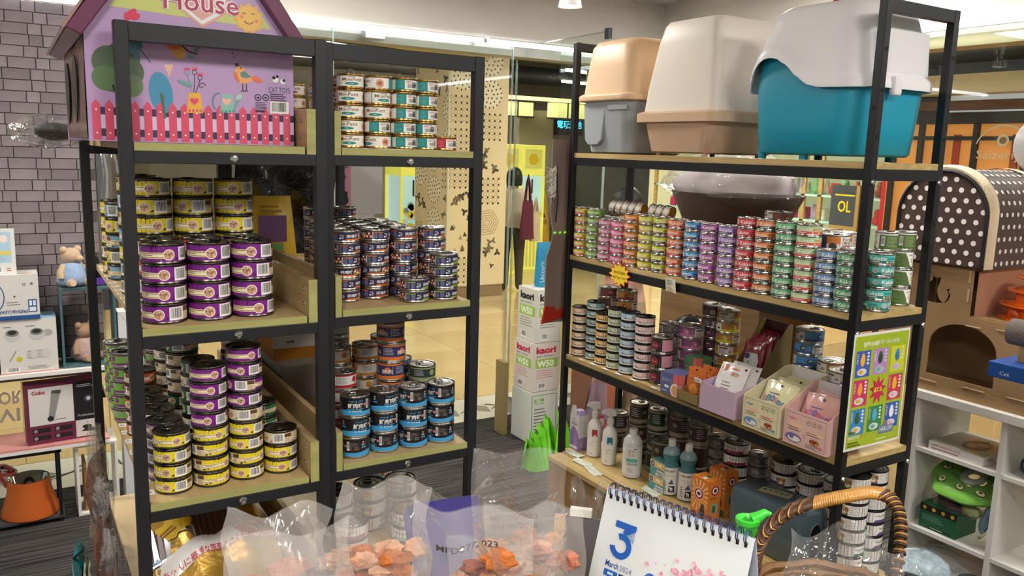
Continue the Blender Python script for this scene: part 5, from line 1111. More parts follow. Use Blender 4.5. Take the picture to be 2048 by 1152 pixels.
# purple and white carton
P = Print(); P.rect(0, 0, .052, .135, 'cbc6c6', 0); P.circ(.026, .05, .028, '8a749c', 1, ry=.036); P.rect(0, 0, .052, .048, '8a749c', 1); P.text('PET WASH', .008, .095, .008, '4a464c', 2, w=.036); P.para(.008, .084, .044, .09, 1, '6a6468', 2); P.rect(.004, .006, .048, .016, 'd8d2d8', 2); P.circ(.026, .11, .015, 'b8b4b8', 1)
P2 = Print(); P2.rect(0, 0, .045, .135, 'c6c1c2', 0); P2.rect(0, 0, .045, .05, '8a749c', 1); P2.para(.004, .06, .04, .12, 7, '9a9498', 1, fill=.2); P2.para(.004, .01, .04, .045, 5, 'a490b2', 2, fill=.3)
p = onz(1155, 903, ZF); e = carton('shampoo_carton', 'purple and white carton with a dog crowd topper, by the far post', p.x, p.y, ZF, .045, .052, .135, 'cbc6c6', P2, P)
MB().prism([(0, 0), (.035, 0), (.036, .02), (.028, .036), (.012, .036), (.002, .02)], 0, .0015, Matrix.Translation((0, .05, .135)) @ Matrix.Rotation(-math.pi/2, 4, 'Z')).build('topper', card('topper_card', 'c8c2be'), e)
MB().loft([rr(.044, .051, .004, .135, cx=.0225, cy=.026), rr(.03, .03, .006, .150, cx=.0225, cy=.026)]).build('cap', card('violet_card', '9a86b4'), e)
# disinfectant tablet boxes
P = Print(); P.rect(0, 0, .07, .05, '5a9aa0', 0); P.rect(0, .028, .07, .05, 'd8b86a', 1); P.circ(.012, .038, .009, '4a5c9c', 2); P.text('強效', .007, .035, .006, 'f0f0f0', 3); P.text('消毒', .032, .034, .011, 'f2efe6', 3, bold=.02); P.poly([(.024, 0), (.07, 0), (.07, .022), (.034, .022)], 'd6d6d2', 2); P.text('DISINFECT', .034, .011, .006, '22282c', 3, bold=.02, w=.034); P.text('TABLET', .038, .002, .006, '22282c', 3, bold=.02, w=.028)
p = onz(1290, 978, ZF)
carton('tablet_box', 'lower teal and yellow disinfectant tablet box', p.x+.02, p.y-.065, ZF, .04, .07, .05, '5a9aa0', None, P); carton('tablet_box', 'upper teal and yellow disinfectant tablet box of the pair', p.x+.024, p.y-.063, ZF+.0512, .04, .07, .05, '5a9aa0', None, P)
# orange baking-soda cartons
def orange(w, h, t):
    P = Print(); P.rect(0, 0, w, h, 'd8792c', 0)
    for k in range(18): a = 2*math.pi*k/18; P.tri([(w*.42, h*.62), (min(w, max(0, w*.42+.05*math.cos(a))), min(h, max(0, h*.62+.05*math.sin(a)))), (min(w, max(0, w*.42+.05*math.cos(a+.16))), min(h, max(0, h*.62+.05*math.sin(a+.16))))], 'ecb878', 1)
    r = w*.27; P.circ(w*.45, h*.66, r, 'f0ece8', 2); P.circ(w*.45, h*.66, r*.94, 'a82834', 3); P.circ(w*.45, h*.66, r*.62, 'f0ece8', 4); P.circ(w*.45, h*.66, r*.4, '24263a', 5, ry=r*.3); P.text('ARM & HAMMER', w*.45, h*.66+r*.66, r*.2, 'f0ece8', 5, 'C', w=r*1.3)
    P.circ(w*.7, h*.3, w*.16, '4a423e', 2, ry=h*.12); P.circ(w*.7, h*.42, w*.1, '4a423e', 2); P.rect(0, 0, w, h*.16, '2c5a34', 3); P.text(t, w*.06, h*.04, h*.075, 'e4ecd4', 4, w=w*.8); return P
def orange2(w, h):
    P = Print(); P.rect(0, 0, w, h, 'd07a30', 0); P.circ(w*.5, h*.78, w*.3, 'a82834', 2); P.circ(w*.5, h*.78, w*.2, 'f0ece8', 3); P.circ(w*.5, h*.78, w*.12, '24263a', 4); P.para(w*.1, h*.58, w*.9, h*.64, 2, '6a3a20', 2, fill=.3); P.rect(w*.25, h*.28, w*.75, h*.5, '8aa088', 2); P.rect(w*.35, h*.3, w*.6, h*.45, '3a5a4a', 3); P.rect(w*.05, h*.06, w*.95, h*.16, 'e0a45c', 2); P.para(w*.1, h*.08, w*.9, h*.14, 2, '5a3a28', 3, fill=.3); return P
for k, (px, py) in enumerate(((1412, 1056), (1446, 1036))):
    p = onz(px, py, ZF); carton('litter_deodoriser', ('orange cat-litter deodoriser carton in front', 'orange deodoriser carton half hidden behind its twin')[k], p.x, p.y, ZF, .052, .068, .145, 'd07a30', orange2(.052, .145), orange(.068, .145, 'Cat Litter'), top=(lambda P: (P.rect(.004, .02, .02, .035, 'ead8c0', 1), P.circ(.03, .03, .008, '3a5a3a', 1), P)[-1])(Print()))
# ================================================================== RIGHT SIDE: cabinet with pet goods
KX, KT = 3.2, .765
M_cab = mat('cabinet_white', 'd6d4cf', .4, noise=.02)
cb = empty('cubby_cabinet', (KX, 1.0, 0), label='white open cubby cabinet along the side glazing', cat='cabinet')
D_ = .40
MB().box(-.01, -.4, KT-.035, D_, .96, KT).build('top_panel', M_cab, cb, bevel=.002)
for y in (.93, .575, .22, -.135): MB().box(0, y-.011, .0, D_, y+.011, KT-.035).build('upright', M_cab, cb, bevel=.001)
for y0, y1 in ((.586, .919), (.231, .564), (-.124, .209)):
    for z in (.02, .16, .505): MB().box(.002, y0, z, D_-.002, y1, z+.018).build('shelf', M_cab, cb, bevel=.001)
# cardboard cat house
M_kr = mat('corrugated_card', '9a7c58', .8, noise=.08, nscale=5, bump=.08, bscale=90)
M_kre = mat('card_cut_edge', 'b89a74', .85, noise=.1)
def XF(x): return Matrix(((0, 1, 0, x), (-1, 0, 0, 0), (0, 0, 1, 0), (0, 0, 0, 1)))   # panel (a,z): a = -y
kh = empty('cardboard_cat_house', (KX+.02, 1.75, KT), label='brown cardboard cat condo with arched doorway and cat cut-out', cat='cat house')
kx, ky = KX+.02, 1.75
def kp(y, z): return (-(y-ky), z-KT)
def arch(y0, y1, z0, z1, n=14):
    c = (y0+y1)/2; r = (y0-y1)/2; zs = z1-r*.72; return [kp(y0, z0), kp(y1, z0)]+[kp(c-r*math.cos(t), zs+(z1-zs)*math.sin(t)) for t in (math.pi*i/n for i in range(n+1))]
cat = [kp(y, z) for y, z in ((1.985, 1.135), (1.905, 1.135), (1.880, 1.142), (1.868, 1.160), (1.865, 1.180), (1.875, 1.192), (1.872, 1.198), (1.858, 1.200), (1.862, 1.195), (1.868, 1.190), (1.857, 1.178), (1.860, 1.158), (1.875, 1.140), (1.895, 1.146), (1.905, 1.160), (1.915, 1.185), (1.912, 1.205), (1.905, 1.222), (1.905, 1.245), (1.912, 1.238), (1.928, 1.238), (1.938, 1.246), (1.940, 1.225), (1.965, 1.205), (1.985, 1.17))]
prism_holes([kp(2.13, KT), kp(1.30, KT), kp(1.30, 1.105), kp(1.772, 1.100), kp(1.772, 1.292), kp(2.13, 1.285)], [arch(1.925, 1.648, .838, 1.066)[::-1], cat[::-1]], 0, .006, M_kr, 'front_wall', kh, XF(0))
MB().box(.006, -.455, .002, .36, .38, .010).build('floor_panel', M_kr, kh); MB().box(.006, -.455, .335, .36, .02, .342).build('deck', M_kr, kh)
MB().box(.006, .0, .342, .34, .006, .525).build('tower_wall', mat('salmon_card', 'a8765c', .8, noise=.06), kh); MB().box(.006, .374, .002, .34, .38, .52).build('side_wall', M_kr, kh); MB().box(.006, -.01, .52, .35, .38, .527).build('tower_roof', M_kr, kh)
prism_holes([kp(2.13, KT), kp(1.30, KT), kp(1.30, 1.105), kp(1.772, 1.100), kp(1.772, 1.292), kp(2.13, 1.285)], [[kp(1.70, .96), kp(1.58, .96), kp(1.58, 1.06), kp(1.70, 1.06)][::-1]], 0, .006, M_kr, 'back_wall', kh, XF(.345))
for y, z, w, h in ((1.915, .805, .085, .005), (1.72, .815, .085, .005), (1.75, 1.063, .06, .005), (1.63, 1.07, .06, .005), (1.785, 1.16, .008, .05), (1.785, 1.235, .008, .05), (1.55, .82, .08, .005)): MB().box(-.004, -w/2, 0, 0, w/2, h).build('tab', M_kre, kh, (0, y-ky, z-KT), bevel=.001)
# polka dot dome
M_choc = mat('chocolate_fabric', '3c2420', .85, sheen=.2, noise=.1, bump=.1, bscale=200); M_fur = mat('cream_fleece', 'd8c4a0', .95, sheen=.5, noise=.1, bump=.8, bscale=160); M_blackp = mat('black_piping', '0e0d0d', .6, noise=.1)
M_dot = mat('dot_white', 'dedad6', .8, noise=.03)
dz, dyc, dw, dh = 1.293, 1.922, .192, .385
dm = empty('pet_dome', (KX, dyc, dz), label='brown polka-dot arched pet bed with cream fleece trim on the cat condo', cat='pet bed')
def ap(t, s=1):   # arch outline, t 0..1 from the left foot over the top to the right foot (y decreasing)
    sh = .52
    if t < .2: return (dw*s, t/.2*dh*sh*s)
    if t > .8: return (-dw*s, (1-t)/.2*dh*sh*s)
    a = (t-.2)/.6*math.pi; return (dw*math.cos(a)*s, dh*sh*s+(dh*(1-sh))*math.sin(a)*s)
nb = 33
out = [ap(i/(nb-1)) for i in range(nb)]
B = MB(); B.loft([[(.012, y*.93, z*.95+.006) for y, z in out], [(.0, y*.93, z*.95+.006) for y, z in out]]); fp = B.build('front_panel', M_choc, dm, bevel=.002)
MB().tube([(.0, y*.955, z*.965+.005) for y, z in out], .008, 8).build('piping', M_blackp, dm, smooth=1)
MB().loft([[(x, y*k, z*k2+.003) for y, z in out] for x, k, k2 in ((.004, .975, .985), (.002, 1.01, 1.012), (.02, 1.04, 1.035), (.055, 1.04, 1.035), (.07, 1.0, 1.0))], cap0=False, cap1=False).build('fleece_trim', M_fur, dm, smooth=1)
MB().loft([[(x, y, z) for y, z in out] for x in (.03, .2, .42)]).build('body', M_choc, dm, smooth=.8)
MB().loft([[(x, y*1.02, z*1.02) for y, z in out] for x in (.40, .45)], cap0=False, cap1=False).build('rear_trim', M_fur, dm, smooth=1)
P = Print()
sp = .052
for r_ in range(-1, 11):
    for c_ in range(-6, 7):
        y, z = (c_+.5*(r_ % 2))*sp*.92, .02+r_*sp*.78
        lim = .176 if z < .2 else .176*math.sqrt(max(0, 1-((z-.2)/.172)**2))
        if abs(y) < lim-.006 and .0 < z < .36: P.circ(-y, z, .0105, 'dedad6', 0, n=12)
tag(panel(P, 'dots', fp, (-.0005, 0, 0), -math.pi/2, m=M_pm), kind='stuff')
P = Print(); LEN = .95
for i in range(21):
    for j in range(9): P.circ(.085+.04*j+.02*(i % 2), .02+i*.0455, .009, 'dedad6', 0, n=10)
def onarch(x, s, e):
    t = s/LEN; y, z = ap(t); k = 1+e/.2; return (x, y*(1.004), z*1.003+.001)
tag(obj('dots', P.fit('dots', onarch, M_pm, .0003), dm), kind='stuff')
# orange track tower with balls
p = onx(2062, 640, KX+.20); ty = 1.585; tx = KX+.20
tt = empty('track_toy', (tx, ty, 1.107+.0005), label='orange stacked ring track toy with yellow ball', cat='cat toy')
M_or = mat('orange_plastic', 'e2641a', .25, spec=.6, noise=.03, coat=.4)
for k, (r, z, h) in enumerate(((.155, 0, .062), (.132, .062, .055), (.105, .117, .05))):
    MB().lathe([(r*.72, 0), (r, .0), (r, .004), (r-.014, .008), (r-.03, .010), (r-.03, h-.014), (r-.012, h-.010), (r, h-.006), (r, h-.002), (r*.7, h)], 40).build('tier', M_or, tt, (0, 0, z), smooth=.6)
for a, k, c in ((3.6, 1, 'e8b02c'), (2.9, 0, 'a8401c')):
    r, z = ((.143, .030), (.118, .088))[k]
    MB().lathe([(.0001, -.015)]+[(.015*math.cos(t), .015*math.sin(t)) for t in (-1.2, -.8, -.4, 0, .4, .8, 1.2)]+[(.0001, .015)], 16).build('ball', mat('ball_'+c, c, .35, noise=.05), tt, (r*math.cos(a), r*math.sin(a), z), smooth=1)
# blue base with sisal roller, standing on a stool beyond the right edge
p = onx(2003, 745, 2.8)
sp_ = empty('scratching_post', (2.8, p.y-.16, p.z), label='grey woven scratching roller on a blue base at the right edge', cat='scratcher')
MB().box(-.09, -.42, 0, .09, .16, .052).build('base', mat('royal_blue', '1c4f9a', .4, noise=.04), sp_, bevel=.004)
MB().cyl((0, .145, .145), (0, -.16, .145), .043, n=28).build('roller', mat('woven_sisal', '6f6862', .85, noise=.35, nscale=120, bump=.6, bscale=150, stretch=(1, 4, 1)), sp_, smooth=.6); MB().box(-.012, .09, .05, .012, .11, .115).build('bracket', M_kr, sp_)
P = Print(); P.text('Cat', .04, .014, .012, 'e8eef4', 1, w=.03); panel(P, 'print', sp_, (-.0905, .16, 0), -math.pi/2, m=M_pm)
st_ = empty('stool', (2.8, p.y-.50, 0), label='white side stool under the scratching roller', cat='stool'); MB().box(-.09, -.12, p.z-.03, .09, .06, p.z-.001).build('seat', M_cab, st_, bevel=.003)
for sx in (-.08, .08):
    for sy in (-.11, .03): MB().box(sx-.01, sy-.01, 0, sx+.01, sy+.01, p.z-.03).build('leg', M_cab, st_)
# goods in the cubbies
SZ1, SZ2 = .505+.0185, .16+.0185
P = Print(); P.rect(0, 0, .19, .036, 'd8d4d0', 0); P.text('HAPPY HUNTING BOWL', .01, .02, .009, '8a3a44', 1, w=.105); P.para(.01, .006, .15, .015, 1, '9a6a6c', 1, fill=.5)
P2 = Print(); P2.rect(0, 0, .24, .036, 'dcd8d4', 0); P2.text('HAPPY HUNTING BOWL', .12, .02, .008, '6a4448', 1, w=.1); P2.para(.03, .01, .09, .026, 2, '7a6a68', 1, fill=.4)
hb = carton('bowl_box', 'white slim box printed HAPPY HUNTING BOWL in the upper cubby', 3.215, 1.645, SZ1, .24, .225, .036, 'd8d4d0', P2, None, rz=0)
P.p = [([(x*1.18, y) for x, y in q], c, l) for q, c, l in P.p]; obj('side_print', P.flat('side_print', M_pm), hb, (-.0003, .225, 0), (0, 0, -math.pi/2))
P = Print(); P.rect(.0, .0, .24, .225, '8a9478', 0); P.rect(.0, .1, .24, .225, 'b8b0a0', 1); P.circ(.12, .09, .075, '3c4038', 2, ry=.05); P.circ(.12, .09, .06, '6a7668', 3, ry=.04); P.circ(.10, .10, .02, 'a8b0a0', 4); P.circ(.14, .08, .02, 'a8b0a0', 4); obj('top_print', P.flat('top_print', M_pg), hb, (0, 0, .0363), (-math.pi/2, 0, 0))
p = (3.525, 1.655)
bo = empty('leopard_bowl', (p[0], p[1], SZ1), label='cream pet bowl with black spots behind the slim box', cat='bowl')
MB().lathe([(.062, 0), (.062, .004), (.048, .058), (.05, .064), (.052, .062), (.04, .03), (.001, .026)], 32).build('bowl', mat('cream_ceramic', 'cfc3a6', .25, coat=.4, noise=.04), bo, smooth=.6)
P = Print(); rnd = random.Random(2)
for i in range(22): P.circ(-.17+.0155*i, rnd.choice((.014, .030, .046)), .008, '201c1a', 0, ry=.005, rot=rnd.uniform(0, 3), n=9)
obj('spots', P.fit('spots', lambda x, y, e: ((.0625-.014*y/.058+e)*math.sin(x/.056), -(.0625-.014*y/.058+e)*math.cos(x/.056), y), M_pg, .0004, .012), bo, rot=(0, 0, -.9))
bo.location.z += .0004
# avocado collar in clear bag
ac = empty('avocado_collar', (3.36, 1.745, SZ2+.225), label='green avocado-print inflatable pet collar in a clear bag', cat='pet collar', rot=(.06, -.28, .1))
M_avo = mat('avocado_green', '6fae3c', .6, noise=.06, bump=.15, bscale=40)
def tor(u, v): a, b = 2*math.pi*u, 2*math.pi*v; R = .118+.005*math.sin(8*a); r_ = .062+.006*math.sin(5*a+1); return ((R+r_*math.cos(b))*math.cos(a)*.98, (R+r_*math.cos(b))*math.sin(a)*.86, .026*math.sin(b))
MB().grid(tor, 40, 13, closeu=True).build('collar', M_avo, ac, smooth=1)
MB().grid(lambda u, v: ((.044+.018*math.cos(6.283*v))*math.cos(6.283*u), (.034+.014*math.cos(6.283*v))*math.sin(6.283*u), .012*math.sin(6.283*v)+.016), 24, 9, closeu=True).build('inner_ring', mat('pale_mesh', 'c4cfc8', .6, noise=.1), ac, smooth=1)
def drape(x, y, e):
    R = math.hypot(x/.98, y/.86); q = max(-1, min(1, (R-.118)/.066)); return (x, y, .027*math.sqrt(max(0, 1-q*q))+.002+e)
for i in range(9):
    P = Print(); a = 2*math.pi*i/9+.3; r_ = .118+.022*(i % 2); cx_, cy_ = r_*math.cos(a)*.98, r_*math.sin(a)*.86; P.circ(cx_, cy_, .021, '33562a', 1, ry=.015, rot=a+.8); P.circ(cx_, cy_, .018, 'e3dcb0', 2, ry=.012, rot=a+.8); P.circ(cx_+.003, cy_, .007, '6a4a2c', 3); obj('avocado_motif', P.fit('avocado_motif', drape, M_pm, .0008, .012), ac)
blob((0, 0, 0), .175, .148, .042, 8, .10, 26, 10).build('bag', M_film, ac, smooth=.5)
def bagitem(label, loc, s, c, seed, rot=(0, 0, 0), film_=None, dark=None, nm='bagged_item', amp=.25):
    e = empty(nm, loc, label=label, cat='bag', rot=rot); blob((0, 0, 0), s[0]*.8, s[1]*.8, s[2]*.8, seed, amp*.6, 20, 11).build('content', mat('bag_'+c, c, .6, noise=.35, nscale=25), e, smooth=1)
    blob((0, 0, 0), s[0], s[1], s[2], seed+5, amp, 28, 14).build('bag', film_ or M_film, e, smooth=.45); return e
bagitem('plum patterned collar in crinkled clear bag under the avocado one', (3.33, 1.775, SZ2+.135), (.11, .09, .018), '5a3c44', 11, (.0, -.2, 0))
bagitem('white and lime patterned collar in a clear bag', (3.29, 1.70, SZ2+.118), (.06, .05, .028), 'c8cf8a', 12, (0, .3, 0))
bagitem('pale blue patterned collar in a clear bag leaning in the cubby', (3.30, 1.64, SZ2+.115), (.045, .022, .095), '8ab4d0', 13, (.2, .1, 0))
P = Print(); P.rect(0, 0, .16, .105, '1d5a3c', 0); P.rect(0, .075, .16, .105, '1c1a18', 1)
for k in range(4): P.circ(.02+.04*k, .09, .009, 'c8a83c', 2, n=6)
P.para(.012, .035, .12, .062, 5, '8ab09a', 2, fill=.25); P.rect(.04, .006, .14, .014, '122a1e', 2); P.para(.05, .0075, .13, .0125, 1, 'c8d8cc', 3)
carton('green_box', 'dark green cardboard box with black top band in the lower cubby', 3.225, 1.72, SZ2, .15, .16, .105, '1d5a3c', None, P)
mg = empty('mug', (3.26, 1.46, .5245), label='dark mug at the right edge of the cubby cabinet', cat='mug'); MB().lathe([(.032, 0), (.038, .004), (.042, .09), (.039, .09), (.035, .01), (.001, .008)], 28).build('cup', mat('navy_mug', '2c3444', .3, noise=.3, nscale=30), mg, smooth=.6); MB().tube([(0, .04+.024*math.sin(t), .045+.03*math.cos(t)) for t in (math.pi*i/10 for i in range(11))], .005, 8).build('handle', mat('navy_mug'), mg, smooth=1)
bagitem('clear bag with pale blue item under the cabinet', (3.10, 1.78, .075), (.13, .16, .06), 'a8bcc8', 14, nm='floor_bag')
mb_ = empty('mesh_carrier', (2.78, 1.30, .02), label='folded black mesh pet carrier with teal piping in clear wrap at lower right', cat='pet carrier', rot=(0, -.15, .1))
MB().loft([rr(.34, .42, .05, .0), rr(.36, .44, .05, .05), rr(.34, .40, .05, .16), rr(.26, .34, .05, .22)]).build('body', mat('black_nylon', '1b1c1e', .6, noise=.2, bump=.3, bscale=40), mb_, smooth=.9)
MB().tube([(x*1.01, y*1.01, .055) for x, y, _ in rr(.36, .44, .05, 0)], .008, 8, closed=True).build('piping', mat('teal_piping', '2f8a9c', .5, noise=.05), mb_, smooth=1)
P = Print()
for i in range(9): P.rect(-.10+.024*i, -.08, -.085+.024*i, .10, '8a8c8e', 0)
obj('mesh_window', P.fit('mesh_window', lambda x, y, e: (x, y, .221+e), M_pm), mb_); blob((0, 0, .12), .22, .26, .14, 15, .08, 28, 12).build('bag', M_film, mb_, smooth=.45)
# ================================================================== LEFT: display stands by the window
Y0 = 4.0
M_teal = mat('teal_metal', '4d6a70', .4, noise=.05); M_pink = mat('pink_board', 'c98a86', .5, noise=.04); M_blackm = mat('black_frame', '1c1d20', .4, noise=.06)
e = empty('display_shelf', (-.45, Y0, 0), label='white two-tier window display stand with pink lower shelf', cat='display stand')
MB().box(0, -.02, .675, .80, .22, .695).build('top_shelf', M_white, e, bevel=.002)
MB().box(0, -.02, .352, .78, .22, .362).build('lower_shelf', M_pink, e, bevel=.001); MB().box(0, -.022, .338, .78, .222, .352).build('lower_frame', M_white, e)
for x in (.02, .565): 
    for y in (-.015, .2): MB().box(x, y, 0, x+.014, y+.014, .338).build('leg', M_blackm, e)
MB().box(.0, -.02, .018, .585, .22, .028).build('base_board', mat('base_grey', '3c3d40', .4, noise=.06), e)
for y in (-.015, .2): MB().box(.0, y, .322, .585, y+.014, .338).build('rail', M_blackm, e)
for x in (.0,): MB().box(x, .09, .0, x+.014, .11, .675).build('support', M_white, e)
# white cube frame beside it
e = empty('display_cube', (.19, Y0, 0), label='white square display frame with a wooden board leaning inside', cat='display frame')
MB().box(0, 0, 0, .012, .2, .335).box(.16, 0, 0, .172, .2, .335).box(.012, 0, .0, .16, .2, .012).box(.012, 0, .323, .16, .2, .335).build('frame', M_white, e, bevel=.001); MB().box(.03, .02, .013, .042, .15, .24).build('board', wood('warm_board', '8a5a34', 'a87848'), e)
# boxes
def wp(px, py, y=Y0): p = ony(px, py, y); return p.x, p.z
P = Print(); w, h = .215, .235; P.rect(0, 0, w, h, 'd6d3cd', 0); P.rect(0, 0, w, .004, 'd88a84', 2)
for cx_, c in ((.05, '6a6a6c'), (.14, '6a6a6c')): P.circ(cx_, .165, .030, 'c4c4c2', 2, ry=.024); P.circ(cx_, .178, .024, '7a7876', 3, ry=.015); P.circ(cx_, .180, .016, '2e2c2a', 4, ry=.009)
P.circ(.18, .17, .02, 'a8a8a8', 1, ry=.015); P.line([(.035, .055), (.06, .10)], .004, '8a9a70', 2); P.circ(.07, .062, .011, 'c8c02c', 2); P.para(.10, .06, .19, .10, 3, 'b4b0aa', 2, fill=.6); P.circ(.125, .08, .014, 'cccac4', 3, ry=.02); P.circ(.17, .08, .02, 'cccac4', 3); P.bars(.02, .008, .07, .028, 2, seed=4); P.para(.10, .012, .2, .03, 3, '8a8680', 2, fill=.3); P.para(.02, .2, .06, .208, 1, '8a8680', 2); P.para(.1, .2, .15, .208, 1, '8a8680', 2)
PT = Print(); PT.rect(0, 0, .215, .15, '8fb8d0', 0)
carton('feeder_box', 'white box printed with steel feeding bowls on the window stand', -.068, Y0-.005, .6955, .215, .15, .235, 'd6d3cd', P, top=PT)
P = Print(); P.rect(0, 0, .18, .235, '2a6aa4', 0); P.rect(0, 0, .18, .085, 'c8d4dc', 1); P.para(.11, .02, .17, .07, 4, '6a8aa4', 2, fill=.3); P.para(.10, .10, .17, .13, 3, '8ab0d0', 2, fill=.3)
carton('feeder_box', 'blue and white box at the left end of the window stand', -.252, Y0-.005, .6955, .18, .15, .235, '2a6aa4', P)
P = Print(); w, h = .36, .19; P.rect(0, 0, w, h, 'd2cfca', 0); P.rect(0, 0, w, .018, '24508a', 1); P.ring(.15, .10, .085, .004, '2a5a94', 2, 30); P.circ(.13, .08, .045, 'b88a6c', 2, ry=.04); P.text('FRESH&CLEAR', .315, .042, -.014, '24508a', 2, 'L', bold=.02, w=-.105)
P.rect(.318, .03, .35, .085, '24508a', 2); P.rect(.322, .034, .346, .052, 'd8e0e8', 3); P.rect(.322, .058, .332, .08, 'd8e0e8', 3); P.rect(.336, .058, .346, .08, 'd8e0e8', 3); P.text('tt', .30, .145, .012, '5a5652', 2); P.circ(.335, .152, .006, '7a7672', 2); P.para(.24, .06, .30, .08, 2, '8a8682', 2, fill=.3); P.circ(.27, .10, .004, '5a5652', 2)
PT = Print(); PT.rect(0, 0, .36, .15, 'd4d2cd', 0); PT.circ(.31, .05, .03, 'b88a6c', 1, ry=.012)
carton('fountain_box', 'upside-down white FRESH and CLEAR fountain box stacked on the bowls box', -.27, Y0-.012, .9312, .36, .15, .19, 'd2cfca', P, top=PT)
P = Print(); w, h = .30, .19; P.rect(0, 0, w, h, 'd8d8d6', 0); P.rect(.185, .05, .285, .18, 'a9c8dc', 1); P.circ(.21, .15, .016, 'dfe8ee', 2); P.circ(.26, .15, .016, 'e8d8d4', 2); P.rect(.21, .168, .25, .178, '3a6a9c', 2); P.rect(.185, .082, .285, .10, 'd8c86c', 2); P.rect(.155, .085, .178, .11, '26304c', 2); P.circ(.166, .098, .006, 'd8d8d6', 3); P.para(.19, .055, .28, .08, 3, '8aa4b4', 2, fill=.3); P.bars(.205, .008, .25, .035, 2, seed=7); P.para(.10, .02, .17, .14, 8, 'a8a4a0', 2, fill=.25); P.rect(.10, .145, .17, .15, 'c8705c', 2); P.circ(.18, .183, .003, '202020', 2); P.para(.265, .012, .285, .03, 2, 'b06a5c', 2)
carton('filter_pack', 'white pack with blue instruction panel on top of the fountain box', -.285, Y0+.02, 1.122, .30, .045, .19, 'd8d8d6', P)
P = Print(); w, h = .30, .27; P.rect(0, 0, w, h, '6a2440', 0); P.rect(.012, .085, .185, .255, 'd6d2ce', 1); P.rect(.188, .085, w-.004, .265, '17161a', 1); P.rect(.19, .006, w-.004, .083, 'cfcac6', 1); P.text('Codos', .025, .225, .018, 'a8243c', 3, bold=.03, w=.05); P.poly([(.082, .105), (.105, .1), (.135, .225), (.10, .23), (.092, .17)], '8f8d8a', 3); P.poly([(.10, .225), (.136, .22), (.138, .236), (.102, .238)], '4a4a4a', 4); P.circ(.092, .11, .012, '1c2230', 4); P.para(.11, .1, .17, .108, 1, '9a928c', 3)
P.text('Professional', .20, .10, .011, 'c8c8cc', 3, w=.075); P.para(.2, .235, .28, .25, 2, 'b8b8bc', 3, fill=.4); P.circ(.245, .18, .016, '4a4a50', 3); P.circ(.245, .18, .008, 'c8c8cc', 4)
for i in range(4): P.rect(.02+.085*(i % 2), .018+.033*(i//2), .09+.085*(i % 2), .038+.033*(i//2), '24181c', 2); P.circ(.032+.085*(i % 2), .028+.033*(i//2), .008, '8a8a88', 3)
P.circ(.235, .05, .02, '2a2628', 2, ry=.009); P.poly([(.21, .03), (.285, .022), (.27, .04), (.23, .045)], '2a2628', 2)
PT = Print(); PT.rect(0, 0, .30, .08, '6a2a48', 0)
carton('clipper_box', 'maroon and white hair clipper box standing on the pink shelf', .012, Y0+.005, .3625, .30, .08, .27, '6a2440', P, top=PT, rz=.10)
# teal frame with two plush bears
tf = empty('bear_stand', (.165, Y0, .6955), label='teal metal box frame holding two plush bears', cat='display frame'); MB().box(0, 0, .345, .22, .16, .357).box(0, 0, 0, .22, .16, .01).box(0, 0, .01, .01, .16, .345).box(.21, 0, .01, .22, .16, .345).build('frame', M_teal, tf, bevel=.001)
def bear(label, loc, skin, cloth, s=1, rz=0):
    e = empty('plush_bear', loc, label=label, cat='plush toy', rz=rz); M1 = mat('plush_'+skin, skin, .95, sheen=.4, noise=.08, bump=.3, bscale=300); M2 = mat('knit_'+cloth, cloth, .9, sheen=.2, noise=.12, nscale=60, bump=.3, bscale=200)
    MB().lathe([(r*s, z*s) for r, z in ((.001, 0), (.05, .002), (.062, .02), (.06, .045), (.048, .08), (.035, .10), (.001, .105))], 20).build('body', M2, e, smooth=1.2)
    MB().lathe([(max(.0005, .040*math.cos(t))*s, .130*s+.036*math.sin(t)*s) for t in (-1.57+.2618*i for i in range(13))], 20).build('head', M1, e, smooth=1.2)
    MB().lathe([(max(.0005, .018*math.cos(t))*s, .014*math.sin(t)*s) for t in (-1.57+.349*i for i in range(10))], 14).build('muzzle', M1, e, (.016*s, -.034*s, .12*s), smooth=1.2)
    for sx in (-1, 1):
        MB().lathe([(max(.0005, .016*math.cos(t))*s, .016*math.sin(t)*s) for t in (-1.57+.349*i for i in range(10))], 12).build('ear', M1, e, (sx*.032*s, .0, .158*s), smooth=1.2)
        MB().tube([(sx*.035*s, 0, .09*s), (sx*.058*s, -.012*s, .06*s), (sx*.062*s, -.02*s, .035*s)], [.014*s, .016*s, .013*s], 10).build('arm', M1, e, smooth=1.2)
        MB().tube([(sx*.03*s, -.03*s, .016*s), (sx*.04*s, -.062*s, .018*s), (sx*.042*s, -.075*s, .022*s)], [.018*s, .018*s, .015*s], 10).build('leg', M1, e, smooth=1.2)
    return e
bear('cream plush bear in a pale blue knit suit on the teal frame', (.222, Y0+.06, 1.0565), 'c4a88a', '8fa6c4', 1.0, .5)
bear('tan plush bear in a pink suit inside the teal frame', (.262, Y0+.095, .7095), 'a8866a', 'b09490', 1.0, .6)
e = empty('accessory_box', (.31, Y0+.02, 1.053), label='black package with purple print beside the blue-suited bear', cat='box'); MB().box(0, 0, 0, .06, .1, .13).build('carton', M_blackm, e, bevel=.002); P = Print(); P.rect(.005, .005, .055, .045, '5a3a9c', 0); P.rect(.01, .06, .05, .09, '8a8a90', 0); panel(P, 'print', e, (0, -.0005, 0), m=M_pg)
e = empty('gift_bag', (.39, Y0, .002), label='tall white gift bag with folded corners behind the rack post', cat='gift bag')
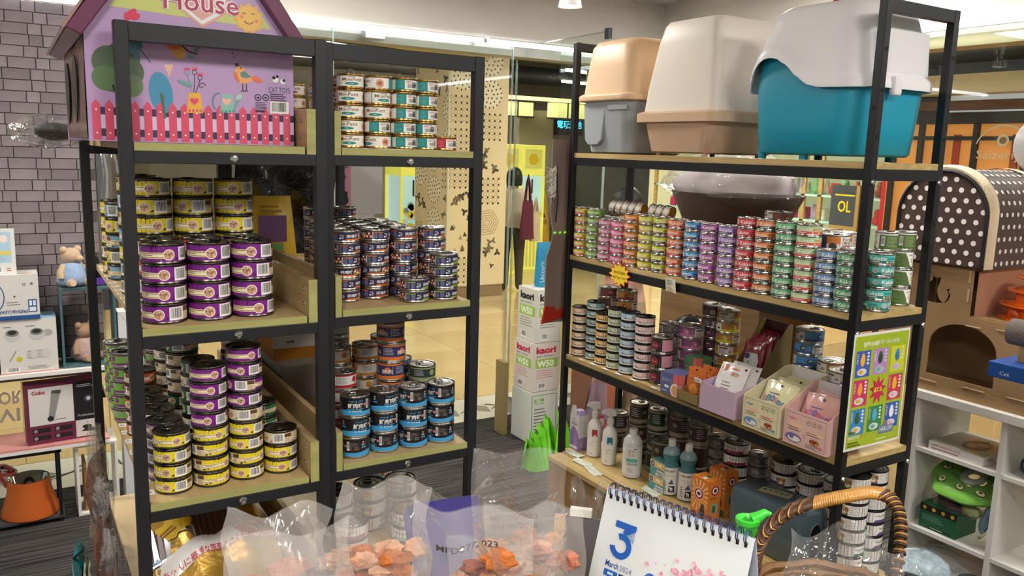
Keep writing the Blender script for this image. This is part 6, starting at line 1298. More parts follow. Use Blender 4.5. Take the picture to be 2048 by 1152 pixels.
MB().loft([[(0, 0, 0), (.2, 0, 0), (.2, .12, 0), (0, .12, 0)], [(0, 0, .93), (.2, 0, .93), (.2, .10, .93), (0, .10, .93)]]).build('bag', mat('white_paper', 'd4d2d4', .5, noise=.02), e); P = Print(); P.line([(.0, .72), (.10, .80), (.0, .93)], .002, 'b4b0b2', 0); P.line([(.10, .80), (.2, .72)], .002, 'b4b0b2', 0); panel(P, 'crease', e, (0, -.0005, 0), m=M_pm)
# orange slow-feeder bowl, mint bowl
def lathb(name, label, loc, prof, m, inner=None, cat='bowl'):
    e = empty(name, loc, label=label, cat=cat); MB().lathe(prof, 40).build('bowl', m, e, smooth=.8)
    if inner: MB().lathe(inner, 36, cap0=False).build('steel_insert', mat('polished_steel', 'c4c2be', .08, metal=1, noise=.04), e, smooth=.9)
    return e
lathb('pet_bowl', 'orange raised pet bowl with steel insert below the pink shelf', (.005, Y0+.08, .0285), [(.112, 0), (.116, .004), (.112, .03), (.088, .11), (.082, .165), (.078, .165), (.060, .085), (.001, .08)], mat('terracotta_orange', 'b4561c', .45, noise=.05), [(.079, .166), (.081, .168), (.074, .163), (.062, .11), (.04, .095), (.001, .093)])
lathb('pet_bowl', 'mint green pet bowl cut off by the left edge', (-.228, Y0+.05, .0285), [(.10, 0), (.104, .004), (.09, .06), (.07, .11), (.066, .11), (.001, .08)], mat('mint_plastic', '9ab8a4', .4, noise=.04))
# window lettering seen from behind
e = empty('window_lettering', (0, GY-.001, 0), label='white letters on the window seen mirrored from inside', cat='lettering'); P = Print()
a = ony(-4, 785, GY); P.text('OR', a.x, a.z, -.062, 'e9e6e0', 0, bold=.02, w=.09); a = ony(-4, 820, GY); P.text('VI', a.x, a.z, -.062, 'e9e6e0', 0, bold=.02, w=.085); panel(P, 'letters', e, (0, 0, 0), m=M_pm)
e = empty('window_sticker', (0, GY-.001, 0), label='red and white character sticker on the window at far left', cat='sticker'); P = Print(); a = ony(-8, 975, GY); P.text('犬', a.x-.06, a.z-.04, .15, 'e8e0dc', 0, mirror=False, bold=.09); P.text('犬', a.x-.055, a.z-.035, .14, 'c8605a', 1, bold=.02); panel(P, 'print', e, (0, 0, 0), m=M_pm)

# ================================================================== GOODS HUNG ON AND BEHIND THE LEFT RACKS
def sheet(name, label, c, w, h, m, seed=1, amp=.02, rz=0, taper=.0, cat='bag', nu=18, nv=14):
    rnd = random.Random(seed); ph = [rnd.uniform(0, 6) for _ in range(4)]
    e = empty(name, c, rz, label, cat)
    def fn(s):
        return lambda u, v: ((u-.5)*w*(1-taper*v)+.01*math.sin(v*6+ph[2]), s*(.004+.03*w*math.sin(math.pi*u)*math.sin(math.pi*v))+amp*(math.sin(u*9+ph[0]+v*3)*.5+math.sin(u*17+v*8+ph[1])*.3+math.sin(v*13+ph[3]+u*4)*.3), -h*(1-v))
    B = MB(); B.grid(fn(-1), nu, nv); B.grid(fn(1), nu, nv); B.build('bag', m, e, smooth=.9); return e
M_bin = mat('black_polythene', '0c0c0e', .22, spec=.6, noise=.2, bump=.8, bscale=22)
sheet('bin_bag', 'crumpled black bin bag hanging behind the left racks', (.70, 2.43, 1.675), .30, .30, M_bin, 4, .02)
sheet('clear_sheet', 'translucent plastic sheet hanging beside the black bin bag', (.80, 2.50, 1.675), .07, .26, M_filmh, 5, .012)
sheet('clear_sheet', 'long translucent plastic bag hanging at the far left post', (.215, 2.295, 1.668), .05, .30, M_films, 6, .008, taper=.35)
e = empty('yellow_bag', (.60, 2.20, ZA[1]+.001), label='yellow and purple pet food bag in clear wrap behind the purple cans', cat='bag'); b = MB()
b.grid(lambda u, v: ((u-.5)*.13*(1-.25*v), (-.025 if v < 2 else 0)*math.sin(math.pi*min(1, max(0, u)))*math.sin(math.pi*min(.95, v+.15)), v*.17), 12, 10); b.grid(lambda u, v: ((u-.5)*.13*(1-.25*v), .025*math.sin(math.pi*u)*math.sin(math.pi*min(.95, v+.15)), v*.17), 12, 10); b.build('bag', mat('yellow_sack', 'd8b83c', .4, noise=.1, bump=.3, bscale=25), e, smooth=1)
P = Print(); P.rect(-.045, .05, .03, .12, '7a5a8c', 0); P.rect(-.03, .02, .02, .045, '6ab06a', 0); P.para(-.04, .125, .03, .15, 2, 'a8863c', 0); obj('print', P.fit('print', lambda x, y, ee: (x, -.0265-ee, y), M_pg, .0005, .02), e)
# thrive cartons on the narrow rack
P = Print(); P.rect(0, 0, .12, .13, 'cfcdca', 0); P.rect(0, 0, .12, .03, 'b8741c', 1); P.text('thrive', .01, .092, .022, '2c2a28', 2, bold=.02, w=.06); P.text('Complete', .01, .075, .012, '3a3836', 2, w=.05); P.para(.03, .04, .06, .05, 1, '6a6662', 2)
P2 = Print(); P2.rect(0, 0, .16, .13, 'c8a070', 0); P2.circ(.08, .06, .07, 'b8741c', 1, ry=.06); P2.rect(0, 0, .16, .03, 'b8741c', 2); P2.p = [([(min(.16, max(0, x)), min(.13, max(0, y))) for x, y in q], c, l) for q, c, l in P2.p]
carton('thrive_carton', 'white and orange carton reading thrive Complete', .538, 1.98, Z3+.0865, .10, .16, .13, 'cfcdca', P, P2)
carton('grey_carton', 'long plain grey carton under the thrive carton', .537, 1.92, Z3+.001, .12, .33, .085, 'a8a4a0')
carton('grey_carton', 'grey carton farther back on the narrow rack', .537, 2.16, Z3+.0868, .12, .09, .10, '98948f')
# white cartons and pink cat card behind the navy cans
carton('white_carton', 'upper white carton standing behind the navy cans', .845, 2.30, 1.50, .11, .06, .145, 'c4c2be'); carton('white_carton', 'lower white carton behind the navy cans', .82, 2.30, ZA[1]+.001, .11, .07, .108, 'c8c6c2')
e = empty('cat_card', (.815, 2.285, 1.50), label='pink hang card with a black cat silhouette', cat='card'); MB().box(0, 0, 0, .036, .002, .15).build('card', card('pink_card', 'c88a9c'), e); P = Print(); P.circ(.02, .045, .008, '1c1618', 0, ry=.013); P.circ(.02, .063, .006, '1c1618', 0); P.line([(.02, .034), (.012, .022), (.02, .014), (.026, .02)], .003, '1c1618', 0); P.circ(.012, .11, .009, '3a5a54', 0); P.tri([(.009, .106), (.009, .114), (.016, .11)], 'e8e4e0', 1); P.para(.006, .135, .03, .145, 2, '3a3034', 0); panel(P, 'print', e, (0, -.0005, 0), m=M_pm)
e = empty('hang_hook', (.575, 1.545, ZA[0]+.134), label='white ring-topped hang tag above the gold-rimmed cans', cat='hang tag'); MB().tube([(.006*math.cos(t), 0, .008+.006*math.sin(t)) for t in (.45*i for i in range(14))], .0022, 6, closed=True).build('ring', MWp, e, smooth=1)
# treat bags hung down the left side of rack
for i, (y, z, w, h, sd) in enumerate(((1.875, 1.10, .105, .26, 21), (1.755, 1.02, .11, .30, 22), (1.635, .96, .105, .30, 23))):
    e = sheet('treat_bag', 'clear crinkled treat bag hanging on the rack side, %s' % ('farthest of three', 'middle one', 'nearest the front post')[i], (.128, y, z), w, h, M_film, sd, .016, rz=-math.pi/2)
    blob((0, 0, -h*.55), w*.34, .02, h*.3, sd, .3, 18, 10).build('treats', mat('dried_treats', '6a4636', .7, noise=.4, nscale=40, bump=.5, bscale=60), e, smooth=.6)
P = Print(); P.rect(-.07, -.2, .07, 0, 'd2cabc', 0); P.line([(-.03, -.06), (-.01, -.09), (.0, -.05), (.02, -.10)], .006, '1c1814', 1); P.line([(-.04, -.11), (-.02, -.14), (.01, -.10)], .006, '1c1814', 1); P.line([(-.05, -.18), (.0, -.15), (.05, -.16)], .005, 'c8743c', 1)
e = sheet('script_bag', 'beige treat bag with black brush script behind the front post', (.085, 1.60, .90), .14, .22, mat('beige_foil', 'd2cabc', .35, noise=.04, bump=.3, bscale=25), 24, .004, rz=-math.pi/2); obj('print', P.fit('print', lambda x, y, ee: (x, -.022-ee, y), M_pg, .0006, .02), e)
sheet('teal_bag', 'glossy teal treat bag at the bottom left', (.085, 1.82, .84), .15, .26, mat('teal_foil', '1f6a6c', .2, noise=.2, coat=.5, bump=.7, bscale=25), 25, .012, rz=-math.pi/2)
e = empty('litter_scoop', (.135, 1.95, .80), label='yellow litter scoop with looped handle beside the rack post', cat='scoop'); MB().tube([(0, .045*math.cos(t), .075*math.sin(t)) for t in (2*math.pi*i/24 for i in range(24))], .009, 8, closed=True).build('loop', mat('yellow_plastic', 'c8a01c', .35, noise=.05), e, smooth=1); MB().box(-.005, -.02, -.2, .005, .02, -.07).build('grip', mat('ochre_grip', '8a6a30', .5, noise=.1), e, bevel=.004)
# big gold jerky bag on the shelf below
ZB = ZA[3]
carton('plain_carton', 'plain brown carton under the gold jerky bag', .20, 1.56, ZB+.001, .22, .22, .04, '7a5c3c')
bg = empty('jerky_bag', (.312, 1.64, ZB+.10), label='large gold, white and clear jerky bag with red Japanese lettering', cat='bag', rot=(.42, 0, .10))
BW, BD = .235, .30
def bagtop(u, v, e=0): return ((u-.5)*BW*(1+.06*math.sin(v*5)), (v-.5)*BD, .012+.10*math.sin(math.pi*min(1, max(0, u)))**.7*(.25+.75*v)*math.sin(math.pi*(.12+.8*v))**.6+.006*math.sin(u*17+v*6)+.005*math.sin(v*19)+e)
def bagbot(u, v): q = bagtop(u, v); return (q[0], q[1], .001+.0*v)
B = MB(); B.grid(bagtop, 24, 22); B.grid(bagbot, 24, 22); B.build('bag', mat('gold_foil', 'b08a3a', .36, metal=.5, noise=.2, nscale=10, bump=.6, bscale=25), bg, smooth=1)
P = Print(); f_ = lambda x, y, e: bagtop(x/BW+.5, y/BD+.5, e)
P.poly([(-BW*.48, -.07), (-.04, -.05), (.06, -.035), (BW*.48, -.02), (BW*.48, .0), (.0, -.01), (-BW*.48, -.02)], 'd6d2d0', 1)
P.poly([(-BW*.48, -.03), (BW*.48, -.005), (BW*.48, .145), (-BW*.48, .145)], '4a302c', 0)
P.text('ワンちゃんに最適な国産ささみ使用しました。', -.125, -.062, .013, 'b82c34', 2, bold=.01, w=.24, rot=.12)
P.poly([(.03, -.02), (.04, -.03), (.10, -.022), (.115, -.012), (.115, .018), (.10, .024), (.04, .014), (.03, .005)], 'c22834', 2); P.text('お徳用', .042, -.014, .022, 'f0ecea', 3, bold=.03, w=.062)
P.burst(-.08, .035, .055, .04, 17, 'd2ac20', 2, .45); P.para(-.10, .028, -.06, .042, 2, '8a5a14', 3, fill=.5); P.para(-.125, -.028, -.095, -.006, 3, '4a86a8', 3, fill=.7); P.text('Wanpi', -.02, .085, .03, 'a82430', 2, bold=.05, w=.11)
obj('print', P.fit('print', f_, M_pg, .0008, BW/23), bg)

for sh, zz, yy in ((1, ZA[1], [1.70+.05*i for i in range(10)]), (2, ZA[2], [1.50, 1.56, 1.66, 1.72, 1.79, 1.85, 1.90, 1.95, 2.0, 2.06, 2.12])):
    for i, y in enumerate(yy):
        e = empty('shelf_sticker', (.184, y, zz), label='small white price sticker, %s along the left edge of the %s shelf' % (('first second third fourth fifth sixth seventh eighth ninth tenth eleventh'.split())[i], ('', 'middle', 'lower')[sh]), cat='price sticker', group='price stickers on the left rack'); MB().box(-.007, -.011, 0, .007, .011, .0006).build('sticker', M_tag, e)
        P = Print(); P.text(('41', '42', '44', '47', '62')[i % 5], -.005, -.006, .009, '3a3836', 0); obj('print', P.fit('print', lambda x, y, ee: (y, -x, .0008+ee), M_pm), e)
# ================================================================== THE MALL BEYOND THE GLASS
M_tile = mat('mall_tile', 'cdb183', .12, spec=.5, noise=.06, nscale=2, coat=.2); M_tile2 = mat('mall_tile_pale', 'd6bd92', .12, spec=.5, noise=.06, nscale=2, coat=.2)
mf = struct(boxo('floor_mall', -6, GY+.1, -.07, 16, 18, -.004, mat('tile_joint', 'a88e66', .4, noise=.05))); mf2 = struct(boxo('floor_mall_side', GX+.06, -5, -.07, 16, GY+.1, -.004, mat('tile_joint')))
TM = [MB().box(-.318, -.318, -.004, .318, .318, 0).mesh('tile', m, bevel=.001, segs=1) for m in (M_tile, M_tile2)]
for i in range(16):
    for j in range(11): obj('tile', TM[(i*3+j*7) % 5 == 0], mf, (-1.6+.64*i-mf.location.x, GY+.85+.64*j-mf.location.y, .07))
P = Print(); rnd = random.Random(9)
P.rect(-2.2, GY+.1, GX, GY+.52, 'd2cec6', 0)
for i in range(26):
    x = -2.1+.23*i; y = GY+.3; s = rnd.uniform(.08, .13)
    for k in range(5): a = rnd.uniform(0, 6.28); P.line([(x, y), (x+s*math.cos(a), y+s*.9*math.sin(a))], .012, '4c4844', 1)
    P.poly([(x+.06, y-.05), (x+.13, y-.1), (x+.16, y+.02), (x+.1, y+.06)], '8a857e', 1)
struct(obj('floor_border', P._emit('floor_border', lambda x, y, e: (x, y, .001+e), printmat('border_print', .3), .0004)))
struct(boxo('ceiling_mall', -6, GY+.22, 3.35, 16, 18, 3.45, mat('mall_ceiling_dark', '1b1b1d', .7, noise=.2))); struct(boxo('ceiling_mall_side', GX+.24, -5, 3.35, 16, GY+.22, 3.45, mat('mall_ceiling_dark')))
M_duct = mat('duct_dark', '2a2a2c', .5, noise=.15)
for i, (x0, y0, x1, y1, z, r) in enumerate(((-3, 7.2, 12, 7.6, 3.05, .10), (-3, 9.0, 12, 9.3, 2.95, .12), (2.5, 5, 7.5, 13, 3.1, .07), (5.5, 5, 9.5, 13, 3.15, .06), (-1, 11.5, 14, 11.6, 2.9, .14), (7, -2, 7.2, 8, 3.0, .10), (9, -2, 9.1, 9, 2.9, .12))):
    o = MB().cyl((x0, y0, z), (x1, y1, z), r, n=14).build('ceiling_duct', M_duct, smooth=.6); tag(o, 'dark round duct under the mall ceiling, %s' % ('nearest across the hall', 'second across the hall', 'slanting over the pillar', 'slanting to the right', 'farthest across the hall', 'over the side passage', 'outer one over the side passage')[i], 'duct', 'ceiling ducts')
M_strip = mat('mall_led', 'ffffff', .4, emit='fff4e0', es=9)
for i, (x0, y0, x1, y1, z) in enumerate(((.4, 6.6, 1.9, 7.2, 2.82), (3.2, 9.8, 4.2, 10.2, 2.9), (6.6, 8.2, 8.4, 8.7, 2.7), (6.9, 9.9, 8.8, 10.3, 2.85), (7.6, 11.0, 9.6, 11.3, 2.8), (5.9, 5.0, 5.9, 3.4, 2.55), (.0, 8.4, 1.2, 8.9, 2.8))):
    e = empty('mall_light_strip', (x0, y0, z), label='thin white light strip in the mall, %s' % ('left of the pillar', 'behind the pillar', 'right of the pillar', 'farther right of the pillar', 'farthest right', 'at the upper right over the passage', 'at far left')[i], cat='light strip', group='mall light strips')
    MB().cyl((0, 0, 0), (x1-x0, y1-y0, 0), .022, n=8).build('tube', M_strip, e)
    for t in (.1, .9): MB().cyl(((x1-x0)*t, (y1-y0)*t, .0), ((x1-x0)*t, (y1-y0)*t, 3.352-z), .004, n=6).build('wire', M_duct, e)
tag(boxo('ceiling_beam', -3, 5.5, 2.50, 4.0, 5.66, 2.62, mat('yellow_beam', 'b9a94e', .5, noise=.05)), 'pale yellow beam crossing the dark mall ceiling', 'beam').rotation_euler = (0, 0, .35)
# patterned pillar
def patt(w, h, seed):
    P = Print(); rnd = random.Random(seed); P.rect(0, 0, w, h, 'e2d2b0', 0); T = .36; D = '4a4236'; L = 'f2e8d0'
    for i in range(int(w/T)+1):
        for j in range(int(h/T)+1):
            x, y = T*i+T*.42, T*j+T/2+(T/2 if i % 2 else 0)
            if x > w+.05 or y > h: continue
            k = rnd.choice((0, 0, 0, 1, 1, 2, 3, 3, 4))
            if k == 0:
                P.circ(x, y, .17, L, 1, n=6)
                for q, m in ((.045, 6), (.095, 12), (.145, 18)):
                    for a in range(m):
                        t = 2*math.pi*a/m+q; P.poly([(x+q*math.cos(t)+.021*math.cos(t+b)*(1 if b % 3 < .1 else .55), y+q*math.sin(t)+.021*math.sin(t+b)*(1 if b % 3 < .1 else .55)) for b in (0, 1.57, 3.14, 4.71)], D, 2)
            elif k == 1:
                for a in range(5):
                    for b in range(5):
                        P.circ(x-.14+.07*a, y-.14+.07*b, .017, D, 2, n=4); P.ring(x-.105+.07*min(a, 3), y-.105+.07*min(b, 3), .026, .006, 'a8946c', 1, 8)
            elif k == 2:
                for q in (.035, .065, .095, .125, .155): P.line([(x+q*math.cos(t), y+q*math.sin(t)) for t in (math.pi/3*m+q for m in range(7))], .007, 'b09a70', 2)
            elif k == 3:
                for m in range(8):
                    a, b = x+rnd.uniform(-.15, .15), y+rnd.uniform(-.15, .15); r = rnd.uniform(.022, .04)
                    P.poly([(a+r*(1+.6*math.sin(3*t+m))*math.cos(t), b+r*(1+.6*math.sin(3*t+m))*math.sin(t)) for t in (math.pi/6*n for n in range(12))], rnd.choice((D, '7a6e5a')), 2)
            else:
                for m in range(10): a, b = x+rnd.uniform(-.16, .12), y+rnd.uniform(-.16, .12); P.tri([(a, b), (a+.055, b), (a+.02, b+.055)], rnd.choice((D, 'a89a80', '7a6e5a')), 2); P.k += 1
    P.p = [([(min(w, max(0, x)), min(h, max(0, y))) for x, y in q], c, l) for q, c, l in P.p]; return P
px0, px1, py0, py1 = 4.19, 4.945, 8.22, 9.08
pl = tag(empty('pillar', (px0, py0, 0)), kind='structure'); MB().box(0, 0, .14, px1-px0, py1-py0, 3.35).build('core', mat('pillar_core', 'd3c29f', .4, noise=.05), pl); MB().box(.01, .01, 0, px1-px0-.01, py1-py0-.01, .14).build('skirting', mat('pillar_skirt', '8a7458', .4, noise=.06), pl)
obj('tile_face', patt(px1-px0, 3.2, 3).flat('tile_face', printmat('tile_print', .35), .0008), pl, (0, -.001, .15)); obj('tile_face', patt(py1-py0, 3.2, 8).flat('tile_face', printmat('tile_print'), .0008), pl, (-.001, py1-py0, .15), (0, 0, -math.pi/2))
MB().box(-.012, -.012, .14, .012, .012, 3.35).build('corner_trim', mat('corner_white', 'dcd4c0', .4, noise=.03), pl)
# walls and fronts
struct(boxo('wall_mall_far', -6, 13.2, 0, 14, 13.4, 3.35, mat('mall_wall', '8a8272', .6, noise=.08))); M_conc = mat('concrete_panel', '8f8b7c', .6, noise=.06); struct(boxo('wall_mall_grey', 6.55, 10.55, 0, 7.15, 10.7, 2.3, M_conc)); struct(boxo('wall_mall_wood', 5.25, 10.7, 0, 6.5, 10.8, 2.6, mat('brown_panel', '5a4030', .5, noise=.1)))
def lit(n, c, s): return mat(n, c, .4, emit=c, es=s, noise=0)
M_ye = lit('lit_yellow', 'd8d464', .55); M_yg = lit('lit_cream', 'e8e6a0', .8); M_bl = lit('lit_blue', '8ad8f0', 1.2); M_gls = mat('machine_glass', 'b8c8c0', .1, noise=.2, nscale=15)
for i, (x0, x1, z0, z1, y) in enumerate(((6.3, 6.72, 2.2, 2.4, 10.45), (7.0, 7.9, 2.2, 2.42, 10.4))):
    e = empty('lightbox_sign', (x0, y, z0), label='glowing yellow lightbox sign, %s one' % ('left', 'right')[i], cat='sign', group='mall lightbox signs'); MB().box(0, 0, 0, x1-x0, .1, z1-z0).build('box', M_yg, e, bevel=.005); MB().box(-.02, -.01, -.02, x1-x0+.02, .09, .0).box(-.02, -.01, z1-z0, x1-x0+.02, .09, z1-z0+.02).box((x1-x0)*.33, -.01, 0, (x1-x0)*.33+.02, .0, z1-z0).build('frame', M_duct, e)
e = empty('led_sign', (7.17, 10.5, 1.95), label='blue glowing character sign beside the concrete wall', cat='sign'); MB().box(0, 0, 0, .5, .06, .26).build('panel', mat('sign_black', '14181a', .4, noise=.05), e); P = Print(); P.text('電玩天地', .02, .1, .12, '58c8e8', 0, bold=.02, w=.46); obj('letters', P.flat('letters', lit('led_letters', '48c0e8', 2.0)), e, (0, -.002, 0))
struct(boxo('trim_5', 4.0, 10.2, 2.42, 9, 10.3, 2.47, mat('warm_cove', 'f0e0a8', .4, emit='ffe8b0', es=1.2)))
def claw(loc, label, w=.42, seed=1):
    e = empty('claw_machine', loc, label=label, cat='claw machine', group='claw machines'); d = .5
    MB().box(0, 0, 0, w, d, .62).build('base', M_ye, e, bevel=.01); MB().box(0, 0, 1.35, w, d, 1.78).build('header', M_ye, e, bevel=.01)
    for x in (0, w-.03):
        for y in (0, d-.03): MB().box(x, y, .62, x+.03, y+.03, 1.35).build('corner_post', M_ye, e)
    MB().box(.03, .03, .62, w-.03, d-.03, 1.35).build('glass_case', mat('case_%d' % seed, 'a8d0d8', .1, emit='b8d8dc', es=.5), e)
    MB().cyl((w/2, .02, 1.3), (w/2, .02, 1.1), .012, n=8).build('claw', M_duct, e); P = Print(); rnd = random.Random(seed)
    for i in range(36): P.circ(rnd.uniform(.06, w-.06), rnd.uniform(.64, 1.0), rnd.uniform(.02, .05), rnd.choice(('e8f4f8', '5aa8d0', 'e8d85a', '8ac8e0', 'f0f0f0')), 1, n=9)
    for k in range(5): P.rect(.05+k*(w-.1)/5, .05, .05+(k+.6)*(w-.1)/5, .5, 'e8e48a', 1)
    P.rect(.06, 1.45, w-.06, 1.72, 'f0f08a', 1); P.circ(w*.5, 1.58, .08, 'e8c81c', 2); obj('print', P.flat('print', M_pg), e, (0, -.003, 0)); return e
claw((4.12, 9.35, 0), 'yellow claw machine left of the patterned pillar', .36, 3); claw((5.60, 9.6, 0), 'yellow-topped claw machine right of the patterned pillar', .42, 4); claw((6.2, 9.9, 0), 'second claw machine behind the walking shopper', .40, 5)
wf = empty('wet_floor_sign', (6.80, 10.3, 0), label='yellow folding wet floor sign by the concrete wall', cat='floor sign')
for s in (-1, 1): MB().loft([[(x, s*.14+q, 0) for x, q in ((-.14, 0), (.14, 0), (.14, .012), (-.14, .012))], [(x, s*.01+q, 1.1) for x, q in ((-.09, 0), (.09, 0), (.09, .012), (-.09, .012))]]).build('board', mat('sign_yellow', 'c89a14', .45, noise=.05), wf)
P = Print(); P.text('小心地滑', -.08, .62, .07, '1c1810', 1, w=.16); P.tri([(-.07, .72), (.07, .72), (0, .88)], '1c1810', 1); obj('print', P.fit('print', lambda x, y, e: (x, -.141+.118*y-e, y), M_pm, .001), wf)
struct(boxo('wall_mall_left', -6, 12.0, 0, 3.2, 12.1, 3.0, mat('shop_front_dim', '6a6256', .5, noise=.1)))

# ---- people
def person(label, loc, heading, h, skin, top, trou, shoe, hair, arms, legs, sleeve=.5, hairlong=0):
    """one continuous skinned body; joints in units of height, facing -y before turning by heading"""
    J = {'pel': (0, 0, .53), 'sp': (0, -.005, .62), 'ch': (0, 0, .74), 'nk': (0, .005, .835), 'hd0': (0, -.005, .88), 'hd1': (0, -.008, .955)}
    Rr = {'pel': (.085, .07), 'sp': (.075, .055), 'ch': (.095, .06), 'nk': (.033, .033), 'hd0': (.048, .054), 'hd1': (.047, .056)}
    E = [('pel', 'sp'), ('sp', 'ch'), ('ch', 'nk'), ('nk', 'hd0'), ('hd0', 'hd1')]
    for s, n in ((-1, 'l'), (1, 'r')):
        J['sh'+n] = (s*.105, .0, .80); Rr['sh'+n] = (.038, .038); el, wr = arms[n]
        J['el'+n] = (s*.105+el[0], el[1], el[2]); J['wr'+n] = (s*.105+wr[0], wr[1], wr[2]); Rr['el'+n] = (.028, .028); Rr['wr'+n] = (.019, .019)
        a = Vector(J['wr'+n]); d = (a-Vector(J['el'+n])).normalized(); J['pm'+n] = tuple(a+d*.035); Rr['pm'+n] = (.022, .013)
        E += [('ch', 'sh'+n), ('sh'+n, 'el'+n), ('el'+n, 'wr'+n), ('wr'+n, 'pm'+n)]
        for k in range(5):
            f0 = Vector(J['pm'+n])+Vector(((k-2)*.008, 0, 0)); ln = (.03, .045, .05, .045, .036)[k]; J['f%d%s' % (k, n)] = tuple(f0+d*ln+Vector((0, -.008, 0))); Rr['f%d%s' % (k, n)] = (.0055, .0055); E.append(('pm'+n, 'f%d%s' % (k, n)))
        kn, an = legs[n]
        J['hp'+n] = (s*.052, 0, .50); Rr['hp'+n] = (.062, .062); J['kn'+n] = (s*.055+kn[0], kn[1], kn[2]); Rr['kn'+n] = (.042, .042); J['an'+n] = (s*.055+an[0], an[1], an[2]); Rr['an'+n] = (.03, .03); J['to'+n] = (s*.06+an[0], an[1]-.07, an[2]-.022); Rr['to'+n] = (.026, .018)
        E += [('pel', 'hp'+n), ('hp'+n, 'kn'+n), ('kn'+n, 'an'+n), ('an'+n, 'to'+n)]
    ks = list(J); me = bpy.data.meshes.new('person'); me.from_pydata([tuple(c*h for c in J[k]) for k in ks], [(ks.index(a), ks.index(b)) for a, b in E], [])
    o = bpy.data.objects.new('person', me); TS.collection.objects.link(o); o.modifiers.new('s', 'SKIN'); o.modifiers.new('d', 'SUBSURF').levels = 2
    for i, k in enumerate(ks): me.skin_vertices[0].data[i].radius = tuple(r*h for r in Rr[k]); me.skin_vertices[0].data[i].use_root = (k == 'pel')
    vl = TS.view_layers[0]; vl.update(); nm = bpy.data.meshes.new_from_object(o.evaluated_get(vl.depsgraph)); bpy.data.objects.remove(o)
    for m in (skin, top, trou, shoe): nm.materials.append(m)
    for p in nm.polygons:
        c = p.center/h; p.use_smooth = True; arm = abs(c.x) > .135 or (abs(c.x) > .12 and c.z < .74)
        p.material_index = 3 if c.z < .045 else 0 if c.z > .835 else (1 if c.z > sleeve else 0) if arm else 1 if c.z > .52 else 2
    b = obj('person', nm, None, loc, (0, 0, heading)); tag(b, label, 'person')
    hb = MB(); hb.lathe([(max(.002, .062*math.cos(t))*h, (.925+.066*math.sin(t))*h) for t in (-.25, 0, .3, .6, .9, 1.2, 1.56)], 18, sy=1.12, c=(0, .010*h, 0), cap0=False); hb.lathe([(.060*h, (.845-hairlong)*h), (.066*h, .88*h), (.0635*h, .925*h)], 18, sy=.9, c=(0, .022*h, 0)); hb.build('hair', hair, b, smooth=1)
    for s in (-1, 1): MB().lathe([(.001, -.007*h), (.006*h, -.004*h), (.007*h, 0), (.006*h, .004*h), (.001, .007*h)], 8).build('eye', mat('eye_white', 'e8e4e0', .3, noise=.02), b, (s*.02*h, -.052*h, .915*h), smooth=1); MB().box(-.004*h, -.012*h, -.008*h, .004*h, .012*h, .012*h).build('ear', skin, b, (s*.052*h, .0, .905*h), bevel=.003*h)
    MB().loft([[(-.008*h, 0, 0), (.008*h, 0, 0), (0, .01*h, .0)], [(-.002*h, -.014*h, .004*h), (.002*h, -.014*h, .004*h), (0, 0, .006*h)], [(-.002*h, .0, .03*h), (.002*h, .0, .03*h), (0, .008*h, .03*h)]]).build('nose', skin, b, (0, -.053*h, .893*h)); MB().box(-.013*h, -.003*h, -.002*h, .013*h, .003*h, .002*h).build('mouth', mat('lips', '9a5a50', .5, noise=.05), b, (0, -.053*h, .877*h))
    return b
M_sk = mat('skin', 'c99a78', .55, noise=.05, sheen=.1); M_shirt = mat('white_tshirt', 'cfc4b4', .85, noise=.05, bump=.15, bscale=20); M_trs = mat('dark_trousers', '3f3c36', .85, noise=.1); M_shoe = mat('black_shoes', '17171a', .5, noise=.1); M_hair = mat('black_hair', '0e0c0c', .5, noise=.2, bump=.4, bscale=60)
ARM0 = {'l': ((-.02, .02, .63), (-.015, -.02, .50)), 'r': ((.02, .02, .63), (.02, -.03, .50))}
wk = person('shopper in white shirt and dark trousers walking away past the pillar', (5.20, 8.46, 0), math.pi-.45, 1.52, M_sk, M_shirt, M_trs, M_shoe, M_hair, {'l': ((-.02, .03, .63), (-.02, .0, .51)), 'r': ((.03, .03, .63), (.03, -.02, .52))}, {'l': ((0, .02, .28), (.0, .05, .05)), 'r': ((0, -.04, .29), (.0, .015, .04))}, .62)
person('shopper with dark hair mostly hidden behind the pillar edge', (5.36, 9.3, 0), math.pi-.3, 1.55, M_sk, mat('dark_top', '2c2c30', .8, noise=.1), M_trs, M_shoe, M_hair, ARM0, {'l': ((0, 0, .28), (0, .01, .05)), 'r': ((0, 0, .28), (0, .01, .05))})
person('person in dusty pink top with bare forearms behind the wrapped bed', (3.25, 3.95, 0), -.5, 1.52, M_sk, mat('pink_top', 'c79a8c', .85, noise=.06), mat('beige_trousers', 'a08a70', .85, noise=.06), M_shoe, M_hair, {'l': ((-.03, .0, .66), (.04, -.11, .69)), 'r': ((.03, .0, .66), (-.02, -.11, .70))}, {'l': ((0, 0, .28), (0, .01, .05)), 'r': ((0, 0, .28), (0, .01, .05))}, .72)
pb = person('person in black T-shirt with a red and white chest logo beyond the side glass', (4.85, 4.62, 0), -.75, 1.66, M_sk, mat('black_tee', '16171a', .8, noise=.15, bump=.2, bscale=25), M_trs, M_shoe, M_hair, ARM0, {'l': ((0, 0, .28), (0, .01, .05)), 'r': ((0, 0, .28), (0, .01, .05))}, .66)
P = Print(); P.circ(0, 0, .045, 'e8e4e2', 1, ry=.05); P.circ(-.004, .0, .03, 'b82430', 2, ry=.035); P.circ(.01, -.01, .012, 'e8e4e2', 3); obj('logo', P.flat('logo', M_pm), pb, (.04, -.118, 1.28))
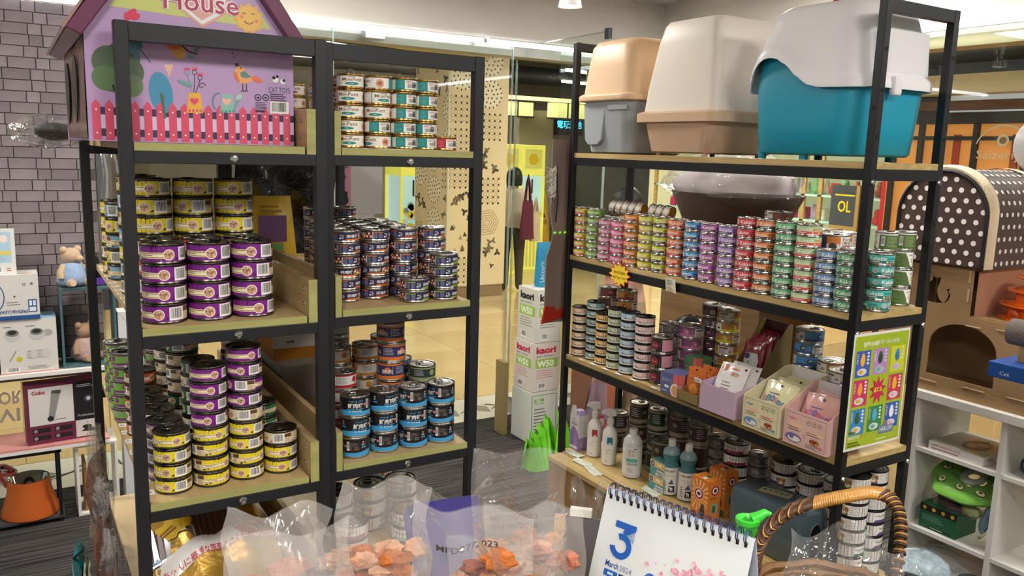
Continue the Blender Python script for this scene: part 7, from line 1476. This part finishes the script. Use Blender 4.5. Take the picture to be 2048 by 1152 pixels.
def tote(label, loc, rz, c, w, h, nm='tote_bag', strap=.3):
    e = empty(nm, loc, rz, label, 'bag'); m = mat('canvas_'+c, c, .85, noise=.08, bump=.3, bscale=18)
    MB().grid(lambda u, v: (w/2*math.cos(2*math.pi*u)*(1-.28*v**2), .055*math.sin(2*math.pi*u)*(1-.8*v)+.004*math.sin(6*v), h*v), 24, 8, closeu=True).build('bag', m, e, smooth=1)
    for s in (-1, 1): MB().tube([(-w*.2, s*.012, h*.98), (-w*.08, s*.008, h+strap*.7), (0, 0, h+strap), (w*.08, s*.008, h+strap*.7), (w*.2, s*.012, h*.98)], .009, 6).build('strap', m, e, smooth=1)
    return e
tote('maroon canvas tote bag slung on the walking shopper', (5.25, 8.22, .66), .3, '5a1c34', .24, .46); tote('cream cloth bag carried on the far arm of the shopper', (5.46, 8.36, .62), .5, 'c2b294', .22, .36, 'cloth_bag', .16)
# ---- boxes beside the glass door
def kaori(label, x, y, z, w, d, h, acc, bg):
    P = Print(); P.rect(0, 0, w, h, bg, 0); P.text('kaori', w*.12, h*.78, h*.14, '26242a' if acc == '8ab03c' else 'c8344c', 2, bold=.05, w=w*.72); P.text('pet sheet', w*.14, h*.70, h*.05, '3a383c', 2, w=w*.6); P.rect(w*.1, h*.48, w*.92, h*.67, '9cc25a', 1); P.text('W50', w*.16, h*.5, h*.14, 'eef4e0', 2, bold=.04, w=w*.62); P.para(w*.14, h*.26, w*.9, h*.45, 4, '8a8884' if acc == '8ab03c' else 'c88a90', 1, fill=.3); P.bars(w*.2, h*.05, w*.5, h*.17, 1, seed=3)
    P2 = Print(); P2.rect(0, 0, d, h, acc, 0); P2.text('kaori', d*.6, h*.1, h*.16, 'f0e8e4', 1, bold=.04, rot=1.57)
    carton('pet_sheet_pack', label, x, y, z, w, d, h, bg, P, None); 
    e = bpy.data.objects[[o.name for o in COL.objects if o.name.startswith('pet_sheet_pack')][-1]]
    obj('side_print', P2.flat('side_print', M_pm), e, (w+.0003, 0, 0), (0, 0, math.pi/2)); obj('side_print', P.flat('side_print', M_pm), e, (-.0003, d, 0), (0, 0, -math.pi/2)).scale = (d/w, 1, 1)
kaori('topmost white kaori pet sheet pack beside the glass door', 2.55, 3.86, .605, .17, .20, .31, '8ab03c', 'd0cec6'); kaori('middle red and white kaori pet sheet pack of the stack', 2.535, 3.86, .312, .19, .20, .29, 'b83448', 'd4ccc4')
P = Print(); P.rect(0, 0, .2, .30, 'd2d4cc', 0); P.line([(.015, .015), (.185, .015), (.185, .285), (.015, .285), (.015, .015)], .003, '4a7a54', 1); P.text('吸濕', .03, .23, .035, '8ab04a', 1, bold=.02); P.para(.03, .05, .13, .21, 8, '6a6862', 1, fill=.3)
carton('pet_sheet_pack', 'bottom green-framed white pet sheet pack of the stack', 2.525, 3.86, .003, .20, .20, .305, 'd2d4cc', P); kaori('red kaori pet sheet pack to the right of the stack', 2.80, 3.62, .45, .17, .22, .30, 'b83448', 'c85a64'); carton('plain_carton', 'plain carton under the red kaori pack', 2.80, 3.62, .003, .17, .22, .445, 'a8644c')
e = empty('blue_pouch', (2.66, 3.97, .917), label='tall blue and white pouch on top of the pet sheet stack', cat='pouch'); MB().loft([rr(.10, .06, .02, 0), rr(.10, .07, .02, .02), rr(.095, .05, .02, .2), rr(.09, .012, .005, .26)]).build('pouch', mat('azure_foil', '2f8ab4', .35, noise=.08), e, smooth=.8); P = Print(); P.text('Unicorn', -.015, .03, .03, 'dcecf4', 0, rot=1.57, w=.12); obj('print', P.fit('print', lambda x, y, e: (x, -.036+.1*max(0, y-.05)*.5-e, y), M_pm), e)
carton('flat_carton', 'flattened brown carton leaning by the open glass door', 2.46, 4.05, .003, .03, .10, .45, '8a7850')
fb = sheet('fui_bag', 'pink lilac pet food bag with dark lettering leaning by the rack', (2.36, 3.02, .62), .30, .60, mat('lilac_foil', 'a88a9c', .35, noise=.05, bump=.3, bscale=20), 41, .006, .25, taper=.55); P = Print(); P.text('FuiC', -.07, -.33, .05, '3a2c30', 1, bold=.03, rot=1.2, w=.14); P.circ(.0, -.2, .04, 'c84a44', 1); P.circ(.0, -.2, .025, 'd8b8b8', 2); obj('print', P.fit('print', lambda x, y, e: (x, -.03-e, y), M_pm, .0005, .03), fb)
gp = empty('green_wrap', (2.42, 3.50, .001), label='bright green crumpled plastic wrap lying on the carpet', cat='wrap'); rnd = random.Random(5)
for k in range(5): a = rnd.uniform(-1, 1); MB().grid(lambda u, v, k=k, a=a: ((u-.5)*.16*(1-v*.8)+.05*(k-2), .03*math.sin(u*7+k)+.12*a*v, v*(.16+.03*k)+.012*math.sin(u*9+k)+.004), 8, 8).build('fold', mat('lime_plastic', '6fc02c', .3, noise=.1, bump=.3, bscale=25), gp, smooth=1)
# brown hanging panel with feather at the far end of the right rack
a = ony(1108, 278, 2.43); b = ony(1145, 640, 2.43)
bp = empty('hanging_banner', (a.x-.01, 2.425, b.z), label='brown cardboard side panel hung on the far end of the right rack', cat='banner'); H_ = a.z-b.z
MB().grid(lambda u, v: (u*.09-.01*(v < .42), .006*math.sin(u*3)-.02*math.exp(-((v-.5)*14)**2), v*H_), 8, 20).build('board', mat('taupe_card', '8a766c', .55, noise=.05), bp, smooth=1, solid=.004)
MB().prism([(-.025, 0), (.08, .022), (.08, .055), (.035, .045), (.028, .06), (-.012, .064)], -.012, -.004).build('red_corner', mat('red_card2', 'a8281c', .4, noise=.05), bp)
for k in range(4): MB().cyl((.005+.022*k, -.024, H_*.50), (.012+.022*k, -.024, H_*.505), .004, n=6).build('slot', lit('slot_green', '9ae83c', .4), bp)
ft = empty('feather_teaser', (a.x-.005, 2.40, a.z-.09), label='fluffy white feather teaser in front of the brown panel', cat='cat toy'); rnd = random.Random(6); B = MB()
for i in range(60): t = rnd.uniform(0, 1); an = rnd.uniform(2.2, 4.4); B.tube([(0, 0, -.11*t), (.02*math.cos(an), .01*rnd.uniform(-1, 1), -.11*t-.012), (.042*math.cos(an)*(1-.4*t), .02*rnd.uniform(-1, 1), -.11*t-.04*rnd.random())], [.0016, .0012, .0003], 3)
B.build('plume', mat('white_down', 'e4e0da', .9, sheen=.5, noise=.04), ft); MB().tube([(0, 0, .0), (.01, 0, -.12), (.012, .01, -.2)], .0025, 6).build('stick', M_blackm, ft)
# wrapped pet bed on a stand behind the right rack
sd_ = empty('display_stand', (2.62, 2.42, 0), label='dark wooden display stand behind the right rack', cat='stand'); MB().box(-.24, -.30, 0, .24, .30, .04).box(-.2, -.26, .04, -.16, .26, 1.40).box(.16, -.26, .04, .2, .26, 1.40).build('panels', wood('dark_stand', '6a5238', '836644'), sd_); MB().box(-.24, -.30, 1.40, .24, .30, 1.425).build('top', wood('dark_stand'), sd_)
bk = empty('pet_bed', (2.60, 2.46, 1.426), label='dark brown oval pet bed wrapped in clear plastic behind the right rack', cat='pet bed'); MB().lathe([(.18, 0), (.22, .006), (.27, .11), (.275, .125), (.262, .125), (.2, .03), (.001, .028)], 36, sy=1.12, sx=.8).build('basket', mat('cocoa_plastic', '3a2c26', .55, noise=.08), bk, smooth=.7); blob((0, 0, .15), .20, .28, .11, 44, .12, 26, 12).build('cushion', mat('lilac_grey_cushion', 'a39a9c', .8, noise=.1), bk, smooth=1); blob((0, 0, .16), .225, .32, .14, 45, .16, 34, 16).build('plastic_wrap', M_filmh, bk, smooth=.5)
# black and orange device behind third shelf
dv = empty('vacuum_toy', (2.10, 2.14, .95), label='black and orange rounded pet gadget seen through the right rack', cat='gadget'); blob((0, 0, .12), .06, .10, .06, 50, .05).build('body', mat('gloss_black', '0d0d0f', .2, noise=.1), dv, smooth=1); blob((.0, -.11, .14), .045, .09, .05, 51, .05).build('shell', mat('signal_orange', 'd8501c', .35, noise=.05), dv, smooth=1); MB().box(-.05, -.08, -.95, .05, .08, .08).build('stem', M_blackm, dv)
carton('ochre_board', 'ochre wooden board standing behind the third shelf', 2.05, 1.60, .002, .02, .10, 1.318, 'b0813c'); 
# ---- shops across the side passage
SX = 7.5
M_sw = mat('shop_back_cream', 'd8d4b4', .6, emit='f0ecc0', es=.25, noise=.02)  # wall glows faintly, standing in for the shop's own lighting
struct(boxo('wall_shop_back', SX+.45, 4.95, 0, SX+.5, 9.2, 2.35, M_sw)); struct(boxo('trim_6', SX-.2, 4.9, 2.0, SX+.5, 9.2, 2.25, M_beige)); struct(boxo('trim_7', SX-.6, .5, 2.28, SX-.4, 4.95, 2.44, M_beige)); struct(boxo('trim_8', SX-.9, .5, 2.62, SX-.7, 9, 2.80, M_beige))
struct(boxo('wall_shop_side', SX-.1, 4.88, 0, SX+.5, 4.95, 2.35, mat('dark_pier', '4a3626', .5, noise=.1)))
M_gs = mat('glass_shelf', 'b8dcd0', .1, noise=.05, emit='c8f0e4', es=.12)  # slight glow put into the shelves, which are no lamps
e = empty('shop_shelving', (SX+.02, 5.0, 0), label='bright glass shelving in the toy shop across the passage', cat='shelving')
for z in (.70, 1.02, 1.30, 1.62): MB().box(0, 0, z, .38, 3.6, z+.02).build('shelf', M_gs, e)
for y in (.02, .88, 1.1, 1.9, 2.75, 3.55): MB().box(.0, y, 0, .03, y+.05, 2.0).build('upright', wood('maple_post', 'a88a54', 'c0a268'), e)
rnd = random.Random(12); cols = ['d83a3a', 'e8b83c', 'e87a9c', 'f0ece4', '8ac0d8', 'd8642c', 'e8d8c0', '9a4a2c', 'c83a6a', 'f0d85a', 'c4a4c8', '7ab07a']
TM_ = {}
CN = dict(zip(cols, ('red', 'amber', 'pink', 'white', 'sky blue', 'orange', 'cream', 'brown', 'magenta', 'yellow', 'lilac', 'green')))
for li, z in enumerate((1.041, 1.321)):
    y = 5.12; pv = 'wooden post'
    while y < 8.3:
        c = rnd.choice(cols); k = rnd.randrange(3); key = (c, k)
        if key not in TM_:
            m = mat('toy_'+c, c, .5, noise=.2, nscale=25)
            TM_[key] = [MB().box(-.045, -.05, 0, .045, .05, .13).mesh('toy', m, bevel=.01), MB().lathe([(.001, 0), (.05, .01), (.06, .06), (.04, .10), (.045, .13), (.03, .165), (.001, .17)], 12).mesh('toy', m, smooth=1.2), MB().lathe([(.04, 0), (.045, .01), (.045, .10), (.02, .13), (.02, .16), (.001, .16)], 12).mesh('toy', m, smooth=.6)][k]
        o = obj('shop_toy', TM_[key], None, (SX+.12+rnd.uniform(-.03, .05), y, z), (0, 0, rnd.uniform(0, 3))); nm_ = '%s %s' % (CN[c], ('boxed toy', 'plush toy', 'bottle-shaped toy')[k]); tag(o, '%s left of a %s, %s glass shelf across the passage' % (nm_, pv, ('lower', 'upper')[li]), 'toy', 'toys in the shop across the passage'); pv = nm_; y += rnd.uniform(.122, .15)
yf = empty('neon_frame', (SX-.02, 5.72, 1.02), label='yellow neon poster stand in front of the toy shop', cat='poster stand'); P = Print(); P.rect(0, 0, .34, .42, '4a4e58', 0); P.text('OL', .09, .14, .12, 'f0e020', 1, bold=.02, w=.16); P.rect(.05, .31, .29, .325, 'f0e020', 1); P.rect(.3, .0, .34, .42, 'b89a5c', 1); MB().box(0, -.34, -1.02, .02, 0, .42).build('board', wood('maple_post'), yf); obj('print', P.flat('print', M_pg), yf, (-.002, 0, 0), (0, 0, -math.pi/2))
rd = empty('red_banner', (SX-.05, 5.12, .9), label='red banner beside the polka-dot pet bed', cat='banner'); MB().box(0, -.22, -.9, .03, 0, .62).build('cloth', mat('scarlet_cloth', 'c81c24', .6, noise=.08), rd)
# restaurant front
e = empty('restaurant_front', (SX-.35, 3.2, 0), label='dark framed restaurant windows glowing orange', cat='shopfront'); M_or2 = mat('warm_interior', 'c8823c', .6, emit='e89a4a', es=.4, noise=.12, nscale=2); M_mul = mat('dark_mullion', '1c1512', .5, noise=.08)
MB().box(.02, 0, 0, .05, 1.68, 2.12).build('interior', M_or2, e); MB().box(-.02, 0, 2.04, .06, 1.68, 2.14).build('lintel', M_mul, e)
for y in (.0, .42, .84, 1.14, 1.34, 1.6): MB().box(-.02, y, 0, .02, y+.045, 2.05).build('mullion', M_mul, e)
for z in (1.0, 1.90): MB().box(-.015, 0, z, .018, 1.68, z+.035).build('transom', M_mul, e)
for y in (.06, .5, 1.0): MB().box(.0, y, .2, .019, y+.06, 1.95).build('red_curtain', mat('red_curtain', 'a8401c', .6, noise=.1), e)
MB().box(-.02, -.05, 2.16, .06, 1.68, 2.24).build('brown_board', mat('brown_board', '6a4428', .5, noise=.1), e)
P = Print(); P.text('Saizeriya', 0, 0, .10, 'd8ccb0', 0, w=.42); P.ring(.21, .07, .24, .012, 'd8ccb0', 0, 24, 20, 160); P.circ(.21, .18, .05, 'd8ccb0', 0); P.circ(.21, .18, .03, '8a6a44', 1); obj('sign_print', P.flat('sign_print', M_pm), e, (-.024, .83, 1.72), (0, 0, -math.pi/2))
tg = empty('round_mirror', onx(2085, 290, 3.3), label='round silver disc hanging at the right edge above the pet bed', cat='disc', rot=(0, math.pi/2, 0)); MB().lathe([(.001, 0), (.10, .0), (.11, .008), (.11, .014), (.09, .018), (.001, .012)], 32).build('disc', mat('pearl_disc', 'b8b6b4', .25, metal=.4, noise=.1), tg, smooth=.7)
# ================================================================== GREY MACHINE ON THE BOTTOM SHELF
gm = empty('grey_feeder', (1.815, 1.472, ZF), label='slate grey rounded appliance with a dark side slot on the bottom shelf', cat='appliance')
M_sl = mat('slate_plastic', '4a5a62', .3, spec=.5, noise=.03, coat=.2)
MB().loft([rr(.117, .25, .025, 0), rr(.13, .265, .03, .01), rr(.13, .265, .03, .135), rr(.122, .257, .03, .152), rr(.10, .235, .03, .160)]).build('body', M_sl, gm, smooth=.7)
MB().prism([(.03*math.copysign(1, math.cos(t))*0+.022*math.cos(t), .075+.03*math.sin(t)+(.018 if math.sin(t) > 0 else -.018)) for t in (2*math.pi*i/20 for i in range(20))], -.1332, -.128).build('side_slot', mat('slot_black', '0c0d0f', .4, noise=.05), gm)
MB().tube([(.0235*math.cos(t), -.1335, .075+.0315*math.sin(t)+(.018 if math.sin(t) > 0 else -.018)) for t in (2*math.pi*i/24 for i in range(24))], .002, 6, closed=True).build('slot_rim', M_sl, gm, smooth=1)
P = Print(); P.rect(-.045, -.02, .045, .02, 'c89a5c', 0); P.rect(-.042, -.012, .042, .017, '9aa894', 1)
for k in range(5): P.circ(-.032+.016*k, .004, .006, '4a5448', 2, n=7)
obj('sticker', P.fit('sticker', lambda x, y, e: (y, x, .1603+e), M_pg), gm, (.0, .01, 0), (0, 0, .35)); 
for yy, zz in ((.10, .12), (-.09, .11), (-.1, .02)): MB().cyl((-.0655, yy, zz), (-.0645, yy, zz), .004, n=10).build('rivet', M_sl, gm)
# ================================================================== FOREGROUND COUNTER
CZ = 1.10
struct_c = empty('counter', (.45, .55, 0), label='pale counter in the foreground under bags and calendar', cat='counter')
MB().box(-.62, -.10, CZ-.03, .47, .45, CZ).build('top', wood('counter_wood', 'a89068', 'bfa67c'), struct_c, bevel=.003); MB().box(-.58, -.06, 0, .43, .41, CZ-.03).build('cabinet', M_white, struct_c)
M_tr = [mat('treat_%d' % i, c, .6, noise=.3, nscale=60, bump=.6, bscale=90) for i, c in enumerate(('b0622a', 'c4803a', '883c20', 'd09a78', 'b87058'))]
def clearbag(label, px, top, d, w, m, ti, seed, n=7, lean=.12, yaw=0, th=.045, text=None, tz=.5, fill=.55, crumple=.004, taper=0, roll=0):
    q = dep(px, top, d); h = q.z-CZ; rnd = random.Random(seed); ph = [rnd.uniform(0, 6) for _ in range(5)]
    e = empty('treat_bag', (q.x, q.y, CZ+.004+abs(roll)*w*.5+abs(lean)*th*.5), label=label, cat='bag', rot=(-lean, roll, face(q.x, q.y)+yaw), group='treat bags on the counter')
    def half(s):
        def fn(u, v):
            b = max(0, 1-(2*abs(u-.5))**3)*max(0, min(1, .25+v*4))*max(0, 1-v*.98)**.6
            cx_ = (u-.5)*w*(1-taper*v)
            return (cx_+crumple*math.sin(v*11+ph[0]), s*(th/2*b+.0005)+crumple*(math.sin(u*9+ph[1]+v*5)+.7*math.sin(u*19+v*13+ph[2]))*(.4+v), v*h+crumple*math.sin(u*8+ph[3])*2*v)
        return fn
    B = MB(); B.grid(half(-1), 18, 18); B.grid(half(1), 18, 18); B.build('bag', m, e, smooth=1)
    for k in range(n*3):
        x, z = rnd.uniform(-w*.36, w*.36), rnd.uniform(.03, h*fill); r = rnd.uniform(.006, .013)
        blob((x, rnd.uniform(-.008, .008), z), r*rnd.uniform(.9, 1.9), .006, r, seed*9+k, .55, 12, 8).build('treat', M_tr[rnd.choice(ti)], e, smooth=.6)
    if text:
        P = Print(); 
        for i, t in enumerate(text): P.text(t, -w*.30, h*tz-.011*i, .0065, '3a3634', 0, bold=.01, w=w*.5)
        f = half(-1); obj('date_print', P.fit('date_print', lambda x, y, ee: (lambda q_: (q_[0], q_[1]-.0008-ee, q_[2]))(f(x/w+.5, y/h)), M_pm, .0003, w/16), e)
    return e
clearbag('hazy treat bag at the far left of the counter with pointed corner', 545, 1062, .98, .115, M_films, (3, 4), 61, 6, .25, .2, taper=-.1, roll=.1)
clearbag('small crumpled clear bag between two hazy treat bags', 672, 1072, 1.1, .07, M_filmh, (3,), 62, 3, .2, -.2, crumple=.006)
clearbag('wide hazy bag with orange strips left of the purple card', 760, 1000, 1.0, .125, M_films, (0, 3), 63, 7, .2, .1, taper=.1, roll=.06)
clearbag('thin clear bag behind the purple card', 880, 1010, 1.13, .10, M_filmh, (3,), 64, 2, .1, -.1, crumple=.006)
clearbag('tall upright clear treat bag printed with dates, orange treats inside', 1046, 915, 1.02, .118, M_filmh, (0, 1), 65, 10, .04, 0, text=('MFD06/2023', 'EXP06/2025'), tz=.62, fill=.52, crumple=.002, roll=-.02)
clearbag('front treat bag with pale orange pieces and blurred date print', 1072, 1030, .93, .115, M_films, (3, 4), 66, 8, .05, .05, text=('EXP06/2025', 'MFD06/2023'), tz=.55, fill=.75, crumple=.003)
clearbag('low front treat bag with browned jerky at the bottom of the picture', 915, 1062, .85, .13, M_films, (0, 2), 67, 9, .15, 0, text=('MFD07/2023',), tz=.8, fill=.7, crumple=.003, roll=.1)
clearbag('foremost treat bag with dark browned jerky', 1010, 1112, .79, .11, M_filmh, (0, 2), 70, 8, .1, .1, fill=.92, crumple=.003)
clearbag('front left hazy bag of pale treats', 600, 1105, .86, .13, M_films, (3, 4), 71, 8, .2, .1, fill=.85, crumple=.004, roll=-.05)
clearbag('crinkled clear bag beside the calendar', 1172, 985, 1.1, .05, M_film, (3,), 68, 1, .1, .3, crumple=.007)
clearbag('crinkled clear bag under the basket handle', 1680, 1118, .80, .11, M_film, (3,), 69, 2, .3, 0, crumple=.007)
q = dep(915, 1026, 1.06)
e = empty('purple_card', (q.x, q.y, CZ), label='purple card with rounded corner among the treat bags', cat='card', rot=(-.12, -.16, face(q.x, q.y))); hh = q.z-CZ
MB().loft([[(x, y, z) for x, z in [(-.05, 0), (.05, 0), (.05, hh+.012)]+[(-.035-.015*math.sin(t), hh-.003+.015*math.cos(t)) for t in (0, .4, .8, 1.2, 1.57)]] for y in (0, .003)]).build('card', mat('indigo_card', '453f86', .4, noise=.05), e)
q = dep(1120, 1035, 1.07); e = empty('photo_board', (q.x, q.y, CZ), label='board with a yellow edge standing behind the front treat bag', cat='board', rot=(-.05, 0, face(q.x, q.y)-.15)); hh = q.z-CZ
MB().box(-.008, 0, 0, .006, .006, hh).build('yellow_edge', mat('yellow_edge', 'd2a65a', .5, noise=.05), e); MB().box(.006, 0, 0, .06, .006, hh).build('grey_panel', mat('grey_panel', '6f6c70', .5, noise=.06), e); MB().box(.012, -.002, hh+.002, .04, .008, hh+.012).build('white_strip', M_tag, e)
# calendar
cl = empty('desk_calendar', (.6535, .6745, CZ), rz=math.atan2(-.189, .057), label='white spiral desk calendar open at March 2024', cat='calendar')
CWd, CH_ = .198, .183; tl = .30
def lean(y): return math.sin(tl)*y*.0
M_pap = mat('calendar_paper', 'd9dee2', .5, noise=.01)
fr = MB().loft([[(-CWd/2, -.055+off, 0), (CWd/2, -.055+off, 0), (CWd/2, 0+off*.3, CH_), (-CWd/2, 0+off*.3, CH_)] for off in (0, .004)]).build('front_pages', M_pap, cl)
MB().loft([[(-CWd/2, .055-off, 0), (CWd/2, .055-off, 0), (CWd/2, .004-off*.3, CH_), (-CWd/2, .004-off*.3, CH_)] for off in (0, .003)]).build('back_cover', mat('calendar_cover', 'b8c4dc', .5, noise=.02), cl)
P = Print(); L_ = math.hypot(.055, CH_)
def cal(x, y, e): k = y/L_; return (x, -.055*(1-k)-e*1.0-.0002, CH_*k)
P.poly([(-.076, .158), (-.046, .158), (-.046, .152), (-.059, .143), (-.064, .146), (-.062, .150), (-.076, .150)], '1c5cb8', 1) 
for k in range(9): P.line([(-.0655+.0022*k, .1425-.0005*k), (-.0465, .151-.0018*k)], .0005, '1c5cb8', 1)
P.ring(-.063, .129, .0155, .0075, '1c5cb8', 1, 26, -170, 115)
P.text('March', -.079, .1005, .0075, '1c4a94', 1, bold=.01, w=.019); P.text('2024', -.058, .1005, .0068, '6a7c9c', 1, w=.017)
for i, c in enumerate(('1c5cb8', '22201f', '22201f', '22201f', '22201f', '22201f', '1c5cb8')): P.rect(-.079+.0215*i, .089, -.0595+.0215*i, .097, c, 1); P.rect(-.0735+.0215*i, .0915, -.065+.0215*i, .0945, 'c8d4e4', 2); P.rect(-.079+.0215*i, .062, -.0595+.0215*i, .088, 'b4c8e0', 1); P.text(str(i+3), -.077+.0215*i, .079, .006, '2c4a80', 2)
P.circ(-.014, .098, .0105, '2a5cb4', 1, ry=.0145, rot=.15); 
for i in range(9): a = .7*i; P.circ(-.014+.008*math.cos(a), .098+.0115*math.sin(a), .0012, 'd8a4b4' if i % 2 else 'dfe8f4', 2, n=7)
P.text('復活', -.020, .098, .006, 'dfe8f4', 2, w=.012); P.text('快樂', -.020, .090, .006, 'dfe8f4', 2, w=.012)
rnd = random.Random(3); P.poly([(.034, .075), (.041, .075), (.0395, .105), (.0375, .125), (.0355, .105)], '8a5a44', 2); P.line([(.038, .105), (.022, .118)], .0016, '8a5a44', 2); P.line([(.039, .108), (.056, .118)], .0016, '8a5a44', 2); P.line([(.038, .115), (.034, .135)], .0016, '8a5a44', 2)
for i in range(70):
    a, b = rnd.gauss(.038, .017), rnd.gauss(.123, .011)
    if b < .108 and abs(a-.038) < .01: continue
    for t in range(5): P.circ(a+.0017*math.cos(1.257*t), b+.0017*math.sin(1.257*t), .0014, rnd.choice(('e4a0b4', 'd88aa4', 'eebcc8')), 3, n=5)
for a, b in ((-.012, .126), (.0, .128), (.066, .10), (.07, .115), (.008, .10)): P.circ(a, b, .0016, 'e4a0b4', 1, ry=.0009, n=6)
P.circ(.004, .093, .008, 'e8b4c0', 1); P.rect(.01, .082, .062, .086, 'eec4cc', 1)
P.circ(.015, .091, .010, '5a84b8', 2, ry=.013); P.circ(.015, .091, .0093, 'e4eaf0', 3, ry=.0122); P.circ(.015, .099, .0062, 'e4eaf0', 4); P.tri([(.014, .098), (.018, .098), (.016, .095)], '5a84b8', 5); P.line([(.007, .098), (.002, .108)], .001, '5a84b8', 2); P.line([(.023, .096), (.03, .102)], .001, '5a84b8', 2)
obj('page_print', P.fit('page_print', cal, M_pm, .00025), cl)
RB = MB().tube([(0, -.0035+.0075*math.cos(t), .0075*math.sin(t)) for t in (2*math.pi*i/14 for i in range(14))], .0007, 5, closed=True).mesh('ring', mat('blue_wire', '3f4a78', .3, metal=.6, noise=.05), smooth=1)
HB = MB().box(-.0016, -.0010, -.006, .0016, .0006, 0).mesh('punch_hole', mat('slot_black'))
for i in range(19):
    x = -.091+.0101*i
    for dx in (-.0012, .0012): obj('ring', RB, cl, (x+dx, .0035, CH_+.001))
    obj('punch_hole', HB, cl, (x, -.0030, CH_-.0045))
# basket with wrapped handle
hp = [(1508, 1165, .87), (1512, 1110, .87), (1535, 1060, .875), (1580, 1022, .885), (1640, 1003, .90), (1700, 991, .915), (1745, 985, .925), (1778, 995, .93), (1797, 1022, .93), (1802, 1062, .925), (1798, 1110, .92), (1790, 1165, .915)]
HPt = [dep(x_, y_, d_+.13) for x_, y_, d_ in hp]; c0 = sum(HPt, Vector())/len(HPt)
bs = empty('wicker_basket', (c0.x, c0.y, CZ), label='wicker basket with brown and gold wrapped hoop handle at the front right', cat='basket')
def cr(P_, n):   # Catmull-Rom resample
    out = []
    for i in range(len(P_)-1):
        p0, p1, p2, p3 = P_[max(0, i-1)], P_[i], P_[i+1], P_[min(len(P_)-1, i+2)]
        for k in range(n): t = k/n; out.append(.5*((2*p1)+(p2-p0)*t+(2*p0-5*p1+4*p2-p3)*t*t+(3*p1-p0-3*p2+p3)*t**3))
    return out+[P_[-1]]
off = Vector((c0.x, c0.y, CZ)); path = [p-off for p in cr(HPt, 6)]
ends = [(path[0].x, path[0].y), (path[-1].x, path[-1].y)]; path = [Vector((path[0].x, path[0].y, .05))]+path+[Vector((path[-1].x, path[-1].y, .05))]
view = (c0-CAM).normalized(); bd = Vector((view.y, -view.x, 0)); depthv = Vector((view.x, view.y, 0)).normalized()
B = MB(); secs = []
for i, p in enumerate(path):
    a = path[max(0, i-1)]; b = path[min(len(path)-1, i+1)]; d = (b-a).normalized(); nrm = d.cross(depthv).normalized(); sv = nrm*.0055; wv = depthv*.013
    secs.append([p+sv*math.cos(t)+wv*math.sin(t) for t in (2*math.pi*k/12 for k in range(12))])
B.loft(secs).build('handle', mat('walnut_leaf', '4a3020', .55, noise=.25, nscale=40), bs, smooth=1)
M_cord = mat('gold_cane', 'b8863c', .4, spec=.6, noise=.2, nscale=60, coat=.2); NP = len(path)
for i in range(3, NP-3):                               # crossing gold cane and raised leaf wraps, close turns at the grip
    grip = 24 <= i <= 39
    p, nx = path[i], path[i+1]; d = (nx-p).normalized(); nrm = d.cross(depthv).normalized()
    def ringp(o_, sl, k=1.0): return [p+d*(o_+sl*math.sin(t))+nrm*.0062*k*math.cos(t)+depthv*.0138*k*math.sin(t) for t in (2*math.pi*j/16 for j in range(16))]
    L0 = (nx-p).length
    if grip:
        for j in range(3): MB().tube(ringp(L0*j/3, .001, 1.05), .0011, 5, closed=True).build('cane_turn', M_cord, bs, smooth=1)
    else:
        if i % 2 == 0:
            MB().tube(ringp(0, .008, 1.06), .0012, 5, closed=True).build('cane_turn', M_cord, bs, smooth=1)
            MB().tube(ringp(.003, .008), .0023, 5, closed=True).build('leaf_wrap', mat('walnut_leaf'), bs, smooth=1)
cx_, cy_ = (ends[0][0]+ends[1][0])/2, (ends[0][1]+ends[1][1])/2; M_wk = mat('wicker', '7a5630', .6, noise=.25, nscale=50)
ra_ = math.hypot(ends[0][0]-ends[1][0], ends[0][1]-ends[1][1])/2; an_ = math.atan2(ends[1][1]-ends[0][1], ends[1][0]-ends[0][0])
for k in range(6): MB().tube([(cx_+math.cos(an_)*ra_*math.cos(t)*(.93+.012*k)-math.sin(an_)*ra_*.8*math.sin(t), cy_+math.sin(an_)*ra_*math.cos(t)*(.93+.012*k)+math.cos(an_)*ra_*.8*math.sin(t), .006+.0115*k+.002*math.sin(9*t+k*3.14)) for t in (2*math.pi*j/36 for j in range(36))], .006, 6, closed=True).build('weave', M_wk, bs, smooth=1)
# green spout of a bottle behind the calendar
q = dep(1495, 1045, 1.06); gb = empty('green_spout_bottle', (q.x, q.y, CZ), label='small bottle with bright green pouring spout beside the calendar', cat='bottle'); hz = q.z-CZ; M_gn = mat('neon_green', '3fc83c', .35, spec=.6, noise=.04)
MB().lathe([(.014, 0), (.016, .004), (.016, hz-.05), (.010, hz-.035), (.010, hz-.03)], 20).build('bottle', mat('smoky_bottle', '3a4446', .3, noise=.05), gb, smooth=.7)
MB().lathe([(.009, hz-.035), (.0125, hz-.02), (.0135, hz-.002), (.0155, hz), (.0155, hz+.006), (.013, hz+.007), (.010, hz+.002), (.001, hz+.001)], 20).build('cup', M_gn, gb, smooth=.7)
fx = Vector((_R.x, _R.y, 0)).normalized(); MB().tube([Vector((0, 0, hz+.004))+fx*.006, Vector((0, 0, hz+.008))+fx*.014, Vector((0, 0, hz+.014))+fx*.022, Vector((0, 0, hz+.012))+fx*.029], [.009, .0075, .0055, .003], 10).build('spout', M_gn, gb, smooth=1)
bpy.data.scenes.remove(TS)
